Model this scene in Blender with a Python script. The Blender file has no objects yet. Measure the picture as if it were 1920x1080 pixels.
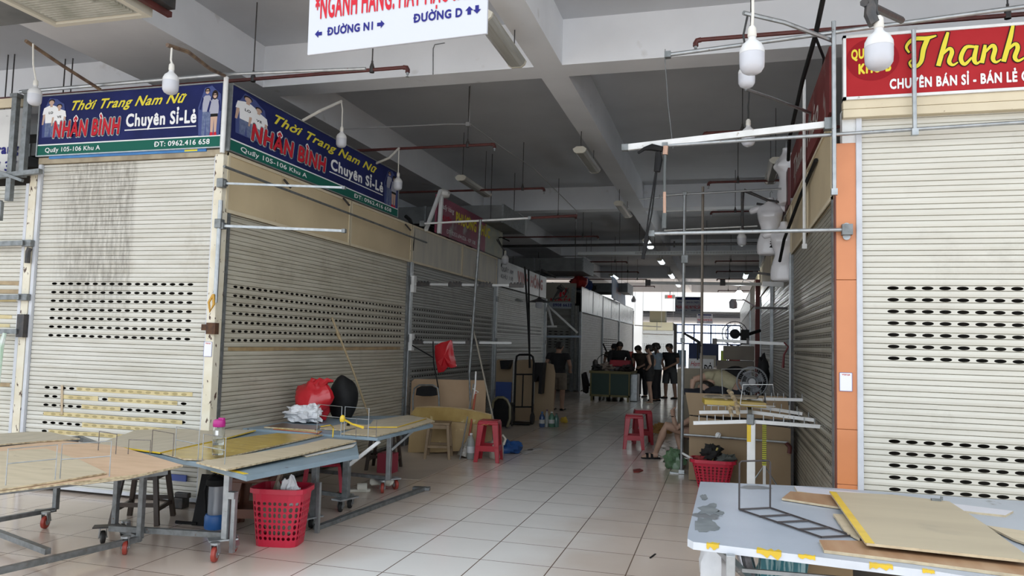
import bpy, bmesh, math, random
from mathutils import Vector, Matrix, Euler
random.seed(7)
SC = bpy.context.scene
COL = SC.collection
# ------------------------------------------------------------------ camera
CAM_YAW, CAM_PITCH, CAM_ROLL, FPX, CAM_H = -0.27338674, 0.07074074, 0.02649065, 1418.524, 1.65
_fw = Vector((math.sin(CAM_YAW)*math.cos(CAM_PITCH), math.cos(CAM_YAW)*math.cos(CAM_PITCH), math.sin(CAM_PITCH)))
_r0 = Vector((math.cos(CAM_YAW), -math.sin(CAM_YAW), 0)); _u0 = _r0.cross(_fw)
_r = _r0*math.cos(CAM_ROLL) + _u0*math.sin(CAM_ROLL)
_u = -_r0*math.sin(CAM_ROLL) + _u0*math.cos(CAM_ROLL)
cam_data = bpy.data.cameras.new('camera'); cam = bpy.data.objects.new('camera', cam_data); COL.objects.link(cam)
cam.matrix_world = Matrix(((_r.x, _u.x, -_fw.x, 0), (_r.y, _u.y, -_fw.y, 0), (_r.z, _u.z, -_fw.z, CAM_H), (0, 0, 0, 1)))
cam_data.sensor_fit = 'HORIZONTAL'; cam_data.sensor_width = 36.0; cam_data.lens = 36.0*FPX/1920.0
cam_data.clip_start = 0.05; cam_data.clip_end = 500
SC.camera = cam
# survey helper: where the sight line through a photo point meets a real plane of the market
def P(px, py, X=None, Y=None, Z=None):
    d = _r*((px-960)/FPX) + _u*((540-py)/FPX) + _fw
    t = X/d.x if X is not None else (Y/d.y if Y is not None else (Z-CAM_H)/d.z)
    return Vector((0, 0, CAM_H)) + d*t
# ------------------------------------------------------------------ light
w = bpy.data.worlds.new('daylight_sky'); SC.world = w; w.use_nodes = True
bg = w.node_tree.nodes['Background']
bg.inputs[0].default_value = (0.86, 0.93, 1.0, 1); bg.inputs[1].default_value = 3.4
sd = bpy.data.lights.new('sun', 'SUN'); sun = bpy.data.objects.new('sun', sd); COL.objects.link(sun)
sd.energy = 7.0; sd.angle = math.radians(1.5); sd.color = (1.0, 0.96, 0.9)
sun.rotation_euler = Euler((math.radians(-34), 0, math.radians(12)))
SC.view_settings.view_transform = 'Standard'; SC.view_settings.look = 'None'
SC.view_settings.gamma = 1.0; SC.view_settings.use_curve_mapping = False
SC.view_settings.exposure = -0.66
SC.cycles.max_bounces = 8; SC.cycles.diffuse_bounces = 5; SC.cycles.glossy_bounces = 3
SC.cycles.transmission_bounces = 6; SC.cycles.transparent_max_bounces = 8
SC.cycles.caustics_reflective = False; SC.cycles.caustics_refractive = False
SC.cycles.sample_clamp_indirect = 6.0

# ------------------------------------------------------------------ mesh helpers
class MB:
    def __init__(s): s.v = []; s.f = []; s.m = []; s.cur = 0
    def add(s, vs, fs):
        b = len(s.v); s.v += [Vector(v) for v in vs]
        for f in fs: s.f.append([b+i for i in f]); s.m.append(s.cur)
        return s
    def box(s, a, b):
        x0, x1 = sorted((a[0], b[0])); y0, y1 = sorted((a[1], b[1])); z0, z1 = sorted((a[2], b[2]))
        return s.add([(x0,y0,z0),(x1,y0,z0),(x1,y1,z0),(x0,y1,z0),(x0,y0,z1),(x1,y0,z1),(x1,y1,z1),(x0,y1,z1)],
              [(3,2,1,0),(4,5,6,7),(0,1,5,4),(1,2,6,5),(2,3,7,6),(3,0,4,7)])
    def obox(s, c, sx, sy, sz, rot=(0,0,0)):
        R = Euler(rot).to_matrix(); c = Vector(c)
        vs = [c + R @ Vector((i*sx/2, j*sy/2, k*sz/2)) for k in (-1,1) for i, j in ((-1,-1),(1,-1),(1,1),(-1,1))]
        return s.add(vs, [(3,2,1,0),(4,5,6,7),(0,1,5,4),(1,2,6,5),(2,3,7,6),(3,0,4,7)])
    def bar(s, p, q, w, h=None, up=(0,0,1)):
        p, q = Vector(p), Vector(q); h = h or w; d = (q-p).normalized(); up = Vector(up)
        if abs(d.dot(up)) > 0.98: up = Vector((1,0,0))
        a = d.cross(up).normalized()*(w/2); b = a.cross(d).normalized()*(h/2)
        return s.add([p-a-b, p+a-b, p+a+b, p-a+b, q-a-b, q+a-b, q+a+b, q-a+b],
              [(0,1,2,3),(7,6,5,4),(0,4,5,1),(1,5,6,2),(2,6,7,3),(3,7,4,0)])
    def tube(s, pts, r, n=8, cap=True, closed=False):
        pts = [Vector(p) for p in pts]; N = len(pts); rs = r if isinstance(r, (list, tuple)) else [r]*N
        b = len(s.v); ref = None
        for i, p in enumerate(pts):
            if closed: t = pts[(i+1) % N]-pts[i-1]
            else: t = (pts[min(i+1, N-1)]-pts[max(i-1, 0)])
            t.normalize()
            if ref is None:
                ref = Vector((0,0,1)) if abs(t.z) < .9 else Vector((1,0,0))
            a = t.cross(ref).normalized(); ref = a.cross(t).normalized()
            for k in range(n):
                th = 2*math.pi*k/n
                s.v.append(p + (a*math.cos(th)+ref*math.sin(th))*rs[i])
        for i in range(N if closed else N-1):
            j = (i+1) % N
            for k in range(n):
                s.f.append([b+i*n+k, b+i*n+(k+1) % n, b+j*n+(k+1) % n, b+j*n+k]); s.m.append(s.cur)
        if cap and not closed:
            s.f.append([b+k for k in range(n)][::-1]); s.m.append(s.cur)
            s.f.append([b+(N-1)*n+k for k in range(n)]); s.m.append(s.cur)
        return s
    def lathe(s, prof, c=(0,0,0), n=20, ax=None):
        b = len(s.v); c = Vector(c); R = ax.to_track_quat('Z','Y').to_matrix() if ax is not None else Matrix.Identity(3)
        for (r, z) in prof:
            for k in range(n):
                th = 2*math.pi*k/n; s.v.append(c + R @ Vector((r*math.cos(th), r*math.sin(th), z)))
        for i in range(len(prof)-1):
            for k in range(n):
                s.f.append([b+i*n+k, b+i*n+(k+1) % n, b+(i+1)*n+(k+1) % n, b+(i+1)*n+k]); s.m.append(s.cur)
        if prof[0][0] > 1e-4: s.f.append([b+k for k in range(n)][::-1]); s.m.append(s.cur)
        if prof[-1][0] > 1e-4: s.f.append([b+(len(prof)-1)*n+k for k in range(n)]); s.m.append(s.cur)
        return s
    def prism(s, poly, off):
        n = len(poly); poly = [Vector(p) for p in poly]; off = Vector(off)
        s.add(poly+[p+off for p in poly], [list(range(n))[::-1], list(range(n, 2*n))] + [[i, (i+1) % n, n+(i+1) % n, n+i] for i in range(n)])
        return s
    def poly(s, pts): return s.add(pts, [list(range(len(pts)))])
    def blob(s, c, rx, ry, rz, nu=14, nv=9, amp=.12, seed=1, flat=-1.0, freq=2.2):
        from mathutils import noise
        b = len(s.v); c = Vector(c)
        for j in range(nv+1):
            ph = math.pi*j/nv
            for i in range(nu):
                th = 2*math.pi*i/nu
                d = Vector((math.sin(ph)*math.cos(th), math.sin(ph)*math.sin(th), -math.cos(ph)))
                k = 1+amp*2*noise.noise(d*freq+Vector((seed*3.1, seed*1.7, seed)))
                z = max(d.z*k, flat)
                s.v.append(c+Vector((d.x*rx*k, d.y*ry*k, z*rz)))
        for j in range(nv):
            for i in range(nu):
                s.f.append([b+j*nu+i, b+j*nu+(i+1) % nu, b+(j+1)*nu+(i+1) % nu, b+(j+1)*nu+i]); s.m.append(s.cur)
        return s
    def build(s, name, mats, parent=None, smooth=False, bevel=0, solid=0, sub=0):
        off = parent_origin(parent)
        me = bpy.data.meshes.new(name); me.from_pydata([v-off for v in s.v], [], s.f)
        if not isinstance(mats, (list, tuple)): mats = [mats]
        for m in mats: me.materials.append(m)
        for p, mi in zip(me.polygons, s.m): p.material_index = min(mi, len(mats)-1)
        bm = bmesh.new(); bm.from_mesh(me)
        bmesh.ops.remove_doubles(bm, verts=bm.verts, dist=1e-5)
        if not getattr(s, 'keep', False): bmesh.ops.recalc_face_normals(bm, faces=bm.faces)
        bm.to_mesh(me); bm.free()
        if smooth:
            me.polygons.foreach_set('use_smooth', [True]*len(me.polygons))
            try: me.set_sharp_from_angle(angle=math.radians(38))
            except Exception: pass
        o = bpy.data.objects.new(name, me); COL.objects.link(o)
        if parent is not None: o.parent = parent
        if solid:
            md = o.modifiers.new('thickness', 'SOLIDIFY'); md.thickness = solid; md.offset = 0
        if sub:
            md = o.modifiers.new('rounding', 'SUBSURF'); md.levels = sub; md.render_levels = sub
        if bevel:
            md = o.modifiers.new('edges', 'BEVEL'); md.width = bevel; md.segments = 2; md.limit_method = 'ANGLE'
        return o
def parent_origin(p):
    off = Vector((0,0,0))
    while p is not None:
        if p.name in LOCAL: return Vector((0,0,0))
        off += p.location; p = p.parent
    return off
LOCAL = set()      # things whose parts are drawn in the thing's own frame
def tag(o, label, cat, group=None, kind=None):
    if label: o['label'] = label
    if cat: o['category'] = cat
    if group: o['group'] = group
    if kind: o['kind'] = kind
    return o
def thing(name, label, cat, loc=(0,0,0), group=None, local=False, rz=0):
    o = bpy.data.objects.new(name, None); o.empty_display_size = .1; COL.objects.link(o); o.location = Vector(loc); o.rotation_euler = (0,0,rz)
    if local: LOCAL.add(o.name)
    return tag(o, label, cat, group)
def solo(name, mb, mats, label, cat, group=None, **k):
    """one thing that is one mesh, its origin at the middle of its base"""
    lo = Vector([min(v[i] for v in mb.v) for i in range(3)]); hi = Vector([max(v[i] for v in mb.v) for i in range(3)])
    base = Vector(((lo.x+hi.x)/2, (lo.y+hi.y)/2, lo.z))
    mb.v = [v-base for v in mb.v]
    o = mb.build(name, mats, None, **k); o.location = base
    return tag(o, label, cat, group)
def struct(name, mb, mats, parent=None, **k):
    o = mb.build(name, mats, parent, **k); o['kind'] = 'structure'; return o
def copy_tree(root, loc, rz=None, label=None, group=None):
    r = root.copy(); COL.objects.link(r); r.location = Vector(loc)
    if rz is not None: r.rotation_euler = (0,0,rz)
    if label: r['label'] = label
    if group: r['group'] = group
    for ch in list(root.children):
        c = ch.copy(); COL.objects.link(c); c.parent = r
        for g in list(ch.children):
            d = g.copy(); COL.objects.link(d); d.parent = c
    return r
# ------------------------------------------------------------------ materials
def _nt(name):
    m = bpy.data.materials.new(name); m.use_nodes = True; nt = m.node_tree
    return m, nt, nt.nodes['Principled BSDF'], lambda t, **k: _new(nt, t, k)
def _new(nt, t, k):
    n = nt.nodes.new(t)
    for a, b in k.items():
        if a.startswith('i_'): n.inputs[a[2:].replace('_', ' ')].default_value = b
        else: setattr(n, a, b)
    return n
def c4(c): return (c[0], c[1], c[2], 1)
def lin(*rgb):   # 0-255 picture colour to a linear value
    return tuple((x/255/12.92 if x/255 <= .04045 else ((x/255+.055)/1.055)**2.4) for x in rgb)
def mk(name, col, col2=None, scale=6, rough=.5, metal=0.0, lo=.4, hi=.65, stretch=(1,1,1), bump=0, bscale=None, detail=6, col3=None, lo3=.62, hi3=.68, scale3=30, stretch3=(1,1,1), spec=.5, alpha=None, trans=0, emit=None, es=0, sheen=0, coat=0):
    m, nt, b, N = _nt(name); L = nt.links.new
    b.inputs['Roughness'].default_value = rough; b.inputs['Metallic'].default_value = metal
    b.inputs['Specular IOR Level'].default_value = spec; b.inputs['Base Color'].default_value = c4(col)
    if coat: b.inputs['Coat Weight'].default_value = coat; b.inputs['Coat Roughness'].default_value = .1
    if trans: b.inputs['Transmission Weight'].default_value = trans; b.inputs['IOR'].default_value = 1.33
    if alpha is not None: b.inputs['Alpha'].default_value = alpha
    if emit: b.inputs['Emission Color'].default_value = c4(emit); b.inputs['Emission Strength'].default_value = es
    tc = N('ShaderNodeTexCoord'); out = None
    def noise(sc, st, det):
        mp = N('ShaderNodeMapping'); mp.inputs['Scale'].default_value = st; L(tc.outputs['Object'], mp.inputs[0])
        nz = N('ShaderNodeTexNoise', i_Scale=sc, i_Detail=det); L(mp.outputs[0], nz.inputs['Vector']); return nz
    if col2 is not None:
        nz = noise(scale, stretch, detail); r = N('ShaderNodeValToRGB')
        r.color_ramp.elements[0].position = lo; r.color_ramp.elements[1].position = hi
        r.color_ramp.elements[0].color = c4(col); r.color_ramp.elements[1].color = c4(col2)
        L(nz.outputs['Fac'], r.inputs[0]); out = r.outputs[0]
    if col3 is not None:
        nz3 = noise(scale3, stretch3, 8); r3 = N('ShaderNodeValToRGB')
        r3.color_ramp.elements[0].position = lo3; r3.color_ramp.elements[1].position = hi3
        r3.color_ramp.elements[0].color = (0,0,0,1); r3.color_ramp.elements[1].color = (1,1,1,1)
        L(nz3.outputs['Fac'], r3.inputs[0])
        mx = N('ShaderNodeMix', data_type='RGBA'); L(r3.outputs[0], mx.inputs[0])
        if out: L(out, mx.inputs[6])
        else: mx.inputs[6].default_value = c4(col)
        mx.inputs[7].default_value = c4(col3); out = mx.outputs[2]
    if out: L(out, b.inputs['Base Color'])
    if bump:
        nb = noise(bscale or scale*3, stretch, 5); bp = N('ShaderNodeBump', i_Strength=bump, i_Distance=.01)
        L(nb.outputs['Fac'], bp.inputs['Height']); L(bp.outputs[0], b.inputs['Normal'])
    return m
WALLW = mk('painted_concrete', (.80,.82,.85), (.74,.76,.79), scale=1.2, rough=.85, col3=(.50,.49,.46), lo3=.66, hi3=.8, scale3=2.5)
SLABM = mk('slab_paint', (.62,.64,.67), (.56,.58,.61), scale=.8, rough=.9)
GALV = mk('galvanised_steel', (.42,.44,.45), (.33,.35,.36), scale=14, rough=.38, metal=.75, col3=(.2,.14,.1), lo3=.68, hi3=.75)
GALVD = mk('dull_steel', (.23,.245,.25), (.16,.17,.17), scale=18, rough=.5, metal=.6, col3=(.16,.09,.05), lo3=.66, hi3=.74)
DARKM = mk('dark_steel', (.05,.05,.052), (.08,.07,.065), scale=20, rough=.5, metal=.5)
WIREM = mk('rack_wire', (.22,.20,.19), (.14,.12,.11), scale=40, rough=.45, metal=.7)
WHITEP = mk('white_painted_steel', (.74,.75,.75), (.66,.67,.66), scale=8, rough=.45, col3=(.3,.24,.18), lo3=.7, hi3=.74, scale3=14)
CREAMP = mk('cream_steel', (.66,.58,.42), (.60,.52,.37), scale=3, rough=.55, col3=(.2,.12,.07), lo3=.69, hi3=.73, scale3=26)
PITTED = mk('cream_paint_with_rust_pits', (.74,.70,.58), (.66,.60,.46), scale=5, rough=.6, col3=(.09,.05,.035), lo3=.63, hi3=.66, scale3=24, stretch3=(1,1,.5))
BLACKM = mk('black_plastic', (.009,.009,.010), (.014,.014,.014), scale=8, rough=.6, spec=.2)
PIPERED = mk('red_oxide_pipe', (.105,.024,.02), (.07,.018,.016), scale=10, rough=.5)
def shutter_mat(name, base, dirt, grime, box=None):
    """cream slats with wandering dirt; `box` = (x0,x1,z0,z1) of one big soot stain in the shutter's own frame"""
    m, nt, b, N = _nt(name); L = nt.links.new
    b.inputs['Roughness'].default_value = .42; b.inputs['Specular IOR Level'].default_value = .45
    tc = N('ShaderNodeTexCoord')
    mp = N('ShaderNodeMapping'); mp.inputs['Scale'].default_value = (.5,.5,4.5); L(tc.outputs['Object'], mp.inputs[0])
    n1 = N('ShaderNodeTexNoise', i_Scale=2.2, i_Detail=8, i_Roughness=.65); L(mp.outputs[0], n1.inputs['Vector'])
    r1 = N('ShaderNodeValToRGB'); r1.color_ramp.elements[0].position = .38; r1.color_ramp.elements[1].position = .74
    r1.color_ramp.elements[0].color = c4(base); r1.color_ramp.elements[1].color = c4(dirt); L(n1.outputs['Fac'], r1.inputs[0])
    n2 = N('ShaderNodeTexNoise', i_Scale=1.1, i_Detail=9, i_Roughness=.72); L(tc.outputs['Object'], n2.inputs['Vector'])
    r2 = N('ShaderNodeValToRGB'); r2.color_ramp.elements[0].position = .56; r2.color_ramp.elements[1].position = .80; L(n2.outputs['Fac'], r2.inputs[0])
    mx = N('ShaderNodeMix', data_type='RGBA'); L(r2.outputs[0], mx.inputs[0]); L(r1.outputs[0], mx.inputs[6]); mx.inputs[7].default_value = c4(grime)
    out = mx.outputs[2]
    if box:
        sp = N('ShaderNodeSeparateXYZ'); L(tc.outputs['Object'], sp.inputs[0])
        def ramp(sock, a, bb, c, d):
            r = N('ShaderNodeMapRange'); r.interpolation_type = 'SMOOTHSTEP'; L(sock, r.inputs[0])
            for i, v in enumerate((a, bb, 0., 1.)): r.inputs[i+1].default_value = v
            r2_ = N('ShaderNodeMapRange'); r2_.interpolation_type = 'SMOOTHSTEP'; L(sock, r2_.inputs[0])
            for i, v in enumerate((c, d, 1., 0.)): r2_.inputs[i+1].default_value = v
            mu = N('ShaderNodeMath', operation='MULTIPLY'); L(r.outputs[0], mu.inputs[0]); L(r2_.outputs[0], mu.inputs[1]); return mu.outputs[0]
        ax = ramp(sp.outputs[0], box[0]-.25, box[0]+.2, box[1]-.04, box[1]+.03); az = ramp(sp.outputs[2], box[2]-.5, box[2]+.3, box[3]+.2, box[3]+.6)
        mp3 = N('ShaderNodeMapping'); mp3.inputs['Scale'].default_value = (12,1,2.2); L(tc.outputs['Object'], mp3.inputs[0])
        n3 = N('ShaderNodeTexNoise', i_Scale=2.0, i_Detail=8, i_Roughness=.7); L(mp3.outputs[0], n3.inputs['Vector'])
        r3 = N('ShaderNodeMapRange'); L(n3.outputs['Fac'], r3.inputs[0])
        for i, v in enumerate((.36, .66, 0., .8)): r3.inputs[i+1].default_value = v
        m1 = N('ShaderNodeMath', operation='MULTIPLY'); L(ax, m1.inputs[0]); L(az, m1.inputs[1])
        m2 = N('ShaderNodeMath', operation='MULTIPLY'); L(m1.outputs[0], m2.inputs[0]); L(r3.outputs[0], m2.inputs[1])
        mx2 = N('ShaderNodeMix', data_type='RGBA'); L(m2.outputs[0], mx2.inputs[0]); L(out, mx2.inputs[6]); mx2.inputs[7].default_value = (.19,.17,.14,1)
        out = mx2.outputs[2]
    L(out, b.inputs['Base Color'])
    return m
SH_FRONT = shutter_mat('cream_slats_sooty', (.62,.61,.555), (.48,.46,.39), (.40,.37,.30), (.30, 1.2, 2.0, 3.3))
SH_RIGHT = shutter_mat('cream_slats_clean', (.64,.625,.555), (.55,.53,.46), (.44,.42,.36))
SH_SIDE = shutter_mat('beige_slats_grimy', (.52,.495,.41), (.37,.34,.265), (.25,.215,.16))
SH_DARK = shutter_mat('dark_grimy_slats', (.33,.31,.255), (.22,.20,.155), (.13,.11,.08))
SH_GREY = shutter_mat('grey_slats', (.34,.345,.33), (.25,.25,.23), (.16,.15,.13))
SH_PALE = shutter_mat('pale_slats', (.66,.68,.67), (.54,.55,.53), (.44,.43,.40))
def floor_mat():
    m, nt, b, N = _nt('beige_floor_tiles'); L = nt.links.new
    tc = N('ShaderNodeTexCoord'); mp = N('ShaderNodeMapping'); mp.inputs['Location'].default_value = (2.31+.5485*20, -6.14+.5485*20, 0)
    L(tc.outputs['Object'], mp.inputs[0])
    br = N('ShaderNodeTexBrick', offset=0.0, squash=1.0, i_Scale=1.0, i_Mortar_Size=.005, i_Mortar_Smooth=.3, i_Bias=0.0, i_Brick_Width=.5485, i_Row_Height=.5485)
    br.inputs['Color1'].default_value = (.66,.555,.475,1); br.inputs['Color2'].default_value = (.62,.52,.445,1); br.inputs['Mortar'].default_value = (.17,.115,.085,1)
    L(mp.outputs[0], br.inputs['Vector'])
    # middle walkway paler: wear and reflected daylight both put into the tile colour
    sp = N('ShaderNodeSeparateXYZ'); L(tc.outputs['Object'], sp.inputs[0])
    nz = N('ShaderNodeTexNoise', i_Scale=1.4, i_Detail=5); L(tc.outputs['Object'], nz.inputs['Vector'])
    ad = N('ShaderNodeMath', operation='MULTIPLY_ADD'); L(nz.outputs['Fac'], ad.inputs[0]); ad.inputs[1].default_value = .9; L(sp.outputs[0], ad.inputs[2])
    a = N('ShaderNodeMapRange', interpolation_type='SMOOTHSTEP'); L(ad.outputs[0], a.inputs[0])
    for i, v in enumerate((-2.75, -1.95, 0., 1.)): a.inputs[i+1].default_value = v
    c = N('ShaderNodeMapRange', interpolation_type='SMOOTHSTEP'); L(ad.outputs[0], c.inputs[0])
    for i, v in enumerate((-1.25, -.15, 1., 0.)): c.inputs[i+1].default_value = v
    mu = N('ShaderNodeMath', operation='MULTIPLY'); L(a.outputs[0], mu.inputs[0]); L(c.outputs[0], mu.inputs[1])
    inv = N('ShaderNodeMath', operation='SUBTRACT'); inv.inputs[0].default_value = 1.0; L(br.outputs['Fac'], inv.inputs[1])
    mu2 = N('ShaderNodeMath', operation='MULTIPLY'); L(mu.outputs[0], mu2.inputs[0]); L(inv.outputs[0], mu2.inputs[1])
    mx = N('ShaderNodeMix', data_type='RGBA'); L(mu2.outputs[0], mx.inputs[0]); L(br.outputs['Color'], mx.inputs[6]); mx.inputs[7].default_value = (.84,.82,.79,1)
    n2 = N('ShaderNodeTexNoise', i_Scale=3.0, i_Detail=9, i_Roughness=.7); L(tc.outputs['Object'], n2.inputs['Vector'])
    r2 = N('ShaderNodeMapRange'); L(n2.outputs['Fac'], r2.inputs[0])
    for i, v in enumerate((.58, .95, 0., .25)): r2.inputs[i+1].default_value = v
    mx2 = N('ShaderNodeMix', data_type='RGBA'); L(r2.outputs[0], mx2.inputs[0]); L(mx.outputs[2], mx2.inputs[6]); mx2.inputs[7].default_value = (.50,.43,.37,1)
    L(mx2.outputs[2], b.inputs['Base Color'])
    rr = N('ShaderNodeMapRange'); L(n2.outputs['Fac'], rr.inputs[0])
    for i, v in enumerate((.3, .7, .09, .26)): rr.inputs[i+1].default_value = v
    L(rr.outputs[0], b.inputs['Roughness'])
    bp = N('ShaderNodeBump', i_Strength=.5, i_Distance=.003); bp.invert = True; L(br.outputs['Fac'], bp.inputs['Height']); L(bp.outputs[0], b.inputs['Normal'])
    return m
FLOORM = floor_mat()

# ------------------------------------------------------------------ the setting
SLAB = 5.45
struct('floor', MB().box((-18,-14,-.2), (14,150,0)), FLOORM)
m = MB(); m.box((-18,4.0,SLAB), (14,46.9,SLAB+.35)); struct('ceiling', m, SLABM)
BEAMX = [(-7.28,-5.85), (-2.18,-1.84), (4.6,5.0)]
BEAMY = [8.48+9.5*k for k in range(5)]
m = MB(); xs = [-18]+[v for p in BEAMX for v in p]+[14]
for y in BEAMY:
    for a, b in zip(xs[0::2], xs[1::2]): m.box((a,y,4.9), (b,y+.39,SLAB))
struct('trim_1', m, WALLW)['label'] = 'white cross beams under the ceiling slab'
m = MB()
for a, b in BEAMX: m.box((a,4.0,4.9), (b,46.9,SLAB))
struct('trim_2', m, WALLW)['label'] = 'white lengthwise beams under the ceiling slab'
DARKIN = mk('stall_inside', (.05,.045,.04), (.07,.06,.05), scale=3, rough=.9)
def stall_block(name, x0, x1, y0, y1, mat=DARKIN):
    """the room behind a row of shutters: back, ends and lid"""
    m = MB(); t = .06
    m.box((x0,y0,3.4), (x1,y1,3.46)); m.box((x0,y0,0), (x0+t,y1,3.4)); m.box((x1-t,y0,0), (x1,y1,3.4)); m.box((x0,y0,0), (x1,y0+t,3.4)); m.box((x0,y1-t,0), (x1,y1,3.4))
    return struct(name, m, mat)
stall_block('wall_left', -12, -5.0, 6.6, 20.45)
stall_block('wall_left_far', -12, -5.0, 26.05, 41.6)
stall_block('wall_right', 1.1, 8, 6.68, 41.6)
m = MB(); m.box((-18.2,7,0), (-18,46.9,SLAB)); struct('wall_light_block_left', m, WALLW)  # unseen side wall, added to keep sky light out of the mid hall
m = MB(); m.box((14,7,0), (14.2,46.9,SLAB)); struct('wall_light_block_right', m, WALLW)  # its counterpart on the right, also added to block side light
m = MB(); m.box((-4.72,8.4,0), (-3.42,15.6,.004)); struct('trim_4', m, mk('plain_apron', (.50,.43,.36), (.43,.37,.31), scale=1.5, rough=.45))['label'] = 'plain tan apron without joints along the left stalls'
# open-air court beyond the hall, and the block on its far side
COURTW = mk('court_white_wall', (.80,.80,.78), (.74,.74,.72), scale=.7, rough=.8)
m = MB(); m.box((-18,58,4.25), (14,58.3,9.5)); struct('wall_far', m, COURTW)
m = MB(); m.box((-18,58.3,4.6), (14,100,4.9)); struct('ceiling_far', m, SLABM)
m = MB(); m.box((-6.40,56.6,0), (-5.80,57.2,4.25)); m.box((4.2,56.6,0), (4.8,57.2,4.25)); struct('trim_3', m, COURTW)['label'] = 'white columns of the far court'
# ------------------------------------------------------------------ roller shutters
TAPE = mk('yellowed_tape', (.62,.52,.28), (.52,.42,.20), scale=9, rough=.4)
TAPEH = mk('tape_over_hole', (.36,.29,.13), rough=.4)
TAPEB = mk('brown_tape', (.40,.29,.15), (.30,.21,.11), scale=9, rough=.4)
def shutter(label, loc, rz, width, z0, z1, mat, rows=(), zc=2.13, pitch=.09, hp=.105, ha=.034, hb=.0135, h0=.25, h1=None, tapes=(), rail=None, detail=True, group=None):
    root = thing('roller_shutter', label, 'roller shutter', loc, group, True, rz)
    m = MB(); m.keep = False
    h1 = width-.25 if h1 is None else h1
    k0 = int(math.floor((zc-z0)/pitch))+1; g = .006
    z = zc+pitch*.5
    ks = range(-int((z1-zc)/pitch)-2, k0+1)
    def strip(pts, x0, x1):
        for (ya, za), (yb, zb) in zip(pts[:-1], pts[1:]): m.add([(x0,ya,za),(x1,ya,za),(x1,yb,zb),(x0,yb,zb)], [(0,1,2,3)])
    rng = random.Random(int(width*1000))
    for k in ks:
        c = zc-k*pitch
        lo, hi = max(c-.020, z0), min(c+.020, z1)       # the narrow slat
        if hi-lo > .012:
            j = rng.uniform(-.0012,.0012)
            strip([(.016,lo),(j,lo+.005),(j,hi-.002),(.016,hi)], 0, width) if k not in rows else None
            if k in rows:
                strip([(.016,lo),(j,lo+.005)], 0, width); strip([(j,hi-.002),(.016,hi)], 0, width)
                a, bz = lo+.005, hi-.002
                n = int(round((h1-h0)/hp)); strip([(j,a),(j,bz)], 0, h0); strip([(j,a),(j,bz)], h0+n*hp, width)
                for i in range(n):
                    xa, xb = h0+i*hp, h0+(i+1)*hp; xc = (xa+xb)/2
                    vs = [(xa,j,a),(xb,j,a),(xb,j,bz),(xa,j,bz)]
                    vs += [(xc+ha*math.cos(2*math.pi*q/16), j, c+hb*math.sin(2*math.pi*q/16)) for q in range(16)]
                    fs = []
                    for ci, q0 in ((2,0),(3,4),(0,8),(1,12)):
                        for q in range(4): fs.append((ci, 4+(q0+q+1) % 16, 4+(q0+q) % 16))
                    for (ca, cb, q) in ((2,3,4),(3,0,8),(0,1,12),(1,2,0)): fs.append((ca, cb, 4+q))
                    m.add(vs, fs)
        lo, hi = max(c-.070, z0), min(c-.020, z1)       # the wide slat below it
        if hi-lo > .012:
            j = rng.uniform(-.0015,.0015)
            strip([(.016,lo),(j,lo+.006),(j-.003,(lo+hi)/2),(j,hi-.002),(.016,hi)], 0, width)
    cur = m.build('curtain', mat, root)
    for (k, xa, xb, tm) in tapes:
        c = zc-k*pitch; t = MB(); n = max(2, int((xb-xa)/.18)); rr = random.Random(k*7+int(xa*10))
        up = [(xa+(xb-xa)*i/n, -.0028, c+.020+rr.uniform(-.005,.006)) for i in range(n+1)]
        dn = [(xa+(xb-xa)*i/n, -.0028, c-.019+rr.uniform(-.005,.004)) for i in range(n+1)]
        t.prism(dn+up[::-1], (0,.0006,0)); o = t.build('tape_strip', tm, cur)
        if k in rows:
            t = MB(); t.keep = True; n = int(round((h1-h0)/hp))
            for i in range(n):
                xc = h0+(i+.5)*hp
                if xa+.03 < xc < xb-.03: t.poly([(xc+ha*.95*math.cos(2*math.pi*q/14), -.0031, c+hb*.95*math.sin(2*math.pi*q/14)) for q in range(14)][::1])
            if t.v: t.build('taped_holes', TAPEH, o)
        o['label'] = 'yellowed tape over a row of holes'
    if rail:
        for x in (-.045, width+.005):
            r = MB(); r.box((x,-.03,z0), (x+.04,.05,z1)); r.build('guide_rail', rail, root)
    bt = MB(); bt.box((0,-.012,z0-.0), (width,.02,z0+.035)); bt.build('bottom_bar', rail or GALVD, root)
    return root
RAILW = mk('shutter_rail', (.60,.62,.66), (.52,.54,.58), scale=6, rough=.5)
H7 = list(range(0,7)); HLOW = list(range(12,19))
T = [(12,.62,2.02,TAPE),(13,.45,.90,TAPE),(13,1.02,1.85,TAPE),(14,.70,1.18,TAPE),(15,.22,1.92,TAPE),(16,.72,1.95,TAPE),(17,.30,1.82,TAPE)]
shutter('cream roller shutter under the blue banner, sooty streaks above, taped holes below', (-7.0,6.33,0), 0, 2.14, .03, 3.40, SH_FRONT, H7+HLOW, h0=.19, h1=1.94, tapes=T, rail=RAILW)
t = MB(); t.obox((-6.55,6.322,.93), .028, .003, .30, (0,math.radians(-4),0))
solo('tape_strip', t, mk('tan_tape', (.46,.36,.24)), 'upright strip of tan tape stuck across shutter holes, far left', 'tape')
shutter('cream roller shutter at the far left edge, brown and yellow tape rows', (-9.35,6.33,0), 0, 2.15, .03, 3.20, SH_RIGHT, [], rail=RAILW,
        tapes=[(0,1.0,2.12,TAPEB),(1,1.0,2.14,TAPEB),(2,1.0,2.1,TAPE),(4,1.0,2.06,TAPE),(5,1.0,2.04,TAPE),(12,1.0,2.1,TAPEB)])
BAYS = [(6.42,10.94),(11.06,15.62),(15.74,20.40)]
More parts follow.
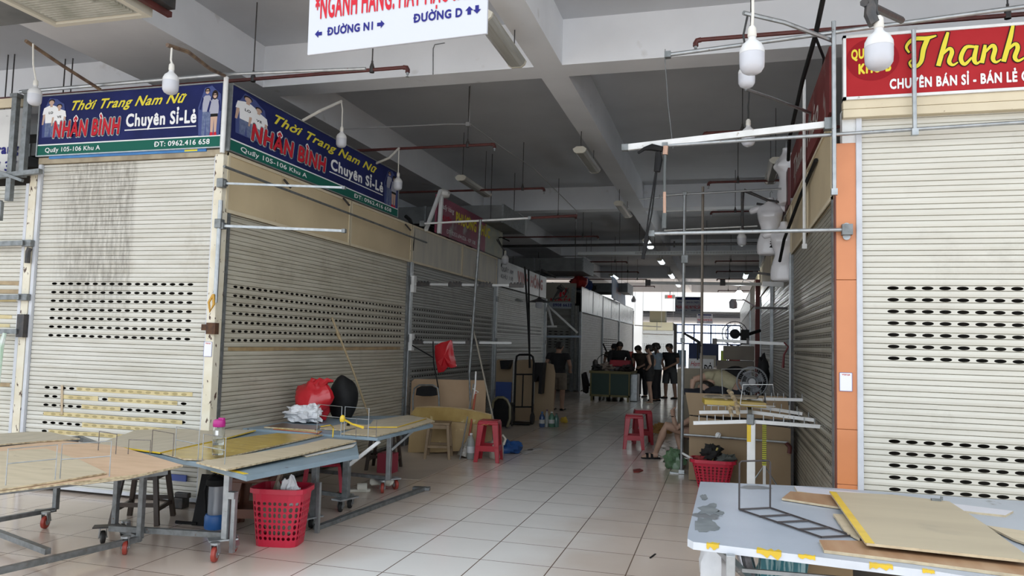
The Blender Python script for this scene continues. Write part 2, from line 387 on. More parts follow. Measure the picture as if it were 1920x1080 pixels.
shutter('grimy beige side shutter behind the boards and bags, first along the left row', (-4.77,6.45,0), math.pi/2, 4.44, .03, 2.85, SH_SIDE, H7, h0=.12, h1=4.32, tapes=[(7,.1,4.3,TAPEB)], rail=GALVD)
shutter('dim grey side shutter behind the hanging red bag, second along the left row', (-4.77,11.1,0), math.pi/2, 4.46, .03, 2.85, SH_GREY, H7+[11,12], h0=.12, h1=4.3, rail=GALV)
shutter('shiny grey side shutter behind the hand truck, third along the left row', (-4.77,15.78,0), math.pi/2, 4.56, .03, 2.85, SH_PALE, [1,2,3,7,8], h0=.12, h1=4.3, rail=GALV)
shutter('dark shutter facing the aisle behind the standing person in black', (-9.3,25.75,0), 0, 4.45, .03, 2.95, SH_GREY, [1,2,3,4,5,6,7], hp=.2, ha=.062, hb=.016, h0=2.6, rail=GALVD)
shutter('pale shutter behind the green stall table, nearest the cross aisle', (-4.77,25.9,0), math.pi/2, 4.8, .03, 2.72, SH_PALE, [], rail=GALV)
shutter('pale shutter with dark open slats behind the people, mid far left', (-4.77,30.85,0), math.pi/2, 4.9, .03, 2.72, SH_PALE, list(range(3,12)), hp=.6, ha=.29, hb=.013, rail=GALV)
shutter('palest shutter at the far end of the left row', (-4.77,35.9,0), math.pi/2, 5.6, .03, 2.72, SH_PALE, [], rail=GALV)
# right-hand row
shutter('cream roller shutter under the red banner, right foreground', (1.045,6.40,0), 0, 2.9, .03, 3.50, SH_RIGHT, H7+[k for k in range(13,20)], zc=2.14, hp=.120, ha=.041, hb=.0145, h0=.155, h1=2.7, rail=RAILW)
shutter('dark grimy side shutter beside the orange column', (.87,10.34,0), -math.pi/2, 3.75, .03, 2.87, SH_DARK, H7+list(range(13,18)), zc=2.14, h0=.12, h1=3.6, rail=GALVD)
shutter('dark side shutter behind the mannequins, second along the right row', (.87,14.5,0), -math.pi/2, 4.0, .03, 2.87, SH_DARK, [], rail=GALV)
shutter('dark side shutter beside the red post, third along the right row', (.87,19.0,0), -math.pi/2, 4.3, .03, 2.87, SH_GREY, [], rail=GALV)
shutter('small far side shutter past the red post on the right', (.87,26.0,0), -math.pi/2, 6.2, .03, 2.87, SH_PALE, [], rail=GALV)
shutter('farthest pale side shutter on the right', (.87,41.0,0), -math.pi/2, 14.2, .03, 2.87, SH_PALE, [], rail=GALV)

# ------------------------------------------------------------------ posts
def post(name, a, b, mat, label, group=None, cat='post', bevel=.004):
    return solo(name, MB().box(a, b), mat, label, cat, group, bevel=bevel)
c = thing('corner_post', 'rust-pitted cream corner post between the two left shutters', 'post', (-4.8,6.36,0))
m = MB(); m.box((-4.84,6.29,0), (-4.745,6.40,3.42)); m.build('post_body', PITTED, c, bevel=.006)
m = MB(); m.tube([(-4.735,6.27,2.95),(-4.735,6.27,1.95)], .022, 10); m.build('rail_pipe', GALV, c)
for z in (2.72, 3.12): m = MB(); m.obox((-4.735,6.27,z), .07, .07, .09); m.build('clamp', GALVD, c, bevel=.006)
m = MB(); m.obox((-4.75,6.27,1.70), .10, .06, .11); m.box((-4.87,6.26,1.68), (-4.79,6.30,1.74)); m.build('rusty_bracket', mk('rust', (.10,.045,.02), (.05,.025,.015), scale=20, rough=.8), c)
m = MB(); m.tube([(-4.74,6.235,2.02),(-4.77,6.22,1.95),(-4.75,6.22,1.86),(-4.72,6.23,1.93),(-4.735,6.235,2.03)], .012, 6); o = m.build('strap_loop', mk('orange_strap', (.55,.30,.04)), c); o['label'] = 'orange strap loop'
c = thing('stall_post', 'pitted cream post left of the sooty shutter', 'post', (-7.12,6.36,0))
m = MB(); m.box((-7.155,6.30,0), (-7.06,6.41,3.35)); m.build('post_body', PITTED, c, bevel=.006)
for z in (2.55, 1.98): m = MB(); m.obox((-7.08,6.27,z), .12, .05, .07); m.build('clamp', GALVD, c, bevel=.005)
m = MB(); m.tube([(-7.05,6.27,2.50),(-7.06,6.26,2.46),(-7.06,6.26,2.34)], .026, 8); m.build('elbow', DARKM, c)
for z in (1.58,): m = MB(); m.box((-7.12,6.24,z-.02), (-7.03,6.30,z+.22)); m.build('bracket', DARKM, c)
for i, (y, lb) in enumerate(((11.0,'grey steel post between the first and second side shutters'), (15.68,'grey steel post between the second and third side shutters'), (20.45,'grey steel post at the end of the near left row'))):
    c = thing('steel_post', lb, 'post', (-4.75,y,0)); m = MB(); m.box((-4.80,y-.05,0), (-4.72,y+.05,2.86)); m.build('post_body', GALV, c, bevel=.004)
    for z in (.5,1.6,2.5): m = MB(); m.box((-4.725,y-.06,z), (-4.71,y+.06,z+.12)); m.build('bolted_plate', GALVD, c)
for y, lb in ((25.83,'pale post at the near corner of the far left row'),(30.78,'pale post between far left shutters behind the people'),(35.82,'pale post before the last far left shutter'),(41.6,'pale post ending the far left row')):
    post('steel_post', (-4.79,y-.05,0), (-4.71,y+.05,2.74), GALV, lb)
m = MB(); m.box((-5.05,25.62,0), (-4.93,25.72,3.6)); solo('steel_post', m, GALVD, 'dark post in front of the far cross-aisle shutter corner', 'post')
# right row: orange tiled column
ORANGE = mk('orange_tile', (.62,.235,.095), (.56,.205,.08), scale=2.5, rough=.28, col3=(.72,.66,.60), lo3=.74, hi3=.76, scale3=16, stretch3=(1,1,2.5))
c = thing('tiled_column', 'orange tiled column at the corner of the right stall', 'column', (.92,6.45,0))
m = MB()
for z0_, z1_ in ((0,.62),(.623,1.04),(1.043,2.2),(2.203,3.29)): m.box((.852,6.385,z0_), (.998,6.52,z1_))
m.build('orange_tiles', ORANGE, c, bevel=.003)
m = MB(); m.box((.998,6.383,0), (1.008,6.42,3.29)); m.build('white_edge', WHITEP, c)
m = MB(); m.box((.842,6.384,0), (.851,6.42,3.29)); m.build('dark_edge', mk('maroon_edge', (.12,.03,.02)), c)
m = MB(); m.box((.90,6.39,3.29), (1.0,6.5,3.56)); m.build('upper_plate', WHITEP, c)
for z in (2.62,2.54):
    m = MB(); m.lathe([(.0,0),(.028,0),(.028,.016),(0,.016)], (.925,6.372,z), 14, Vector((0,-1,0))); m.build('bolt_plate', GALV, c)
for y, lb in ((10.4,'thin steel post ending the first right-hand side shutter'),(14.6,'thin steel post beyond the mannequins')):
    c = thing('steel_post', lb, 'post', (.86,y,0)); m = MB(); m.box((.82,y-.04,0), (.9,y+.04,2.9)); m.build('post_body', GALV, c, bevel=.003)
c = post('red_post', (.74,19.1,0), (.92,19.3,3.3), mk('dark_red_paint', (.16,.02,.015), (.11,.016,.012), scale=4, rough=.5, col3=(.6,.58,.55), lo3=.7, hi3=.72, scale3=9), 'tall dark red post along the right row of stalls')

# ------------------------------------------------------------------ fascia panels
TAN = mk('tan_fascia_sheet', (.60,.49,.31), (.53,.43,.27), scale=1.4, rough=.5, col3=(.25,.17,.09), lo3=.72, hi3=.76, scale3=8)
TANG = mk('greyed_fascia_sheet', (.50,.47,.38), (.40,.38,.33), scale=1.6, rough=.42, stretch=(1,3,.6))
SILV = mk('silver_fascia_sheet', (.60,.62,.61), (.45,.46,.44), scale=1.5, rough=.25, metal=.5, stretch=(1,2.4,.5))
def fascia(label, x, ya, yb, z0, z1, mat, nrm, trim=CREAMP):
    c = thing('fascia_panel', label, 'fascia panel', (x,(ya+yb)/2,z0)); s = nrm
    m = MB(); m.box((x,ya,z0), (x-s*.02,yb,z1)); m.build('sheet', mat, c)
    m = MB(); m.box((x+s*.012,ya,z0), (x-s*.01,yb,z0+.035)); m.box((x+s*.012,ya,z1-.03), (x-s*.01,yb,z1)); m.box((x+s*.008,ya,z0), (x-s*.01,ya+.03,z1)); m.box((x+s*.008,yb-.03,z0), (x-s*.01,yb,z1)); m.build('edge_trim', trim, c)
    return c
for lb, a, b, mt in (('tan fascia sheet beside the corner post, under the long blue banner',6.36,8.93,TAN),('tan fascia sheet under the end of the long blue banner',8.95,10.97,TAN),
    ('greyed tan fascia sheet under the pink banner',11.0,13.38,TANG),('silver-grey fascia sheet right of the bare pole',13.4,15.66,TANG)):
    fascia(lb, -4.745, a, b, 2.85, 3.45, mt, 1)
for lb, a, b in (('silver fascia sheet with torn posters, near the cross aisle',25.9,28.3),('silver fascia sheet left of the blue sign',28.35,30.7),('silver fascia sheet behind the people, second far bay',30.8,33.2),('silver fascia sheet under the blue sign end',33.25,35.8),('bright silver fascia sheet at the far end of the row',35.9,41.6)):
    fascia(lb, -4.745, a, b, 2.74, 3.62, SILV, 1, GALV)
for lb, a, b in (('tan fascia sheet above the dark shutter, nearest the orange column',6.6,8.45),('tan fascia sheet next to the mannequins',8.5,10.4),('grimy tan fascia sheet behind the mannequins',10.5,14.6),('dim fascia sheet beyond the mannequins',14.7,19.0),('far fascia sheet past the red post',19.4,26.0)):
    fascia(lb, .85, a, b, 2.87, 3.55, TAN, -1)
fascia('pale fascia strip at the far right', .85, 26.05, 41.5, 2.87, 3.55, SILV, -1, GALV)
c = thing('lintel_beam', 'cream double lintel between red banner and cream shutter', 'lintel', (2.4,6.38,3.48))
m = MB(); m.box((.90,6.33,3.48), (3.95,6.42,3.545)); m.build('lower_strip', CREAMP, c, bevel=.004)
m = MB(); m.box((.90,6.34,3.55), (3.95,6.42,3.62)); m.build('upper_strip', CREAMP, c, bevel=.004)
m = MB(); m.box((-7.05,6.30,3.405), (-4.76,6.42,3.47)); solo('lintel_beam', m, mk('dirty_cream', (.40,.34,.24), (.28,.23,.16), scale=6, rough=.7), 'dirty lintel strip right under the blue banner', 'lintel')
# ------------------------------------------------------------------ lettering
import unicodedata
_GC = {}
def _glyphs(text):
    if text not in _GC:
        c = bpy.data.curves.new('t', 'FONT'); c.body = text; c.resolution_u = 3
        o = bpy.data.objects.new('t', c); COL.objects.link(o); dg = bpy.context.evaluated_depsgraph_get()
        me = bpy.data.meshes.new_from_object(o.evaluated_get(dg)); bpy.data.objects.remove(o); bpy.data.curves.remove(c)
        _GC[text] = ([v.co.copy() for v in me.vertices], [list(p.vertices) for p in me.polygons]); bpy.data.meshes.remove(me)
    return _GC[text]
def _adv(ch):
    top = lambda s: max(v.x for v in _glyphs(s)[0])
    return top('|'+ch+'|')-top('||')
def text_mesh(text, bold=.02, shear=0, space=1.0):
    """flat letters laid in thin layers (z counts layers); the Vietnamese marks are small strokes of their own"""
    vs, fs = [], []; pen = 0.0
    def put(v, f, z): b = len(vs); vs.extend([Vector((p[0]+shear*p[1], p[1], z)) for p in v]); fs.extend([[b+i for i in q] for q in f])
    sh = [(0,0)]+([(bold*math.cos(k*math.pi/4), bold*math.sin(k*math.pi/4)) for k in range(8)] if bold > .004 else [])
    for ci, ch in enumerate(text):
        if ch == ' ': pen += _adv(' ')*space+bold; continue
        base, marks = ch, []
        if ch in 'Đđ': base = 'D' if ch == 'Đ' else 'd'; marks = ['bar']
        else:
            dec = unicodedata.normalize('NFD', ch); base = dec[0]; marks = list(dec[1:])
        v, f = _glyphs(base); w = _adv(base); x0 = min(p.x for p in v); x1 = max(p.x for p in v); top = max(p.y for p in v); par = 0 if ci % 2 == 0 else 9
        for k, (dx, dy) in enumerate(sh): put([(pen+p.x+dx, p.y+dy) for p in v], f, par+k)
        t = .065+bold*1.6; xm = pen+(x0+x1)/2; lay = [19]; top += .03
        def stroke(pts):
            for p, q in zip(pts[:-1], pts[1:]):
                p, q = Vector(p), Vector(q); d = (q-p).normalized(); n = Vector((-d.y, d.x))*t/2; e = d*t*.25
                put([p-n-e, q-n+e, q+n+e, p+n-e], [(0,1,2,3)], lay[0]); lay[0] += 1
        tone_x = 0
        for mk_ in sorted(marks, key=lambda c: 0 if c in '\u0302\u0306' else 1):
            if mk_ == 'bar': h = .36 if base == 'D' else .56; stroke([(pen+x0-.06 if base == 'D' else xm, h), (pen+x0+.24 if base == 'D' else pen+x1+.08, h)])
            elif mk_ == '\u031b': stroke([(pen+x1-.08, top-.06), (pen+x1+.01, top-.03), (pen+x1+.04, top+.06)])
            elif mk_ == '\u0302': stroke([(xm-.12, top+.03), (xm, top+.12), (xm+.12, top+.03)]); tone_x = .12
            elif mk_ == '\u0306': stroke([(xm-.12, top+.12), (xm-.05, top+.04), (xm+.05, top+.04), (xm+.12, top+.12)]); top += .10
            elif mk_ == '\u0300': stroke([(xm-.09+tone_x*1.6, top+.17), (xm+.03+tone_x*1.6, top+.05)])
            elif mk_ == '\u0301': stroke([(xm+.09+tone_x*1.6, top+.17), (xm-.02+tone_x*1.6, top+.05)])
            elif mk_ == '\u0303': stroke([(xm-.13, top+.05), (xm-.05, top+.11), (xm+.05, top+.06), (xm+.13, top+.12)])
            elif mk_ == '\u0309': stroke([(xm-.05, top+.17), (xm+.03, top+.20), (xm+.05, top+.13), (xm-.01, top+.06)])
            elif mk_ == '\u0323': stroke([(xm-.045, -.14), (xm+.045, -.14)])
        pen += w*space+bold*1.7
    return vs, fs
def letters(parent, text, x, z, w, h, mat, y=-.004, bold=.02, shear=0, name='lettering', outline=None, ow=.03, space=1.0, slope=0):
    """letters on the plane local y = const, filling the box (x..x+w, z..z+h) (h = cap height from baseline z)"""
    vs, fs = text_mesh(text, bold, shear, space)
    x0 = min(v.x for v in vs); x1 = max(v.x for v in vs); sx = w/(x1-x0); sz = h/.70
    def put(vs, fs, y, mat, name, par):
        m = MB(); m.keep = True; m.add([(x+(v.x-x0)*sx, y-v.z*1.8e-5, z+v.y*sz+(v.x-x0)*sx*slope) for v in vs], fs); return m.build(name, mat, par)
    o = put(vs, fs, y-(.0008 if outline else 0), mat, name, parent)
    if outline:
        sp2 = text_mesh(text, bold, shear, space)
        v2, f2 = [], []
        for k in range(8):
            b = len(v2); a = k*math.pi/4; v2 += [Vector((v.x+ow*math.cos(a), v.y+ow*math.sin(a), k*3+(v.z > 8.5)*1.5+(v.z > 18.5)*.7)) for v in sp2[0] if True]; f2 += [[b+i for i in q] for q in sp2[1]]
        put(v2, f2, y, outline, 'letter_outline', o)
    return o
def flat(mat_poly, y): return [(p[0], y, p[1]) for p in mat_poly]
NAVY = mk('navy_print', (.012,.017,.085), (.016,.022,.11), scale=3, spec=.15, rough=.6)
GREENP = mk('green_print', (.012,.115,.085), spec=.15, rough=.6)
YEL = mk('yellow_print', (.72,.62,.06), spec=.15, rough=.6); REDP = mk('red_print', (.50,.02,.035), spec=.15, rough=.6); WHT = mk('white_print', (.80,.81,.82), spec=.15, rough=.6)
INK = mk('dark_blue_ink', (.02,.02,.17), spec=.15, rough=.6); BLK = mk('black_ink', (.012,.012,.012), spec=.15, rough=.6)
SKINP = mk('printed_skin', (.52,.36,.28), spec=.15, rough=.6); JEANP = mk('printed_denim', (.10,.13,.24), (.16,.2,.32), scale=30, spec=.15, rough=.6); HAIRP = mk('printed_hair', (.02,.014,.014), spec=.15, rough=.6)
GREYP = mk('printed_grey', (.36,.37,.45), spec=.15, rough=.6); HALO = mk('printed_glow', (.06,.08,.22), spec=.15, rough=.6)
def ell(cx, cz, rx, rz, n=14): return [(cx+rx*math.cos(2*math.pi*i/n), cz+rz*math.sin(2*math.pi*i/n)) for i in range(n)]
def printed_couple(parent, x, z, w, h, kind):
    """the flat printed picture of two standing people on the banner"""
    S = lambda pts: [(x+a*w, z+b*h) for a, b in pts]
    L = []
    if kind == 'tee':
        L.append((HALO, -.0042, S([(0,0),(.95,0),(1.04,.55),(.95,.86),(.75,.93),(.62,1.0),(.25,1.04),(.12,.85),(-.04,.7)])))
        for (cx, top, sc) in ((.36, 1.0, 1.0), (.74, .86, .86)):
            f = lambda a, b: (cx+a*sc, top-(1-b)*top)
            L.append((JEANP, -.0046, S([f(-.24,.02),f(-.06,.02),f(-.02,.26),f(.02,.02),f(.2,.02),f(.25,.42),f(-.25,.42)])))
            L.append((SKINP, -.0048, S([f(-.40,.34),f(-.33,.34),f(-.24,.66),f(-.36,.66)]))); L.append((SKINP, -.0048, S([f(.33,.34),f(.40,.34),f(.36,.66),f(.24,.66)])))
            L.append((WHT, -.005, S([f(-.25,.38),f(.25,.38),f(.27,.62),f(.40,.60),f(.34,.78),f(.1,.84),f(-.1,.84),f(-.34,.78),f(-.40,.60),f(-.27,.62)])))
            L.append((SKINP, -.0052, S([f(-.06,.80),f(.06,.80),f(.06,.88),f(-.06,.88)])))
            L.append((HAIRP, -.0053, [(p[0], p[1]) for p in ell(x+(cx)*w, z+(top-.055*sc)*h, .15*w*sc, .065*h*sc)])); L.append((SKINP, -.0055, ell(x+cx*w, z+(top-.085*sc)*h, .115*w*sc, .06*h*sc)))
    else:
        L.append((HALO, -.0042, S([(0,0),(1,0),(1.05,.5),(1.0,.85),(.75,.95),(.55,1.04),(.2,1.0),(-.08,.6)])))
        for (cx, top, fem) in ((.34, 1.0, 0), (.72, .90, 1)):
            f = lambda a, b: (cx+a, top-(1-b)*top)
            if fem:
                L.append((SKINP, -.0046, S([f(-.15,.03),f(-.03,.03),f(0,.4),f(.03,.03),f(.13,.03),f(.17,.5),f(-.17,.5)]))); L.append((BLK, -.0048, S([f(-.18,.43),f(.18,.43),f(.16,.58),f(-.16,.58)])))
                L.append((REDP, -.0049, S([f(-.17,.0),f(-.02,.0),f(-.02,.07),f(-.15,.08)]))); L.append((REDP, -.0049, S([f(.02,.0),f(.17,.0),f(.14,.08),f(.02,.07)])))
            else: L.append((JEANP, -.0046, S([f(-.2,.0),f(-.05,.0),f(-.02,.4),f(.03,.0),f(.17,.0),f(.2,.55),f(-.2,.55)])))
            L.append((GREYP, -.005, S([f(-.2,.5),f(.2,.5),f(.22,.78),f(.1,.84),f(-.1,.84),f(-.22,.78)]))); L.append((NAVY, -.0051, S([f(-.36,.56),f(-.26,.54),f(-.17,.78),f(-.24,.82)]))); L.append((NAVY, -.0051, S([f(.26,.54),f(.34,.56),f(.24,.82),f(.17,.78)])))
            L.append((HAIRP, -.0053, ell(x+cx*w, z+(top-.06)*h, (.15 if fem else .13)*w, (.1 if fem else .06)*h))); L.append((SKINP, -.0055, ell(x+cx*w, z+(top-.08)*h, .09*w, .052*h))); L.append((BLK, -.0057, S([f(-.09,.925),f(.09,.925),f(.09,.945),f(-.09,.945)])))
    mats = []; m = MB(); m.keep = True
    for li, (mt, y, pts) in enumerate(L):
        if mt not in mats: mats.append(mt)
        m.cur = mats.index(mt); m.poly(flat(pts, -.004-li*8e-5))
    o = m.build('printed_couple', mats, parent)
    o['label'] = 'printed picture of a couple'
    if kind == 'tee':
        letters(o, 'LO', x+.26*w, z+.62*h, .2*w, .06*h, BLK, -.0062, .03); letters(o, 'VE', x+.66*w, z+.50*h, .2*w, .055*h, BLK, -.0062, .03)
    return o
def fashion_banner(label, loc, rz, W, Hh):
    r = thing('shop_banner', label, 'shop sign', loc, None, True, rz)
    m = MB(); m.box((0,0,0), (W,.035,Hh)); m.build('banner_panel', NAVY, r)
    m = MB(); m.box((0,-.002,0), (W,.0,.165*Hh)); o = m.build('green_band', GREENP, r); o['label'] = 'green band with stall number'
    m = MB(); m.box((0,-.0035,.165*Hh), (W,.0,.185*Hh)); m.build('white_line', WHT, r)
    m = MB()
    for a, b in (((0,-.012,-.012),(W,.04,.0)),((0,-.012,Hh),(W,.04,Hh+.012)),((-.012,-.012,-.012),(0,.04,Hh+.012)),((W,-.012,-.012),(W+.012,.04,Hh+.012))): m.box(a, b)
    m.build('frame', GALV, r)
    printed_couple(r, .02*W, .30*Hh, .125*W, .64*Hh, 'tee'); printed_couple(r, .885*W, .18*Hh, .105*W, .76*Hh, 'jacket')
    letters(r, 'Thời Trang Nam Nữ', .185*W, .735*Hh, .63*W, .155*Hh, YEL, bold=.025, shear=.45)
    letters(r, 'NHÂN BÌNH', .085*W, .30*Hh, .38*W, .255*Hh, REDP, bold=.035, shear=.12, outline=WHT, ow=.06, y=-.006)
    letters(r, 'Chuyên Sỉ-Lẻ', .495*W, .405*Hh, .375*W, .20*Hh, WHT, bold=.035)
    m = MB(); m.box((.49*W,-.004,.335*Hh), (.87*W,0,.352*Hh)); m.build('underline', WHT, r)
    letters(r, 'Quầy 105-106 Khu A', .045*W, .05*Hh, .315*W, .075*Hh, WHT, bold=.01)
    letters(r, 'ĐT: 0962.416 658', .655*W, .05*Hh, .29*W, .08*Hh, WHT, bold=.015)
    return r
fashion_banner('navy shop banner facing the viewer above the sooty shutter', (-7.05,6.28,3.49), 0, 2.27, .64)
fashion_banner('navy shop banner running along the aisle above tan panels', (-4.725,6.34,3.47), math.pi/2, 4.02, .66)
m = MB(); m.tube([(-4.74,6.26,3.42),(-4.74,6.26,4.18)], .024, 10); solo('corner_pole', m, WHITEP, 'white painted pole at the corner between the two navy banners', 'pole', smooth=True)
m = MB(); m.tube([(-7.3,6.24,4.19),(-4.74,6.24,4.20)], .02, 8); m.tube([(-4.74,6.24,4.20),(-3.25,6.3,4.17)], .016, 8); solo('top_pipe', m, GALV, 'thin steel pipe lying along the top of the blue banners', 'pipe', smooth=True)
r = thing('old_banner', 'older bright blue banner peeking out under the navy banner', 'shop sign', (-5.9,6.31,3.42)); m = MB(); m.box((-6.9,6.287,3.452), (-4.95,6.30,3.49)); m.build('panel', mk('bright_blue_print', (.03,.16,.42), (.05,.22,.5), scale=5), r)
m = MB(); m.box((-5.2,6.284,3.458), (-5.05,6.287,3.475)); m.build('yellow_patch', YEL, r)
# far-left white sign, half out of the picture
r = thing('shop_sign', 'white shop sign cut off by the left edge', 'shop sign', (-7.9,6.3,3.25), None, True)
m = MB(); m.box((-.9,0,.03), (.64,.03,.78)); m.build('sign_panel', mk('white_sheet', (.66,.66,.64), (.58,.58,.57), scale=4, rough=.5, col3=(.4,.4,.4), lo3=.66, hi3=.7, scale3=12, stretch3=(1,1,3)), r)
m = MB(); m.box((-.9,-.006,.80), (.74,.03,.90)); m.build('cream_cap', CREAMP, r)
letters(r, 'Thời trang', -.19, .29, .76, .10, INK, bold=.045); letters(r, '0927 87 37', -.24, .10, .80, .10, INK, bold=.03)
for x, z0, z1, lb in ((-7.33,3.0,4.12,'steel upright in front of the white sign, far left'),(-7.17,3.25,4.15,'steel upright left of the navy banner')):
    m = MB(); m.box((x-.03,6.20,z0), (x+.035,6.25,z1)); m.obox((x+.005,6.225,z1+.02), .10, .08, .04); solo('steel_upright', m, GALVD, lb, 'steel frame')
m = MB(); m.bar((-7.9,6.2,3.24), (-6.9,6.2,3.30), .05); m.bar((-7.9,6.17,3.46),(-7.1,6.17,3.20), .03); m.bar((-7.9,6.16,3.12),(-7.35,6.16,2.98), .03); m.bar((-7.35,6.16,2.98),(-7.35,6.16,2.78),.035)
solo('sign_bracket', m, GALVD, 'crossed steel bars under the white sign, far left', 'bracket')
for z, lb in ((2.55,'upper hanging rail at the far left edge'),(1.98,'middle hanging rail at the far left edge'),(1.62,'lowest hanging rail at the far left edge')):
    m = MB(); m.bar((-8.3,6.2,z-.03), (-7.1,6.24,z), .035, .05); solo('hanging_rail', m, GALVD, lb, 'rail')
m = MB(); m.tube([(-7.22,6.2,1.6),(-7.25,6.19,1.45),(-7.24,6.19,1.2),(-7.27,6.19,.98),(-7.25,6.18,.90)], [.02,.03,.016,.03,.02], 7); solo('plastic_strip', m, mk('thin_green_plastic', (.45,.62,.48), (.7,.75,.72), scale=14, rough=.3), 'twisted pale green plastic strip hanging at far left', 'plastic strip', smooth=True)

# red banner on the right stall
RED = mk('red_banner', (.36,.018,.022), (.41,.022,.028), scale=2, spec=.15, rough=.6); REDD = mk('dark_red_disc', (.27,.008,.014), spec=.15, rough=.6)
def ribbon(parent, strokes, mat, y, name, k=1.0, add=0.0):
    m = MB(); m.keep = True
    for si, pts in enumerate(strokes):
        P2 = []
        for i in range(len(pts)-1):                      # smooth the brush stroke
            p0 = pts[max(i-1,0)]; p1 = pts[i]; p2 = pts[i+1]; p3 = pts[min(i+2,len(pts)-1)]
            for s in range(6):
                t = s/6; P2.append(tuple(.5*(2*p1[c]+(p2[c]-p0[c])*t+(2*p0[c]-5*p1[c]+4*p2[c]-p3[c])*t*t+(3*p1[c]-p0[c]-3*p2[c]+p3[c])*t**3) for c in range(3)))
        P2.append(pts[-1]); n = len(P2); lft = []; rgt = []
        for i, (a, b, wd) in enumerate(P2):
            q = P2[min(i+1,n-1)]; p = P2[max(i-1,0)]; d = Vector((q[0]-p[0], q[1]-p[1])); d.normalize(); nn = Vector((-d.y, d.x))*(max(wd,.006)/2*k+add)
            e = d*add*(1 if i == n-1 else (-1 if i == 0 else 0))
            yy = y-si*6e-5-i*1.5e-6; lft.append((a+nn.x+e.x, yy, b+nn.y+e.y)); rgt.append((a-nn.x+e.x, yy, b-nn.y+e.y))
        for i in range(n-1): m.add([lft[i], lft[i+1], rgt[i+1], rgt[i]], [(0,1,2,3)])
    return m.build(name, mat, parent)
r = thing('shop_banner', 'red shop banner with yellow script over the right shutter', 'shop sign', (.90,6.33,3.62), None, True)
m = MB(); m.box((.02,0,.02), (3.0,.04,.50)); m.build('banner_panel', RED, r)
m = MB(); m.box((0,-.012,0), (3.0,.045,.022)); m.box((0,-.012,.498), (3.0,.045,.52)); m.box((0,-.012,0), (.022,.045,.52)); m.build('frame', WHITEP, r)
m = MB(); m.keep = True; m.poly(flat(ell(.215,.315,.19,.17,40), -.002)); m.build('dark_disc', REDD, r)
letters(r, 'QUẦY 106', .06, .325, .30, .075, YEL, bold=.045, slope=.05); letters(r, 'KHU B', .112, .205, .235, .075, YEL, bold=.055, slope=.05)
OFFX, OFFZ, KS = .44, .20, 1.0
TH = []
def g(x0, st, sc=1.0):
    for pts in st: TH.append([(x0+a*sc, .215+b*sc, wd*sc) for a, b, wd in pts])
g(.455, [[(.21,.25,.012),(.14,.235,.03),(.05,.235,.03),(.0,.18,.02),(.02,.13,.015)],[(.15,.235,.035),(.12,.15,.035),(.10,.05,.03),(.05,.01,.022),(.02,.05,.014),(.06,.09,.01)]])                     # T
g(.66, [[(.085,.27,.02),(.06,.18,.032),(.015,.01,.032)],[(.03,.08,.012),(.09,.14,.024),(.11,.11,.03),(.09,.04,.03),(.115,.01,.02),(.15,.03,.01)]])       # h
g(.815, [[(.11,.14,.02),(.05,.14,.028),(.015,.06,.03),(.04,.01,.026),(.09,.06,.014)],[(.125,.15,.024),(.105,.05,.032),(.12,.01,.022),(.15,.03,.01)]])     # a
g(.965, [[(.03,.15,.02),(.02,.08,.03),(.005,.01,.03)],[(.02,.08,.012),(.075,.14,.026),(.095,.11,.03),(.08,.04,.03),(.10,.01,.02),(.135,.03,.01)]])      # n
g(1.10, [[(.085,.30,.02),(.06,.18,.032),(.015,.01,.032)],[(.03,.08,.012),(.09,.14,.024),(.11,.11,.03),(.09,.04,.03),(.115,.01,.02),(.18,.05,.008)]])      # h
g(1.33, [[(.24,.27,.014),(.12,.255,.034),(.03,.20,.02),(.02,.13,.015)],[(.17,.26,.036),(.14,.15,.036),(.12,.05,.03),(.06,.01,.022),(.03,.05,.014),(.08,.09,.01)]])
ribbon(r, TH, YEL, -.008, 'script_lettering'); ribbon(r, TH, BLK, -.0055, 'script_outline', 1.0, .007)
letters(r, 'CHUYÊN BÁN SỈ - BÁN LẺ CÁC MẶT HÀNG', .335, .07, 1.46, .075, WHT, bold=.04)
r = thing('shop_banner', 'dark red banner along the right aisle, seen edge-on', 'shop sign', (.82,10.2,3.58), None, True, -math.pi/2)
m = MB(); m.box((0,0,0), (3.7,.03,.55)); m.build('banner_panel', mk('dusty_red_banner', (.13,.022,.022), (.20,.05,.045), scale=1.4, spec=.2, rough=.6, col3=(.30,.27,.25), lo3=.62, hi3=.72, scale3=2.5), r); letters(r, 'Thanh Thảo', .5, .15, 2.5, .22, mk('faded_print', (.5,.45,.42)), bold=.03, shear=.3)
for y, lb in ((14.5,'dull red banner behind the mannequins'),(19,'faded banner above the right row, further back')):
    r = thing('shop_banner', lb, 'shop sign', (.82,y,3.57), None, True, -math.pi/2); m = MB(); m.box((0,0,0), (3.9,.03,.5)); m.build('banner_panel', mk('dull_red_banner', (.11,.02,.02)) if y < 15 else SILV, r)
# second and third left stalls
r = thing('shop_banner', 'weathered pink and grey banner above silver panels', 'shop sign', (-4.72,11.95,3.47), None, True, math.pi/2)
PINK = mk('faded_magenta_print', (.26,.03,.075), (.16,.03,.06), scale=2, rough=.35, col3=(.33,.33,.31), lo3=.60, hi3=.72, scale3=2.2)
m = MB(); m.box((0,0,0), (2.75,.03,.66)); m.build('banner_panel', PINK, r)
m = MB(); m.box((2.75,0,0), (4.0,.03,.66)); m.build('worn_half', mk('worn_banner_end', (.36,.36,.26), (.28,.30,.26), scale=4), r)
letters(r, 'PHƯƠNG CHÚC', .95, .32, 2.1, .20, YEL, bold=.045); letters(r, 'Quầy hàng', .15, .46, .7, .09, WHT, bold=.01, shear=.2); letters(r, 'CHUYÊN', .12, .26, .6, .09, REDP, bold=.03); letters(r, 'ĐT: 0353.694.026 - KP 108', .5, .06, 1.6, .075, WHT, bold=.0)
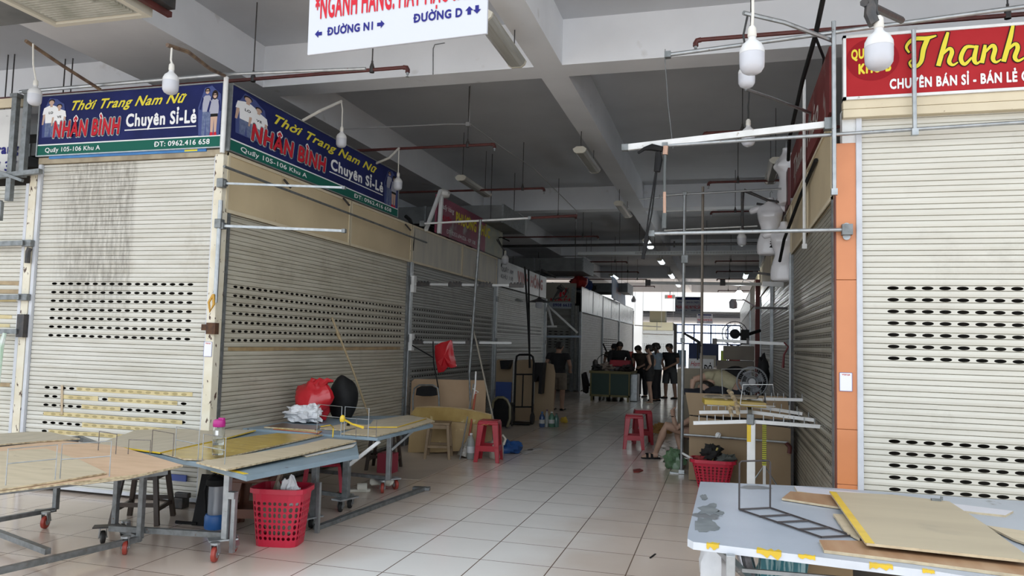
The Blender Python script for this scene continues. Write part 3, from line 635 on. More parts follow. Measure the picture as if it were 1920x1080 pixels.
m = MB(); m.bar((-4.66,11.35,3.42), (-4.68,12.0,4.2), .05); m.bar((-4.66,11.95,3.45), (-4.68,12.05,4.2), .06); solo('sign_bracket', m, WHITEP, 'white angle frame holding the pink banner edge', 'bracket')
m = MB(); m.blob((-4.66,12.12,4.17), .1, .14, .08, seed=4); solo('plastic_bundle', m, mk('bundle_white', (.6,.6,.58), rough=.4), 'white plastic bundle on the pink banner corner', 'bundle', smooth=True)
r = thing('shop_sign', 'faded white sign with red letters over the shiny shutter', 'shop sign', (-4.735,15.75,2.87), None, True, math.pi/2)
m = MB(); m.box((0,0,0), (4.65,.03,.58)); m.build('sign_panel', mk('faded_white_panel', (.50,.52,.53), (.42,.44,.45), scale=3, rough=.3), r)
letters(r, 'VINH HỒNG', 1.6, .2, 2.6, .26, mk('faded_red', (.36,.12,.11)), bold=.05, y=-.004)
for i, t in enumerate(('QUẦY 109', 'KHU 110')): letters(r, t, .2, .34-.16*i, 1.0, .09, mk('grey_print', (.2,.21,.24)), bold=.03)
r = thing('shop_sign', 'dark fascia sign with a red letter over the cross-aisle shutter', 'shop sign', (-7.0,25.68,3.02), None, True)
m = MB(); m.box((0,0,0), (2.1,.05,.7)); m.build('sign_panel', mk('dim_beige', (.25,.23,.19)), r); letters(r, 'N', 1.52, .22, .26, .30, REDP, bold=.05); letters(r, 'H&N', 1.2, .09, .7, .08, REDP, bold=.03); m = MB(); m.box((.9,-.02,-.18), (2.0,.0,.04)); o = m.build('lower_sign', mk('pale_blue_sheet', (.42,.48,.54)), r); letters(r, 'NA   0908 6633', .95, -.11, 1.0, .10, INK, y=-.024, bold=.03)
r = thing('shop_banner', 'light blue banner above the far left silver panels', 'shop sign', (-4.55,32.0,3.62), None, True, math.pi/2)
m = MB(); m.prism(flat([(0,0),(4.6,-.1),(4.4,.45),(0.0,1.02)], 0), (0,.03,0)); m.build('banner_panel', mk('light_blue_print', (.30,.42,.62), (.45,.52,.66), scale=1.5), r)
letters(r, 'Hoa', 1.2, .3, 1.6, .25, mk('pink_print', (.6,.32,.34)), bold=.04, shear=.2)

# hanging direction boards
def direction_board(label, loc, near):
    r = thing('direction_board', label, 'hanging sign', loc, None, True)
    m = MB(); m.box((-.62,0,0), (.62,.02,.80)); m.build('board', mk('board_white', (.50,.52,.57), rough=.35), r, bevel=.004)
    letters(r, '*NGÀNH HÀNG: MAY MẶC SẴN', -.57, .235, 1.14 if not near else 1.10, .15, REDP, bold=.03, y=-.003)
    letters(r, 'ĐƯỜNG N1', -.475, .115, .33, .050, INK, bold=.04, y=-.003); letters(r, 'ĐƯỜNG D', .135, .125, .325, .052, INK, bold=.04, y=-.003)
    def arrow(cx, cz, s, a):
        pts = [(-.5,.0),(0,.5),(0,.22),(.5,.22),(.5,-.22),(0,-.22),(0,-.5)]
        return flat([(cx+s*(p[0]*math.cos(a)-p[1]*math.sin(a)), cz+s*(p[0]*math.sin(a)+p[1]*math.cos(a))) for p in pts], -.003)
    m = MB(); m.keep = True
    for cx, cz, a in ((-.54,.132,0),(-.09,.142,math.pi),(.505,.155,-math.pi/2),(.555,.155,math.pi/2)): m.poly(arrow(cx, cz, .052, a))
    m.build('arrows', INK, r)
    letters(r, 'TẦNG 1 - KHU B (TRỆT)', -.5, .50, 1.0, .07, INK, bold=.03, y=-.003)
    m = MB(); m.box((-.54,-.004,.66), (.52,0,.76)); m.build('blue_bar', NAVY, r)
    m = MB()
    for x in (-.5,.5): m.tube([(x,.01,.8),(x,.01,5.45-loc[2])], .004, 5)
    m.build('hanger_wire', GALVD, r)
    return r
b = direction_board('white hanging direction board cut off by the top edge', (-1.985,4.2,3.468), True); b.rotation_euler = (0, math.radians(-.5), math.radians(-3))
q = P(1290.5,588,Y=36.9); direction_board('small far hanging direction board down the aisle', (q.x,36.9,q.z), False)
direction_board('smallest hanging direction board beyond the far court', (-1.45,63.0,3.50), False)
# ------------------------------------------------------------------ overhead: sprinklers, lamps, ducts
def sprinkler(label, xe, y, z, x_end, hang, group):
    r = thing('sprinkler_pipe', label, 'pipe', ((xe+x_end)/2, y, z), group); s = 1 if x_end > xe else -1
    m = MB(); m.tube([(xe+s*.03,y,z),(x_end,y,z)], .021, 8); m.tube([(xe+s*.05,y,z),(xe+s*.012,y,z-.006),(xe,y,z-.03),(xe,y,z-.06)], .026, 8); m.build('pipe_run', PIPERED, r, smooth=True)
    m = MB(); m.lathe([(.0,-.11),(.022,-.108),(.008,-.10),(.008,-.085),(.016,-.08),(.016,-.055),(0,-.055)], (xe,y,z), 8); m.build('sprinkler_head', GALV, r)
    for h in hang:
        m = MB(); m.tube([(xe+s*h,y,z),(xe+s*h,y,4.9 if any(b-.02 < y < b+.41 for b in BEAMY) else SLAB)], .007, 6); m.lathe([(.028,-.03),(.028,.03),(.012,.08),(.012,.1)], (xe+s*h,y,z), 8); m.build('hanger_rod', DARKM, r)
ORD = ['nearest','second','third','fourth','fifth','sixth','seventh','eighth','ninth']
for i, y in enumerate((7.3,10.5,13.72,16.94,20.15,26.5,30.2,33.7,37.6)):
    sprinkler('red sprinkler pipe reaching from the left, %s along the aisle' % ORD[i], -3.27, y, 4.55, -11.5, (.42,3.2) if i else (.42,1.9), 'sprinkler pipes on the left')
for i, y in enumerate((7.19,10.44,13.65,16.7,26.4,30.0,33.4,40.2)):
    sprinkler('red sprinkler pipe reaching from the right, %s along the aisle' % ORD[i], -.27, y, 4.55, 7, (.5,2.6), 'sprinkler pipes on the right')
m = MB(); m.tube([(-9,21.7,4.5),(-1.4,21.7,4.52),(6,21.7,4.52)], .04, 8); m.lathe([(.09,-.02),(.09,.02)], (-1.35,21.7,4.52), 12, Vector((1,0,0)))
for x in (-4.2,-2.9,-1.9): m.tube([(x,21.7,4.5),(x,21.7,SLAB-.006)], .008, 6)
solo('main_pipe', m, DARKM, 'long dark main pipe crossing under the ceiling mid aisle', 'pipe', smooth=True)
# fluorescent battens
LAMPW = mk('lamp_housing', (.58,.55,.46), (.5,.47,.39), scale=5, rough=.45); LENS = mk('ribbed_lens', (.40,.40,.37), (.34,.34,.31), scale=30, rough=.2, stretch=(1,.05,1))
LENSLIT = mk('lit_lens', (.9,.95,1), emit=(.85,.95,1.0), es=2.2)
def batten(label, x, y0, y1, z, lit, group, tilt=0):
    r = thing('fluorescent_batten', label, 'ceiling lamp', (x,(y0+y1)/2,z), group)
    prof = [(-.10,.0),(-.085,-.04),(-.05,-.065),(.05,-.065),(.085,-.04),(.10,.0),(.05,.035),(-.05,.035)]
    m = MB(); m.prism([(x+a,y0+.03,z+b) for a, b in prof if b <= .0], (0,y1-y0-.06,0)); m.build('diffuser', LENSLIT if lit else LENS, r)
    m = MB(); m.prism([(x+a,y0+.02,z+b) for a, b in [(-.105,0),(.105,0),(.055,.04),(-.055,.04)]], (0,y1-y0-.04,0))
    for y in (y0,y1-.03): m.prism([(x+a*1.05,y,z+b*1.05) for a, b in prof], (0,.03,0))
    m.build('housing', LAMPW, r)
    for y in (y0+.12,y1-.12):
        m = MB(); top = 4.9 if any(a < x < b for a, b in BEAMX) or any(b-.02 < y < b+.41 for b in BEAMY) else SLAB
        m.tube([(x,y,z+.03),(x,y,top)], .006, 6); m.build('hanger_rod', DARKM, r)
for i, (y0, y1, lit) in enumerate(((6.3,7.52,0),(11.15,12.55,0),(15.6,17.2,0),(21.3,22.9,1),(26.1,27.4,1),(31.2,33.2,1),(36.2,38,1))):
    batten(('unlit' if not lit else 'lit')+' fluorescent batten under the aisle beam, %s from the viewer' % ORD[i], -2.12, y0, y1, 4.6, lit, 'fluorescent battens along the aisle')
batten('unlit batten above the pink banner on the left', -4.6, 12.75, 14.35, 4.6, 0, None); batten('small lit batten far away over the left row', -4.6, 31.9, 33.6, 4.6, 1, None)
batten('grey metal batten hanging beside the topmost mannequin', .78, 12.3, 13.9, 4.6, 0, None); batten('small lit batten far away over the right row', .87, 31.1, 33.2, 4.6, 1, None)
# LED bulbs
BULBH = mk('bulb_housing', (.60,.60,.60), rough=.4); BULBD = mk('bulb_diffuser', (.50,.51,.55), (.47,.48,.52), scale=6, rough=.3); CORD = mk('white_cord', (.6,.58,.53), rough=.5); CORDB = mk('black_cord', (.02,.02,.02), rough=.5)
BAM = mk('taped_stick', (.085,.05,.035), (.22,.15,.09), scale=9, rough=.6)
def bulb(label, c, D, cord, arm=None, armmat=BAM, cordmat=CORD, group='LED bulbs on arms', top=None):
    """c = middle of the glass; `arm` = points of the stick, `cord` = points of the wire down to the socket"""
    c = Vector(c); r = thing('led_bulb', label, 'light bulb', c, group); k = D/.13
    m = MB(); m.lathe([(.0,-.085),(.03,-.084),(.05,-.072),(.063,-.05),(.065,-.02),(.065,.025)], (0,0,0), 20)
    m.v = [c+v*k for v in m.v]; m.build('diffuser', BULBD, r, smooth=True)
    m = MB(); m.lathe([(.066,.025),(.064,.05),(.05,.078),(.03,.095),(.022,.105),(.02,.12)], (0,0,0), 20); m.v = [c+v*k for v in m.v]; m.build('housing', BULBH, r, smooth=True)
    m = MB(); m.lathe([(.022,.118),(.024,.125),(.022,.165),(.012,.18),(.0,.182)], (0,0,0), 14); m.v = [c+v*k for v in m.v]; m.build('socket', CORD, r, smooth=True)
    if cord: m = MB(); m.tube(cord+[c+Vector((0,0,.175*k))], .008, 7); m.build('cord', cordmat, r, smooth=True)
    if arm: m = MB(); m.tube(arm, .017, 7); m.build('arm', armmat, r, smooth=True)
    return r
tip = P(62,82,Y=5.35); bulb('white LED bulb hanging at the far left on a dark stick', P(65,182,Y=5.35), .118, [tip, tip+Vector((.02,0,-.2))], [tip+Vector((-.03,-.05,.01)), P(120,125,Y=5.8), P(188,168,Y=6.24)])
tip = P(322,90,Y=5.0); bulb('white LED bulb in front of the navy banner, on a taped stick', P(320,158,Y=5.0), .125, [tip, tip+Vector((0,0,-.1))], [tip+Vector((-.01,-.04,.01)), P(352,97,Y=5.2), P(395,130,Y=5.8), (-4.75,6.25,4.19)])
tip = P(640,190,Y=8.0); bulb('white LED bulb over the middle of the long navy banner', P(640,264,Y=8.0), .125, [tip, tip+Vector((.02,0,-.1))], [P(568,226,X=-4.72), P(600,208,X=-4.45), tip], CORD)
tip = P(748,278,Y=9.7); bulb('white LED bulb at the end of the long navy banner', P(746,346,Y=9.7), .125, [tip, tip+Vector((0,0,-.1))], [P(706,306,X=-4.72), P(730,296,X=-4.45), tip], CORD)
bulb('small white LED bulb over the silver panel, mid left', P(947,488,Y=15.6), .15, [P(946,470,Y=15.6)], [P(866,452,Y=15.2), P(930,448,Y=15.5), P(946,470,Y=15.6)], DARKM, CORDB)
tip = P(1408,26,Y=4.15); bulb('big white LED bulb left of the red banner, nearest the viewer', P(1410,110,Y=4.15), .130, [Vector((tip.x,4.15,4.6)), tip+Vector((.01,0,.0))], None, CORD)
tip = P(1402,28,Y=5.6); bulb('LED bulb hiding behind the big white one near the red banner', P(1400,145,Y=5.6), .118, [tip, tip+Vector((-.03,0,-.15))], [tip+Vector((-.03,-.03,.005)), P(1470,42,Y=5.8), P(1560,76,Y=6.3)], GALV, CORDB)
bulb('big white LED bulb in front of the red banner, over its dark disc', P(1648,98,Y=3.9), .130, [P(1640,-30,Y=3.9), P(1643,20,Y=3.9)], None, CORD, CORDB)
tip = P(1405,170,Y=7.2); bulb('LED bulb partly hidden by the white rail, right of centre', P(1403,258,Y=7.2), .125, [tip, tip+Vector((-.01,0,-.15))], [tip+Vector((-.03,-.03,.005)), P(1450,185,Y=7.4), P(1520,212,Y=7.8), (.83,8.4,3.75)], GALV, CORDB)
tip = P(1395,358,Y=11); bulb('LED bulb left of the mannequins, below the upper pipe', P(1391,450,Y=11.2), .13, [tip], [tip, P(1440,375,Y=11), (.84,11,3.66)], DARKM, CORDB)
# pendant with enamel shade, mid left
for i, (px, py, y, s) in enumerate(((1011,568,18.6,1.0),(960,566,17.5,1.05))):
    c = P(px,py,Y=y); r = thing('pendant_lamp', ('dark enamel shade pendant lamp' if i == 0 else 'paler enamel shade pendant lamp')+' in front of the shiny shutter', 'pendant lamp', c)
    m = MB(); m.lathe([(.03,.14),(.06,.11),(.10,.09),(.27,.03),(.275,.02)], c, 18); m.build('lamp_shade', mk('enamel_shade', *( ((.03,.03,.032),) if i == 0 else ((.3,.32,.31),))), r, smooth=True, solid=.004)
    m = MB(); m.lathe([(.0,-.14),(.08,-.13),(.095,-.1),(.095,.06)], c, 14); m.build('bulb', BULBD, r, smooth=True)
    m = MB(); m.tube([c+Vector((0,0,.12)), c+Vector((0,0,1.1))], .008, 6); m.build('cord', CORDB, r)
# ducts
DUCT = mk('grey_duct', (.15,.155,.155), (.11,.115,.115), scale=3, rough=.55)
def duct(label, a, b):
    r = thing('air_duct', label, 'duct', ((a[0]+b[0])/2,(a[1]+b[1])/2,a[2]))
    m = MB(); m.box(a, b); m.build('duct_body', DUCT, r)
    m = MB(); n = 4
    for i in range(n+1):
        x = a[0]+(b[0]-a[0])*i/n; m.box((x-.02,a[1]-.015,a[2]-.015), (x+.02,b[1]+.015,b[2]+.015))
    m.build('flange', GALVD, r)
    m = MB()
    for x in (a[0]+.6,b[0]-.25):
        for y in (a[1]-.02,b[1]+.02): m.tube([(x,y,a[2]),(x,y,SLAB)], .008, 6)
    m.build('hanger_rod', DARKM, r)
duct('grey air duct above the end of the pink banner', (-11,14.5,4.05), (-4.3,16.2,4.4))
duct('dark air duct above the cross aisle, mid distance', (-11,24.4,4.02), (-4.45,26.4,4.45))
duct('grey air duct far away over the left row', (-11,33.9,4.0), (-4.15,36,4.4))
duct('dark air duct behind the left sign, high up at far left', (-13,8.95,4.28), (-7.4,10.2,4.60))
r = thing('air_conditioner', 'ceiling air unit with mouldy louvre grille, top left corner', 'air conditioner', (-5.9,4.9,4.6))
m = MB(); m.box((-6.2,3.2,4.6), (-5.2,5.62,4.64)); m.build('louvre_grille', mk('mouldy_louvre', (.42,.42,.38), (.20,.21,.17), scale=1.2, rough=.6, lo=.5, hi=.8, stretch=(1,1,1), col3=(.05,.06,.04), lo3=.64, hi3=.74, scale3=3), r)
m = MB()
for i in range(56): m.box((-6.14,3.25+i*.042,4.585), (-5.26,3.265+i*.042,4.60))
m.build('louvre_slats', mk('louvre_cream', (.5,.5,.45), (.3,.31,.26), scale=3, rough=.6, col3=(.07,.08,.05), lo3=.6, hi3=.72, scale3=4), r)
m = MB(); m.box((-6.26,3.2,4.575), (-6.2,5.68,4.70)); m.box((-5.2,3.2,4.575), (-5.14,5.68,4.70)); m.box((-6.2,5.62,4.575), (-5.2,5.68,4.7)); m.build('cream_frame', mk('cream_frame_paint', (.6,.57,.48)), r)
m = MB(); m.box((-6.18,3.2,4.66), (-5.16,5.6,4.98)); m.build('unit_body', DUCT, r)
m = MB(); m.box((-5.12,3.2,4.66), (-4.95,5.75,4.95)); o = m.build('side_cover', DARKM, r)
m = MB(); m.bar((-5.05,3.2,4.62), (-5.05,5.8,4.64), .05); m.build('rusty_channel', PIPERED, r)
m = MB()
for x in (-6.15,-5.2): m.tube([(x,5.4,4.9),(x,5.4,SLAB)], .008, 6)
m.build('hanger_rod', DARKM, r)
m = MB(); m.box((-11,3.6,4.62), (-6.3,5.62,4.95))
for x in (-10,-6.4): m.tube([(x,5.4,4.9),(x,5.4,(SLAB if x < -8 else 4.9)-.006+.01*0)], .008, 6)
solo('air_duct', m, DUCT, 'dark grey duct in the very top left corner', 'duct')
r = thing('cable_tray', 'white slotted cable tray crossing under the ceiling, mid aisle', 'cable tray', (-1,23.3,4.4))
m = MB(); m.box((-4.4,23.15,4.40), (4,23.4,4.43)); m.box((-4.4,23.14,4.4), (4,23.16,4.50)); m.build('tray', mk('tray_white', (.55,.57,.57), rough=.5), r)
m = MB()
for i in range(90): m.box((-2.6+i*.045,23.135,4.42), (-2.585+i*.045,23.141,4.48))
m.build('slots', DARKM, r)
m = MB()
for x in (-4,-2.5,-.5,1.5): m.tube([(x,23.3,4.43),(x,23.3,SLAB)], .007, 6)
m.build('hanger_rod', DARKM, r)
for i, (x, y, lb) in enumerate(((-7.6,7.6,'thin dark threaded rod above the navy banner, left one'),(-7.42,7.6,'thin dark threaded rod above the navy banner, right one'))):
    pass
for i, (px, yy) in enumerate(((12,8.0),(24,8.0),(120,8.3),(134,8.3))):
    c = P(px,150,Y=yy); m = MB(); m.tube([(c.x,yy,4.6),(c.x,yy,SLAB)] if yy < 8.2 else [(c.x,yy,4.3),(c.x,yy,SLAB)], .009, 6)
    solo('threaded_rod', m, DARKM, 'thin dark threaded rod hanging behind the bulbs at top left, %s from the left' % ORD[i].replace('nearest','first'), 'rod', 'threaded rods at top left')
m = MB(); m.box((-13,7.95,4.28), (-7.2,8.35,4.42)); solo('pipe_tray', m, DUCT, 'dark tray across the top left behind the bulb', 'tray')
m = MB(); m.tube([(-5.5,9.9,4.72),(-3.95,10.4,4.86),(-3.65,10.46,4.86)], .01, 6); m.obox((-3.68,10.47,4.86), .06, .06, .06); m.tube([(-3.64,10.46,4.86),(-3.6,12,4.9),(-3.5,13.8,4.95),(-3.45,17.9,4.86),(-3.45,17.93,4.4)], .009, 6)
m.tube([(-3.66,10.46,4.85),(-3.66,10.46,SLAB-.006)], .008, 6)
solo('conduit', m, mk('conduit_grey', (.3,.3,.3)), 'thin grey conduit with junction box under the ceiling, left of the beam', 'conduit', smooth=True)
m = MB(); c = P(812,85,Y=8.47)
m.tube([(c.x+.15,8.475,c.z+.02),(c.x+.02,8.475,c.z+.01),(c.x,8.475,c.z-.04),(c.x+.01,8.475,4.9)], .006, 5); solo('wall_cable', m, GALVD, 'thin cable stapled down the near beam, right of the red pipe end', 'cable')

# ------------------------------------------------------------------ hanging rails on the left row
def rail(label, a, b, w=.035, mat=GALV, h=None, name='hanging_rail', group=None, kind='bar'):
    m = MB()
    if kind == 'bar': m.bar(a, b, w, h)
    else: m.tube([a, b], w/2, 10)
    r = thing(name, label, 'rail', [(a[i]+b[i])/2 for i in range(3)], group); m.build('rail_bar', mat, r, smooth=kind != 'bar')
    m = MB(); m.obox(b, w*1.5, w*1.5, w*1.5); m.build('end_cap', GALVD, r)
    m = MB(); m.obox(a, w*2.4, w*2.2, w*2.6); m.build('clamp', GALVD, r); return r
rail('upper thin rail jutting from the corner post over the aisle', (-4.71,6.28,3.12), P(645,352,Y=6.35), .02)
rail('lower white rail jutting from the corner post over the aisle', (-4.71,6.28,2.70), P(645,433,Y=6.35), .024, GALV)
r = thing('long_pipe', 'dull pipe running along the tan panels below the long banner', 'pipe', (-4.6,9,3.2))
m = MB(); m.tube([P(420,312,X=-4.62), P(800,455,X=-4.62)], .014, 8); m.build('pipe_run', GALVD, r)
for px, py in ((545,352),(655,385),(770,432)):
    c = P(px,py,X=-4.62); m = MB(); m.bar(c, c+Vector((-.1,.02,.10)), .02); m.build('bracket', DARKM, r)
def slotted(label, a, b, grip):
    r = thing('slotted_rail', label, 'rail', a); a, b = Vector(a), Vector(b)
    m = MB(); m.bar(a, b, .03, .035); m.build('rail_bar', mk('dull_white_rail', (.45,.46,.46), rough=.5), r)
    m = MB(); m.obox(a, .07,.10,.26); m.build('wall_plate', WHITEP, r)
    for t in grip:
        c = a+(b-a)*t; m = MB(); m.obox(c, .22,.05,.06)
        for i in range(4): m.obox(c+Vector((-.08+.05*i,0,.035)), .02,.05,.03)
        m.build('clip_block', DARKM, r)
slotted('upper white slotted rail with dark clips, mid left', (-4.70,11.0,2.51), (-2.96,11.05,2.50), (.1,.4,.68,.96))
slotted('lower white slotted rail holding the red bag, mid left', (-4.70,11.0,1.60), (-3.08,11.05,1.63), (.06,.62))
rail('upper long pipe crossing from the pink banner toward the aisle', (-4.66,11.2,3.50), (-2.86,11.1,3.54), .032, WHITEP, kind='tube')
m = MB(); m.tube([(-2.86,11.1,3.54), (-2.12,11.07,3.56)], .02, 8); solo('pipe_end', m, PIPERED, 'short dark red pipe continuing the upper long pipe', 'pipe')
m = MB(); m.tube([P(901,412,Y=10.95), P(880,700,Y=10.95)], .022, 9); m.tube([P(880,700,Y=10.95), P(882,772,Y=10.95)], .014, 8)
c0 = P(880,722,Y=10.95); r = solo('bare_pole', m, GALVD, 'slim bare pole standing up through both slotted rails', 'pole', smooth=True)
# ------------------------------------------------------------------ left foreground: folding stall tables and what is on and under them
PLYPINK = mk('plywood_pinkish', (.62,.42,.27), (.55,.36,.22), scale=3, rough=.5, stretch=(1,4,1), col3=(.36,.22,.13), lo3=.66, hi3=.75, scale3=5)
PLYTAN = mk('plywood_tan', (.56,.47,.33), (.49,.41,.28), scale=3, rough=.55, stretch=(1,5,1), col3=(.25,.19,.13), lo3=.67, hi3=.74, scale3=6)
PLYGREY = mk('plywood_greyed', (.48,.42,.32), (.41,.36,.27), scale=3, rough=.6, stretch=(4,1,1))
PLYYEL = mk('board_under_yellow_film', (.48,.33,.05), (.36,.24,.04), scale=4, rough=.25, stretch=(1,4,1), col3=(.62,.48,.12), lo3=.62, hi3=.7, scale3=7)
PLYEDGE = mk('plywood_edge', (.55,.46,.30), (.30,.22,.13), scale=30, rough=.7)
BLUEG = mk('blue_grey_table', (.22,.29,.34), (.17,.23,.27), scale=3, rough=.45, col3=(.06,.07,.08), lo3=.68, hi3=.72, scale3=12)
RUBBER = mk('rubber_black', (.015,.015,.015), rough=.6); REDW = mk('red_wheel', (.34,.05,.035), rough=.45); YTAPE = mk('yellow_tape', (.72,.50,.03), (.62,.42,.03), scale=8, rough=.35)
def caster(parent, c, r=.045, wheel=REDW, yaw=.6):
    """swivel caster whose wheel stands on the floor at c"""
    c = Vector(c); ax = Vector((math.cos(yaw), math.sin(yaw), 0)); fw = Vector((-ax.y, ax.x, 0))
    m = MB(); m.lathe([(.0,.07+r),(.035,.07+r),(.035,.085+r),(0,.085+r)], (c.x,c.y,c.z), 12)
    for s in (-1,1):
        a = c+Vector((0,0,r+.075))+ax*.022*s; b = c+Vector((0,0,r))+ax*.026*s+fw*.015
        m.bar(a, b, .05, .005, up=ax)
    m.tube([c+Vector((0,0,r))-ax*.032, c+Vector((0,0,r))+ax*.032], .008, 6)
    o = m.build('caster', GALV, parent)
    w_ = MB(); cc = c+Vector((0,0,r))
    w_.lathe([(.012,-.018),(r*.6,-.018),(r*.95,-.014),(r,-.006),(r,.006),(r*.95,.014),(r*.6,.018),(.012,.018)], cc, 18, ax); w_.build('wheel', wheel, o, smooth=True)
    h = MB(); h.lathe([(.0,-.02),(r*.5,-.02),(r*.5,.02),(0,.02)], cc, 12, ax); h.build('hub', GALV, o)
    return o
def slab(pts, z, t):
    m = MB(); n = len(pts); lo = [Vector((p[0],p[1],(p[2] if len(p) > 2 else z)-t)) for p in pts]; hi = [p+Vector((0,0,t)) for p in lo]
    m.add(lo+hi, [list(range(n))[::-1], list(range(n,2*n))]); 
    m.cur = 1
    for i in range(n): m.add([lo[i], lo[(i+1)%n], hi[(i+1)%n], hi[i]], [(0,1,2,3)])
    return m
def Zp(pts, z): return [P(x,y,Z=z) for x,y in pts]
def sheet(label, px, z, t, mat, name='plywood_sheet', cat='board', group=None, edge=None, dz=None):
    pts = Zp(px, z)
    if dz: 
        for p, d in zip(pts, dz): p.z += d
    return solo(name, slab(pts, z, t), [mat, edge or PLYEDGE], label, cat, group)
ZT = .70
# table A
tA = thing('folding_table', 'wheeled steel table with pinkish boards at the bottom left', 'table', P(150,1000,Z=0))
m = MB(); lA = P(255,880,Z=ZT-.02); e0 = P(-40,925,Z=ZT-.02); e1 = P(310,884,Z=ZT-.02); e2 = P(150,822,Z=ZT-.02); e3 = P(-120,845,Z=ZT-.02)
for a, b in ((e0,e1),(e1,e2),(e2,e3),(e3,e0)): m.bar(a, b, .035, .045)
m.build('top_frame', GALVD, tA)
f1 = P(262,1010,Z=.09); f2 = P(206,1000,Z=.12)
def leg(parent, a, b, w=.04, mat=GALVD, name='leg'): m = MB(); m.bar(a, b, w); return m.build(name, mat, parent, bevel=.003)
leg(tA, (f1.x,f1.y,.09), (f1.x,f1.y,ZT-.03)); f2b = P(215,985,Z=.12); leg(tA, (f2b.x,f2b.y,.12), (f2b.x,f2b.y,ZT-.03))
m = MB(); m.bar(f1, f2b, .04); m.bar(f1, P(-60,1084,Z=.09), .04); m.bar(P(-40,985,Z=.09), P(90,1034,Z=.09), .04); m.build('bottom_rail', GALVD, tA)
f3 = P(104,955,Z=.12); leg(tA, (f3.x,f3.y,.12), (f3.x,f3.y,ZT-.03)); m = MB(); m.bar(f3, P(-60,985,Z=.12), .035); m.bar(P(65,958,Z=.12), f3, .08, .012); m.build('bottom_rail', GALVD, tA)
c = P(234,1040,Z=0); caster(tA, (c.x,c.y,0), .052, REDW); c = P(84,991,Z=0); caster(tA, (c.x,c.y,0), .052, REDW, .3)
c = P(192,1019,Z=0); caster(tA, (c.x,c.y,0), .05, RUBBER, .9); c = P(234,1008,Z=0); caster(tA, (c.x,c.y,0), .05, RUBBER, .2)
m = MB(); m.bar(P(175,988,Z=.13), P(215,986,Z=.13), .09, .012); m.build('caster_plate', DARKM, tA)
sheet('pinkish plywood sheet lying lowest on the bottom-left table', [(-80,885),(0,838),(110,826),(215,834),(343,872),(262,889),(200,896),(0,921)], .722, .012, PLYPINK)
sheet('greyed tan board on top of the pinkish sheet, bottom left', [(-60,872),(0,846),(86,841),(150,862),(200,886),(110,901),(0,917)], .735, .010, PLYTAN)
sheet('greyed board at the back of the bottom-left table', [(-90,822),(0,813),(60,809),(95,810),(150,822),(60,828),(-60,838)], .735, .010, PLYGREY)
sheet('thin pale strip of board along the bottom-left table edge', [(110,906),(262,890),(335,876),(240,897),(150,908)], .712, .006, PLYEDGE)
def rack(label, pts, mids=(), r=.0035, mat=GALV, group=None, name='wire_rack'):
    m = MB(); m.tube(pts, r, 6)
    for a, b in mids: m.tube([a, b], r, 6)
    return solo(name, m, mat, label, 'wire rack', group, smooth=True)
def uprack(label, bl, br, z, h, mid=.55, mat=GALV, extra=(), group=None, r=.0036):
    a = P(*bl, Z=z); b = P(*br, Z=z); u = Vector((0,0,h)); mids = [(a+u*mid, b+u*mid)] if mid else []
    return rack(label, [a, a+u, b+u, b], mids, r, mat, group)
uprack('wire rack frame on the bottom-left table, nearest the left edge', (10,915), (103,904), .72, .225, .62)
uprack('wire rack frame on the bottom-left table, right one of the pair', (112,902), (205,894), .72, .225, .58)
m = MB(); a = P(-10,920,Z=.715); b = P(205,894,Z=.715); m.tube([a, P(5,922,Z=.70), P(10,915,Z=.72)], .004, 6); m.tube([P(95,906,Z=.72), P(115,903,Z=.72)], .006, 6); solo('wire_hook', m, GALV, 'bent wire end hooked on the bottom-left table edge', 'wire', smooth=True)
# table B
tB = thing('folding_table', 'blue-grey folding table with yellowed boards, above the red basket', 'table', P(480,1000,Z=0))
top = Zp([(375,868),(462,893),(673,852),(668,826),(590,808),(430,806),(250,808),(186,834)], ZT)
o = slab(top, ZT, .035).build('table_top', [BLUEG, BLUEG], tB, bevel=.003); o['label'] = 'blue-grey sheet steel top'
m = MB(); a, b = P(400,878,Z=ZT-.018), P(461,894,Z=ZT-.018); m.bar(a, b, .036, .042); o = m.build('yellow_edge', YTAPE, tB); o['label'] = 'edge wrapped in yellow tape'
def gleg(parent, px, py, z0, z1, w=.045, mat=GALV): c = P(px,py,Z=z0); leg(parent, c, (c.x,c.y,z1), w, mat); return c
c1 = gleg(tB, 422,1010,.14, ZT-.03); m = MB(); m.bar((c1.x+.05,c1.y+.02,.04), (c1.x+.05,c1.y+.02,.48), .032); m.obox((c1.x+.03,c1.y,.46), .09,.05,.05); m.build('sliding_foot', GALV, tB)
c = P(402,1054,Z=0); caster(tB, (c.x,c.y,0), .056, REDW, .3); c = P(437,1036,Z=0); caster(tB, (c.x,c.y,0), .045, REDW, .1)
m = MB(); m.bar(P(390,1013,Z=.13), P(445,1008,Z=.13), .10, .012); m.build('caster_plate', GALV, tB)
m = MB(); m.bar(P(206,990,Z=.14), P(420,1003,Z=.14), .04); m.build('bottom_rail', GALVD, tB)
c2 = gleg(tB, 588,970,.12, ZT-.03, .05, GALVD); m = MB(); m.bar((c2.x+.05,c2.y-.02,.0), (c2.x+.05,c2.y-.02,.42), .032); m.build('sliding_foot', GALV, tB)
c = P(565,994,Z=0); caster(tB, (c.x,c.y,0), .045, RUBBER, .5); c = P(584,990,Z=0); caster(tB, (c.x,c.y,0), .045, RUBBER, .1)
m = MB(); m.bar(P(540,978,Z=.13), P(600,966,Z=.13), .10, .012); m.build('caster_plate', GALVD, tB)
sheet('greyed board with a yellow front edge at the back of the middle table', [(184,832),(255,806),(330,804),(480,806),(420,822),(300,848)], .722, .012, PLYGREY, edge=YTAPE)
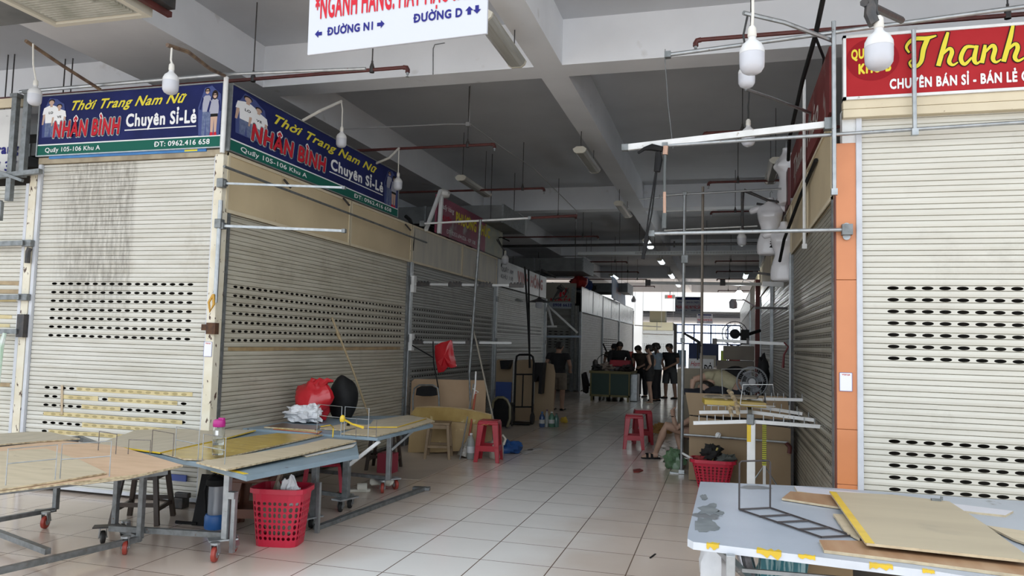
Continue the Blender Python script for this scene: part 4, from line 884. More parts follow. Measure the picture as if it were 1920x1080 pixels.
sheet('long board under shiny yellow film on the middle table', [(300,848),(345,840),(430,823),(520,812),(606,815),(470,846),(400,862),(345,860)], .716, .010, PLYYEL)
sheet('pale plywood plank along the front of the middle table', [(368,866),(470,850),(560,835),(614,822),(668,826),(560,852),(424,880)], .732, .012, PLYTAN)
sheet('thin white board under the pale plank end', [(560,852),(655,834),(668,832),(662,838),(575,856)], .708, .006, mk('white_board', (.6,.6,.58)))
for i, (bl, br, h) in enumerate((((184,845),(217,852),.15),((240,852),(281,853),.11),((284,848),(324,856),.17),((328,855),(371,864),.22),((379,866),(421,874),.20))):
    uprack('dark wire rack on the middle table, %s from the left' % ['first','second','third','fourth','fifth'][i], bl, br, .72, h, None if i < 3 else .55, WIREM if i < 3 else GALV, r=.0034)
# water bottle
c = P(408,853,Z=.735); r = thing('water_bottle', 'clear water bottle with a magenta cap on the middle table', 'bottle', c)
GLASSW = mk('clear_plastic', (.93,.96,.97), rough=.04, trans=1.0); MAG = mk('magenta_plastic', (.40,.015,.20), rough=.35)
m = MB(); m.lathe([(0,.002),(.040,.002),(.043,.01),(.043,.06),(.040,.07),(.043,.08),(.043,.19),(.040,.215)], c, 24); m.build('bottle_body', GLASSW, r, smooth=True, solid=.0015)
m = MB(); m.lathe([(0,.004),(.040,.006),(.041,.06),(.038,.07),(.041,.08),(.041,.115),(0,.115)], c, 20); m.build('water', mk('water', (.95,.97,.98), rough=.0, trans=1.0), r, smooth=True)
m = MB(); m.lathe([(.043,.212),(.046,.216),(.046,.245),(.043,.262),(.03,.268),(0,.268)], c, 24); m.obox(c+Vector((.02,0,.272)), .045,.02,.016); m.build('cap', MAG, r, smooth=True)
m = MB(); m.obox(c+Vector((.012,-.042,.17)), .03,.003,.035); m.build('sticker', WHITEP, r)
# table C
ZC = .72
tC = thing('folding_table', 'blue-grey folding table against the grimy shutter, with bags on it', 'table', P(700,920,Z=0))
top = Zp([(455,803),(708,821),(812,796),(775,779),(640,773),(530,786)], ZC); top[5] = Vector((-4.55,7.5,ZC)); top[4] = Vector((-4.4,8.1,ZC))
o = slab(top, ZC, .03).build('table_top', [BLUEG, BLUEG], tC, bevel=.003); o['label'] = 'blue-grey sheet steel top'
c1 = gleg(tC, 728,900,.14, ZC-.03, .05, GALV); c2 = gleg(tC, 648,936,.12, ZC-.03, .06, GALVD)
for (px, py, wl, yw) in ((717,925,REDW,.3),(741,918,REDW,.9)): c = P(px,py,Z=0); caster(tC, (c.x,c.y,0), .055, wl, yw)
for (px, py) in ((638,960),(656,953)): c = P(px,py,Z=0); caster(tC, (c.x,c.y,0), .05, RUBBER, .2)
m = MB(); m.bar(P(706,900,Z=.13), P(748,896,Z=.13), .10, .014); m.bar(P(630,938,Z=.13), P(665,930,Z=.13), .12, .014); m.build('caster_plate', GALV, tC)
m = MB(); m.bar(P(711,828,Z=ZC-.04), P(655,872,Y=6.62), .03); o = m.build('fold_brace', WHITEP, tC); o['label'] = 'white folding brace'
m = MB(); m.bar(P(783,800,Z=ZC-.03), Vector((c1.x+.02,c1.y,.46)), .025); m.build('fold_brace', GALV, tC)
m = MB(); m.bar(Vector((c2.x,c2.y,.15)), Vector((c2.x-1.0,c2.y+.2,.15)), .035); m.bar(Vector((c1.x,c1.y,.16)), Vector((c1.x-1.0,c1.y+.1,.16)), .035); m.build('bottom_rail', GALVD, tC)
sheet('dark brown plank at the back left of the table with the bags', [(495,800),(590,806),(600,798),(530,793)], .735, .012, mk('brown_laminate', (.12,.07,.045), (.09,.05,.03), scale=6, rough=.35))
sheet('yellow-edged plank beside the brown one, near the white plastic', [(512,804),(598,812),(604,808),(520,800)], .728, .006, PLYYEL, edge=mk('red_edge', (.4,.06,.02)))
sheet('tan ply board on the far right of the table with the bags', [(640,812),(706,817),(770,802),(815,789),(800,783),(700,793)], .735, .012, PLYTAN)
sheet('darker tan board stacked on the ply, far right of that table', [(690,800),(745,800),(800,784),(765,778),(700,788)], .748, .010, PLYGREY, edge=YTAPE)
sheet('short ply offcut nearest the wire frames on that table', [(600,803),(640,806),(690,797),(650,793)], .734, .010, PLYTAN)
uprack('wire rack frame on the table with the bags, left one of the pair', (594,812), (639,818), .74, .27, .62)
uprack('wire rack frame on the table with the bags, right one of the pair', (645,818), (690,822), .74, .27, .62)
uprack('small dark wire rack on the table with the bags', (667,820), (705,822), .74, .17, .5, WIREM)
m = MB(); a = P(642,785,Z=.98); m.blob(a, .022,.022,.03, seed=3); m.tube([a, P(660,795,Z=.93), P(682,802,Z=.90)], [.01,.008,.012], 6); m.tube([P(602,800,Z=.80), P(620,797,Z=.84), P(625,802,Z=.80), P(624,820,Z=.72)], .006, 6); solo('yellow_tape_end', m, YTAPE, 'yellow tape ends tied to the wire racks', 'tape', smooth=True)
# bags
REDBAG = mk('red_plastic_bag', (.50,.012,.022), (.40,.008,.015), scale=5, rough=.22, bump=.6, bscale=14, coat=.4)
c = Vector((-4.36,7.55,.735)); m = MB(); m.blob(c+Vector((0,0,.19)), .21,.16,.24, 22, 14, .16, 11, -.82, 1.8)
for i in range(3): m.tube([c+Vector((-.02+.06*i,-.03,.38)), c+Vector((-.01+.09*i,-.02,.44)), c+Vector((.03+.10*i,0,.43))], [.05,.03,.012], 7)
solo('plastic_bag', m, REDBAG, 'bulging red plastic bag on the table by the grimy shutter', 'bag', smooth=True)
c = Vector((-4.22,7.95,.735)); m = MB(); m.blob(c+Vector((0,.0,.2)), .17,.14,.27, 20, 14, .07, 5, -.78, 1.2)
r = solo('backpack', m, BLACKM, 'black bag standing behind the red plastic bag', 'bag', smooth=True)
c = P(566,790,Z=.735); m = MB(); m.blob(c+Vector((0,0,.07)), .20,.12,.09, 26, 16, .34, 8, -.8, 3.4); m.blob(c+Vector((.10,.02,.11)), .10,.09,.07, 18, 12, .4, 3, -.8, 3.5)
solo('plastic_bag', m, mk('white_thin_plastic', (.74,.75,.77), (.62,.63,.66), scale=10, rough=.25, bump=.8, bscale=22), 'crumpled white plastic bag in front of the red one', 'bag')
m = MB(); a = P(622,595,X=-4.66); b = P(695,790,X=-4.35); m.tube([a, (a+b)/2+Vector((.02,0,0)), b], .013, 8); m.tube([a+(b-a)*.13, a+(b-a)*.2], .022, 7); solo('bamboo_stick', m, mk('bamboo', (.42,.33,.20), (.34,.26,.15), scale=12, rough=.5), 'long bamboo stick leaning against the grimy shutter', 'stick', smooth=True)
# payment stickers
def sticker(label, loc):
    r = thing('payment_sticker', label, 'sticker', loc, None, True)
    m = MB(); m.box((-.046,-.003,-.072), (.046,0,.072)); m.build('card', mk('sticker_white', (.78,.78,.79), rough=.3), r)
    m = MB(); m.keep = True
    for a, b in (((-.046,-.072),(-.043,.072)),((.043,-.072),(.046,.072)),((-.046,.069),(.046,.072)),((-.046,-.072),(.046,-.069))): m.box((a[0],-.0038,a[1]), (b[0],-.003,b[1]))
    m.build('blue_border', mk('sticker_blue', (.1,.14,.42)), r)
    m = MB(); m.keep = True; m.poly(flat([(-.030,.062),(-.021,.050),(-.012,.062),(-.016,.062),(-.021,.056),(-.026,.062)], -.004)); m.build('logo_mark', REDP, r)
    letters(r, 'IETQR', -.012, .050, .042, .010, REDP, y=-.004, bold=.04)
sticker('white payment sticker on the rusty corner post', (-4.80,6.285,1.50)); sticker('white payment sticker on the orange column', P(1586,716,Y=6.38))
# under the tables
def plastic_stool(label, loc, rz=0, h=.5, mat=None, group=None, top=.15, foot=.19):
    r = thing('plastic_stool', label, 'stool', loc, group, True, rz); mat = mat or REDST
    m = MB(); m.box((-top,-top,h-.022), (top,top,h)); m.box((-top-.008,-top-.008,h-.06), (top+.008,top+.008,h-.018)); m.build('seat', mat, r, bevel=.012)
    for sx in (-1,1):
        for sy in (-1,1):
            m = MB(); a = .055; t = .012
            for dx, dy in ((1,0),(0,1)):
                o1 = Vector((sx*(top+.004), sy*(top+.004), h-.04)); o2 = Vector((sx*foot, sy*foot, 0)); i_ = Vector((-sx*dx, -sy*dy, 0)); n_ = Vector((-sx*dy, -sy*dx, 0))
                w1, w2 = .085, .05
                q = [o2, o2+i_*w2, o1+i_*w1, o1]; m.add(q+[p+n_*t for p in q], [(0,1,2,3),(7,6,5,4),(0,4,5,1),(1,5,6,2),(2,6,7,3),(3,7,4,0)])
            m.build('leg', mat, r, bevel=.004)
    z = h*.33; k = foot+(top-foot)*.33-.006
    for a, b in (((-k,-k),(k,-k)),((k,-k),(k,k)),((k,k),(-k,k)),((-k,k),(-k,-k))):
        m = MB(); m.bar((a[0],a[1],z), (b[0],b[1],z), .012, .075); m.build('stretcher', mat, r)
    return r
REDST = mk('red_plastic', (.40,.02,.035), (.36,.016,.03), scale=6, rough=.33); BROWNST = mk('brown_plastic', (.13,.05,.028), rough=.4)
def wood_stool(label, loc, rz, h, mat, w=.15, f=.19, topmat=None):
    r = thing('wooden_stool', label, 'stool', loc, None, True, rz)
    m = MB(); m.box((-w-.03,-w-.03,h-.03), (w+.03,w+.03,h)); m.build('seat', topmat or mat, r, bevel=.005)
    for sx in (-1,1):
        for sy in (-1,1): m = MB(); m.bar((sx*f,sy*f,0), (sx*w,sy*w,h-.03), .04); m.build('leg', mat, r, bevel=.004)
    for z, q in ((.16,.66),(.16,.66)):
        k = f+(w-f)*.35
    for a, b, z in (((-k,-k),(k,-k),.17),((-k,k),(k,k),.17),((-k,-k),(-k,k),.13),((k,-k),(k,k),.13)):
        m = MB(); m.bar((a[0],a[1],z), (b[0],b[1],z), .022, .035); m.build('stretcher', mat, r)
    m = MB(); 
    for s in (-1,1): m.box((-w,s*w-.01,h-.085), (w,s*w+.01,h-.03)); m.box((s*w-.01,-w,h-.085), (s*w+.01,w,h-.03))
    m.build('apron', mat, r); return r
DARKW = mk('dark_wood', (.055,.036,.026), (.035,.024,.018), scale=5, rough=.4, stretch=(1,1,.3)); OLDW = mk('old_wood', (.27,.19,.11), (.19,.13,.075), scale=5, rough=.55, stretch=(1,1,.3))
c = P(268,976,Z=0); wood_stool('dark wooden stool under the bottom-left table', (c.x,c.y,0), .35, .46, DARKW, .135, .19)
c = P(452,1003,Z=0); plastic_stool('dark brown plastic stool behind the red basket', (c.x-.05,c.y+.25,0), .3, .46, BROWNST)
c = P(372,985,Z=0); r = thing('dustpan', 'black dustpan standing under the middle table', 'dustpan', (c.x,c.y,0))
m = MB(); q = [P(360,985,Z=0), P(391,987,Z=0)]; u = Vector((0,.10,.42)); m.add([q[0], q[1], q[1]+u, q[0]+u], [(0,1,2,3)]); m.build('pan', BLACKM, r, solid=.02)
m = MB(); m.tube([q[0]+Vector((.05,.0,.02)), q[0]+Vector((-.15,-.02,.02))], .014, 7); m.tube([q[1]+Vector((.02,-.05,.0)), q[1]+Vector((.06,0,.3)), q[1]+Vector((.10,.02,.42))], .006, 6); m.build('handle', BLACKM, r)
c = P(403,990,Z=0); r = thing('electric_lantern', 'blue and clear electric lantern under the middle table', 'lantern', (c.x,c.y,0))
BLUEPL = mk('blue_plastic', (.03,.14,.42), rough=.35)
m = MB(); m.lathe([(0,0),(.085,0),(.09,.01),(.09,.10),(.08,.12),(0,.12)], c, 20); m.build('base', BLUEPL, r, smooth=True)
m = MB(); m.lathe([(.068,.12),(.068,.36)], c, 20); m.build('clear_tube', mk('lantern_clear', (.55,.6,.68), rough=.15, alpha=.45), r, smooth=True)
m = MB(); m.lathe([(.02,.12),(.02,.36)], c, 10); m.build('lamp_tube', WHITEP, r, smooth=True)
m = MB(); m.lathe([(.085,.36),(.09,.37),(.085,.41),(.05,.44),(0,.44)], c, 20); m.build('top_cap', BLACKM, r, smooth=True)
m = MB(); m.tube([c+Vector((-.1,0,.12)), c+Vector((-.12,0,.3)), c+Vector((-.09,0,.42)), c+Vector((0,0,.47)), c+Vector((.09,0,.42))], .012, 7); m.build('handle', BLACKM, r, smooth=True)
c = P(338,952,Z=0); m = MB(); m.obox((c.x,c.y,.05), .12,.10,.10); m.obox((c.x+.02,c.y,.12), .15,.05,.05); solo('lock_box', m, DARKM, 'small dark lock box at the foot of the sooty shutter', 'box', bevel=.008)
m = MB(); m.box((-5.16,6.30,.22), (-4.98,6.315,.28)); solo('blue_label', m, mk('blue_label', (.06,.10,.35)), 'small blue label on the bottom of the sooty shutter', 'label')
def perforated_basket(label, loc, rz, wt, dt, wb, db, h, mat, nx=8, rows=((.10,.022,.03),(.19,.022,.018),(.28,.022,.035)), round_=.3):
    r = thing('plastic_basket', label, 'basket', loc, None, True, rz)
    # wall as grid: columns x rows of cells, every cell pierced by an oval
    N = nx*4
    def ring(t):
        w, d = wb+(wt-wb)*t, db+(dt-db)*t; pts = []
        for i in range(N):
            a = 2*math.pi*(i+.5)/N+math.pi/4; ca, sa = math.cos(a), math.sin(a); e = 5
            k = (abs(ca)**e+abs(sa)**e)**(-1/e); pts.append(Vector((ca*k*w/2, sa*k*d/2, h*t)))
        return pts
    m = MB(); m.keep = True; zs = sorted(set([0.0,.10]+[.10+.10*i for i in range(8)]+[1.0]))
    rings = [ring(z) for z in zs]
    for j in range(len(zs)-1):
        A, B = rings[j], rings[j+1]
        for i in range(N):
            p00, p10, p11, p01 = A[i], A[(i+1) % N], B[(i+1) % N], B[i]
            if j == 0 or j >= len(zs)-2: m.add([p00,p10,p11,p01], [(0,1,2,3)]); continue
            c_ = (p00+p10+p11+p01)/4; ux = (p10+p11-p00-p01)/4; uz = (p01+p11-p00-p10)/4
            big = j % 3 != 1
            vs = [p00,p10,p11,p01]+[c_+ux*.66*math.cos(2*math.pi*q/12)+uz*(.84 if big else .62)*math.sin(2*math.pi*q/12) for q in range(12)]
            fs = []
            for ci, q0 in ((2,0),(3,3),(0,6),(1,9)):
                for q in range(3): fs.append((ci, 4+(q0+q+1) % 12, 4+(q0+q) % 12))
            for (ca_, cb_, q) in ((2,3,3),(3,0,6),(0,1,9),(1,2,0)): fs.append((ca_, cb_, 4+q))
            m.add(vs, fs)
    m.add(rings[0], [list(range(N))]); m.build('basket_wall', mat, r, solid=.004)
    m = MB(); t = ring(1.0); o_ = [Vector((p.x*1.07,p.y*1.07,p.z)) for p in t]; dn = [p-Vector((0,0,.035)) for p in o_]
    for i in range(N):
        j = (i+1) % N; m.add([t[i],t[j],o_[j],o_[i]], [(0,1,2,3)]); m.add([o_[i],o_[j],dn[j],dn[i]], [(0,1,2,3)])
    m.build('rim', mat, r, solid=.005)
    return r
REDBK = mk('red_basket_plastic', (.50,.015,.045), rough=.35)
c = P(508,1026,Z=0); bk = perforated_basket('red perforated laundry basket standing in front of the middle table', (c.x,c.y+.13,0), .20, .42, .33, .33, .26, .45, REDBK)
bx, by = c.x, c.y+.13
for i, (dx, dy, z, sx, sy, sz, mt, lb) in enumerate(((-.03,.02,.24,.28,.2,.2,'(.3,.27,.22)','beige cloth stuffed in the red laundry basket'),(.08,-.02,.40,.14,.1,.12,'(.75,.76,.78)','crumpled white paper poking out of the red laundry basket'))):
    m = MB(); m.blob((bx+dx,by+dy,z), sx/2,sy/2,sz, 16, 10, .3, 20+i, -.9, 2.6); solo('crumpled_cloth' if i == 0 else 'crumpled_paper', m, mk('stuff_%d' % i, eval(mt), rough=.7), lb, 'cloth' if i == 0 else 'paper')
m = MB(); m.obox((bx-.06,by+.06,.53), .02,.10,.34, (.2,.35,.3)); solo('card_strip', m, mk('card_brown', (.25,.2,.15)), 'brown card strip standing in the red laundry basket', 'card')
# red low chair, sandals, stool and steel bar further back
c = P(605,918,Z=0); r = thing('plastic_chair', 'red plastic child chair under the middle table', 'chair', (c.x,c.y,0), None, True, .5)
m = MB(); m.box((-.2,-.18,.27), (.2,.2,.30)); m.build('seat', REDBK, r, bevel=.01)
for sx in (-1,1):
    for sy in (-1,1): m = MB(); m.bar((sx*.2,sy*.19,0), (sx*.17,sy*.16,.27), .045); m.build('leg', REDBK, r)
m = MB(); m.prism([(.17,-.18,.30),(.2,-.18,.62),(.2,.2,.62),(.17,.2,.30)], (.025,0,0)); m.build('backrest', REDBK, r, bevel=.006)
m = MB(); m.tube([(.23,-.08,.40),(.23,-.02,.50),(.23,.0,.42),(.23,.06,.5),(.23,.1,.44)], .006, 5); o = m.build('white_script', WHT, r); o['label'] = 'white script on the backrest'
c = P(600,908,Z=0); m = MB(); m.blob((c.x-.25,c.y-.2,.36), .13,.09,.06, 16, 10, .3, 31, -.8, 3); solo('plastic_bag', m, mk('bluish_white_plastic', (.62,.66,.72), rough=.3, bump=.6, bscale=20), 'small bluish white plastic bag beside the red child chair', 'bag')
def sandal(label, loc, rz, mat, strap=None, L=.26, kind='slide', group=None):
    r = thing('sandal', label, 'sandal', loc, group, True, rz)
    m = MB(); pts = [(-.5,-.10),(-.42,-.155),(-.15,-.13),(.1,-.15),(.33,-.19),(.47,-.10),(.5,.02),(.42,.15),(.15,.17),(-.15,.14),(-.42,.15),(-.5,.08)]
    m.prism([(x*L,y*L,0) for x, y in pts], (0,0,.03)); m.build('sole', mat, r, bevel=.006, smooth=True)
    for x in ((.06,.24) if kind == 'strap' else (.14,)):
        m = MB(); w_ = .10*L if kind == 'strap' else .2*L; n = 8
        for i in range(n):
            a0, a1 = math.pi*i/n, math.pi*(i+1)/n
            f = lambda a, dx: (x*L+dx, -.165*L*math.cos(a)*1.03, .028+.06*math.sin(a)**.7)
            m.add([f(a0,-w_),f(a0,w_),f(a1,w_),f(a1,-w_)], [(0,1,2,3)])
        m.build('strap', strap or mat, r, solid=.007)
    return r
WSAND = mk('off_white_foam', (.62,.60,.52), (.52,.50,.43), scale=8, rough=.6)
c = P(672,922,Z=0); sandal('off-white foam sandal lying flat beside a table caster', (c.x,c.y,0), .5, WSAND); r = sandal('off-white foam sandal tipped on its edge, right of its twin', (c.x+.20,c.y+.15,.09), .4, WSAND); r.rotation_euler = (1.0, 0, .4)
c = P(733,880,Z=0); wood_stool('dark wooden stool behind the table caster, by the shutter', (c.x-.1,c.y,0), .2, .50, DARKW, .13, .18, OLDW)
c = P(737,888,Z=0); m = MB(); m.obox((c.x-.1,c.y+.05,.12), .2,.2,.24); solo('red_tin', m, mk('dusty_pink_tin', (.36,.05,.08), rough=.5), 'dusty red box standing under the dark wooden stool', 'box', bevel=.01)
a, b = P(592,990,Z=.02), P(795,916,Z=.02); m = MB(); m.bar(a, b, .05, .035); m.bar(b+Vector((-.12,-.02,0)), b+Vector((.06,.02,0)), .09, .03); solo('steel_bar', m, GALVD, 'long steel bar lying on the floor along the tables', 'bar')
c = P(655,870,Z=.3); m = MB(); m.blob((-3.75,7.2,.45), .05,.05,.28, 12, 12, .25, 6); solo('dark_cloth', m, BLACKM, 'dark cloth hanging between the two folding tables', 'cloth', smooth=True)
# ------------------------------------------------------------------ left side of the aisle, mid distance
CARD = mk('cardboard', (.42,.29,.18), (.37,.25,.15), scale=2, rough=.75)
CARDY = mk('cardboard_taped', (.36,.25,.12), (.42,.30,.15), scale=3, rough=.5, col3=(.6,.48,.25), lo3=.64, hi3=.7, scale3=7)
def upright(label, px, Y, lean, t, mat, name='cardboard_sheet', cat='cardboard', bulge=None, hang=0):
    """a board standing on its lower edge in front of the shutters; px = outline seen, Y = its distance, lean = how far its top tips back"""
    pts = [P(x,y,Y=Y) for x,y in px]; z0 = min(p.z for p in pts)
    if not hang:
        for p in pts:
            if p.z-z0 < .25: p.z = max(p.z-z0, 0)
    top = max(p.z for p in pts); m = MB()
    for p in pts: p.y += lean*p.z/top+(bulge(p.x) if bulge else 0)
    m.prism(pts, (0,t,0)); return solo(name, m, mat, label, cat)
upright('tall tan cardboard sheet leaning against the second shutter behind the folding chair', [(765,870),(765,716),(770,711),(902,714),(906,720),(906,868)], 11.0, .15, .02, CARD)
pts = [(764,866),(766,775),(775,764),(800,762),(840,764),(870,767),(895,772),(918,778),(921,788),(920,845),(900,850),(880,862),(820,866)]
upright('low cardboard sheet with shiny yellow tape along its top, behind the wooden stool', pts, 10.35, .1, .015, CARDY)
t = MB(); q = [P(x,y,Y=10.33)+Vector((0,.07,0)) for x, y in ((766,778),(776,765),(840,765),(895,773),(918,780),(920,800),(860,792),(800,788))]; t.prism(q, (0,.01,0)); solo('tape_band', t, mk('aged_tape_band', (.33,.22,.07), (.42,.30,.11), scale=5, rough=.3, col3=(.55,.45,.25), lo3=.62, hi3=.7, scale3=9), 'shiny yellow tape band on the low cardboard sheet', 'tape')
# folding chair
c = P(800,800,Y=10.72); r = thing('folding_chair', 'chrome folding chair with a black back, in front of the cardboard', 'chair', (c.x,10.75,0))
L = lambda x, y: P(x,y,Y=10.72)
m = MB(); m.tube([L(776,850), L(774,745), L(777,728), L(786,722), L(812,722), L(821,728), L(823,745), L(824,850)], .013, 8); m.build('chrome_frame', GALVD, r, smooth=True)
m = MB(); m.prism([L(779,741), L(781,728), L(790,724), L(810,724), L(818,728), L(820,741), L(808,743), L(792,743)], (0,.02,0)); m.build('backrest', BLACKM, r, bevel=.006)
m = MB(); a = L(778,768); b = L(822,768); m.box((a.x,10.72,.42), (b.x,11.05,.46)); m.build('seat', mk('dusty_grey_seat', (.2,.18,.16)), r, bevel=.008)
m = MB(); a = L(776,850); b = L(824,850)
for x in (a.x,b.x): m.tube([(x,10.72,0), (x,10.72,a.z)], .012, 7); m.tube([(x,10.74,.44),(x,10.98,0)], .012, 7)
m.build('leg', GALV, r)
# red bag on the lower slotted rail
q = [P(x,y,Y=11.0) for x, y in ((816,648),(828,642),(838,640),(845,637),(848,640),(850,660),(856,688),(846,690),(840,688),(832,697),(822,699),(819,685),(816,668))]
m = MB(); n = len(q); cc = sum(q, Vector())/n
fr = [p+Vector((0,-.01,0)) for p in q]; bk_ = [p+Vector((0,.02,0)) for p in q]
inner = [cc+(p-cc)*.6+Vector((.01*math.sin(i*2.1),-.055-.02*math.sin(i*3),0)) for i, p in enumerate(q)]
m.add(fr+inner+[cc+Vector((0,-.06,0))]+bk_, [[i,(i+1)%n,n+(i+1)%n,n+i] for i in range(n)]+[[n+i,n+(i+1)%n,2*n] for i in range(n)]+[[2*n+1+i,2*n+1+(i+1)%n,(i+1)%n,i] for i in range(n)]+[list(range(2*n+1,3*n+1))])
solo('plastic_bag', m, REDBAG, 'red plastic bag hanging flat from the lower slotted rail', 'bag', smooth=True)
m = MB(); a = P(812,640,Y=10.98); m.tube([a, P(813,680,Y=10.97), P(818,706,Y=10.95), P(822,728,Y=10.9)], .010, 6); m.tube([P(770,646,Y=10.97), P(812,670,Y=10.97)], .010, 6); solo('strap', m, BLACKM, 'black straps hanging left of the flat red bag', 'strap', smooth=True)
c = P(822,858,Z=0); wood_stool('old wooden stool in front of the yellow-taped cardboard', (c.x,c.y,0), .25, .50, OLDW, .13, .17)
c = P(912,866,Z=0); plastic_stool('tall red plastic stool alone on the left of the aisle', (c.x,c.y+.1,0), .12, .56, REDST, None, .135, .175)
m = MB(); m.tube([(c.x-.06,c.y-.098,.50),(c.x-.02,c.y-.098,.515),(c.x+.01,c.y-.098,.505),(c.x+.05,c.y-.098,.525)], .003, 4); solo('stool_mark', m, mk('gold_mark', (.55,.35,.1)), 'small gold script mark on the tall red stool', 'mark')
# broom, poles, bottles
a, b = P(892,735,Y=10.6), P(880,822,Y=10.3); b.z = max(b.z,.3); r = thing('broom', 'broom with a red-brown handle leaning on the bare pole', 'broom', (b.x,b.y,0))
m = MB(); m.tube([a,b], .016, 8); m.build('handle', mk('red_brown_stick', (.33,.07,.035)), r, smooth=True)
m = MB(); m.tube([b, b+Vector((-.01,-.02,-.08)), (b.x-.03,b.y-.06,.12), (b.x-.05,b.y-.09,.02)], [.018,.03,.075,.09], 10); m.build('bristles', mk('grey_bristles', (.22,.20,.17), (.4,.38,.34), scale=40), r)
m = MB(); m.tube([a+Vector((0,-.02,.3)), a+Vector((.0,-.03,.12)), a+Vector((-.02,-.02,-.1))], .012, 6); m.tube([a+Vector((-.04,-.02,.05)), a+Vector((.05,-.02,.0)), a+Vector((-.02,-.02,-.03))], .008, 5); o = m.build('white_tie', WHITEP, r); o['label'] = 'white plastic tied to the handle'
a, b = P(888,720,Y=10.7), P(862,862,Z=0); m = MB(); m.tube([a,b], .011, 7); solo('thin_pole', m, GALV, 'thin grey pole leaning beside the broom', 'pole', smooth=True)
a, b = P(884,595,Y=11.0), P(940,862,Y=10.5); m = MB(); b.z = .01; m.tube([P(882,598,Y=11.0), P(893,640,Y=11.0), b], .013, 7); solo('bamboo_stick', m, mk('grey_bamboo', (.28,.25,.2)), 'long grey-brown stick leaning behind the tall red stool', 'stick', smooth=True)
def bottle(label, c, h, R, body, cap, lab=None, group=None):
    r = thing('plastic_bottle', label, 'bottle', c, group); c = Vector(c)
    m = MB(); m.lathe([(0,.003),(R*.9,.003),(R,.015),(R,h*.62),(R*.75,h*.76),(R*.34,h*.88),(R*.32,h*.95),(0,h*.95)], c, 16); m.build('bottle_body', body, r, smooth=True)
    m = MB(); m.lathe([(R*.4,h*.93),(R*.4,h),(0,h)], c, 12); m.build('cap', cap, r)
    if lab: m = MB(); m.lathe([(R*1.02,h*.25),(R*1.02,h*.5)], c, 16); m.build('wrap_label', lab, r, smooth=True)
    return r
PETC = mk('cloudy_plastic', (.42,.46,.46), rough=.15, alpha=.55); PETG = mk('green_plastic', (.10,.25,.17), rough=.15, alpha=.75)
c = P(880,862,Z=0); bottle('clear plastic bottle standing by the broom', (c.x,c.y+.05,0), .36, .055, PETC, WHITEP, mk('pale_label', (.6,.62,.65)))
c = P(906,868,Z=0); r = thing('jug', 'white jug with a handle behind the tall red stool', 'jug', (c.x+.05,c.y+.45,0)); cc = Vector((c.x+.05,c.y+.45,0))
m = MB(); m.lathe([(0,.003),(.09,.003),(.10,.02),(.10,.2),(.05,.28),(.035,.3),(.035,.33),(0,.33)], cc, 16); m.build('jug_body', WSAND, r, smooth=True)
m = MB(); m.tube([cc+Vector((.03,0,.3)), cc+Vector((.09,0,.33)), cc+Vector((.13,0,.28)), cc+Vector((.1,0,.2))], .018, 8); m.build('handle', WSAND, r, smooth=True)
c = P(957,849,Z=0); m = MB(); m.blob((c.x,c.y,.07), .16,.13,.10, 18, 10, .35, 9, -.68, 2.4); solo('plastic_bag', m, mk('blue_plastic_bag', (.02,.09,.30), (.015,.06,.2), scale=6, rough=.25), 'crumpled blue plastic bag on the floor right of the red stool', 'bag', smooth=True)
m = MB(); m.prism([P(x,y,Z=.003) for x,y in ((970,846),(998,842),(1002,846),(985,853))], (0,0,.004)); m.prism([P(x,y,Z=.003) for x,y in ((985,842),(1015,840),(1018,843),(990,845))], (0,0,.004)); solo('paper_scrap', m, mk('paper_dull', (.5,.48,.46)), 'scraps of paper on the floor beside the blue bag', 'paper')
# dark gap: arched chair back, blue panel, plywood sheets, hand truck
r = thing('banquet_chair', 'dark chair with an arched pale-rimmed back, left of the hand truck', 'chair', (-4.35,14.0,0))
L = lambda x, y: P(x,y,Y=14.0)
arch = [(925,800),(924,765),(926,752),(934,745),(944,745),(952,750),(957,762),(957,785),(952,800)]
m = MB(); m.prism([L(*q) for q in arch], (0,.06,0)); m.build('backrest', BLACKM, r, bevel=.02)
m = MB(); m.tube([L(*q)-Vector((0,.03,0)) for q in arch[1:]], .028, 8); m.build('back_rim', mk('olive_rim', (.19,.17,.10), rough=.35), r, smooth=True)
m = MB(); a, b = L(925,800), L(952,800); m.box((a.x,14.05,.40), (b.x,14.45,.46)); m.build('seat', BLACKM, r, bevel=.02)
for x in (a.x+.03,b.x-.03):
    for y in (14.03,14.4): m = MB(); m.box((x-.015,y-.015,0), (x+.015,y+.015,.41)); m.build('leg', DARKM, r)
PLYW = mk('knotty_plywood', (.33,.24,.14), (.28,.19,.11), scale=2, rough=.6, stretch=(1,1,.25), col3=(.14,.09,.05), lo3=.70, hi3=.76, scale3=5)
upright('plywood sheet with a black cloth on top, left of the hand truck', [(926,800),(926,676),(930,674),(957,676),(958,800)], 15.4, .2, .02, PLYW, 'plywood_sheet', 'board')
upright('plywood sheet right behind the hand truck', [(962,800),(962,676),(994,674),(998,680),(998,800)], 15.45, .2, .02, PLYW, 'plywood_sheet', 'board')
upright('plywood sheet with rounded corner, right end of the row', [(1000,785),(1000,682),(1022,681),(1034,684),(1038,700),(1037,783)], 15.6, .2, .02, PLYW, 'plywood_sheet', 'board')
upright('blue panel with a white left edge leaning on the plywood', [(927,800),(927,716),(957,717),(956,800)], 15.15, .1, .02, mk('deep_blue_panel', (.012,.045,.20)), 'blue_sheet', 'panel')
m = MB(); m.prism([P(x,y,Y=15.3) for x,y in ((937,676),(957,675),(952,692),(939,692))], (0,.24,0)); solo('black_cloth', m, BLACKM, 'black cloth draped over the left plywood sheet', 'cloth')
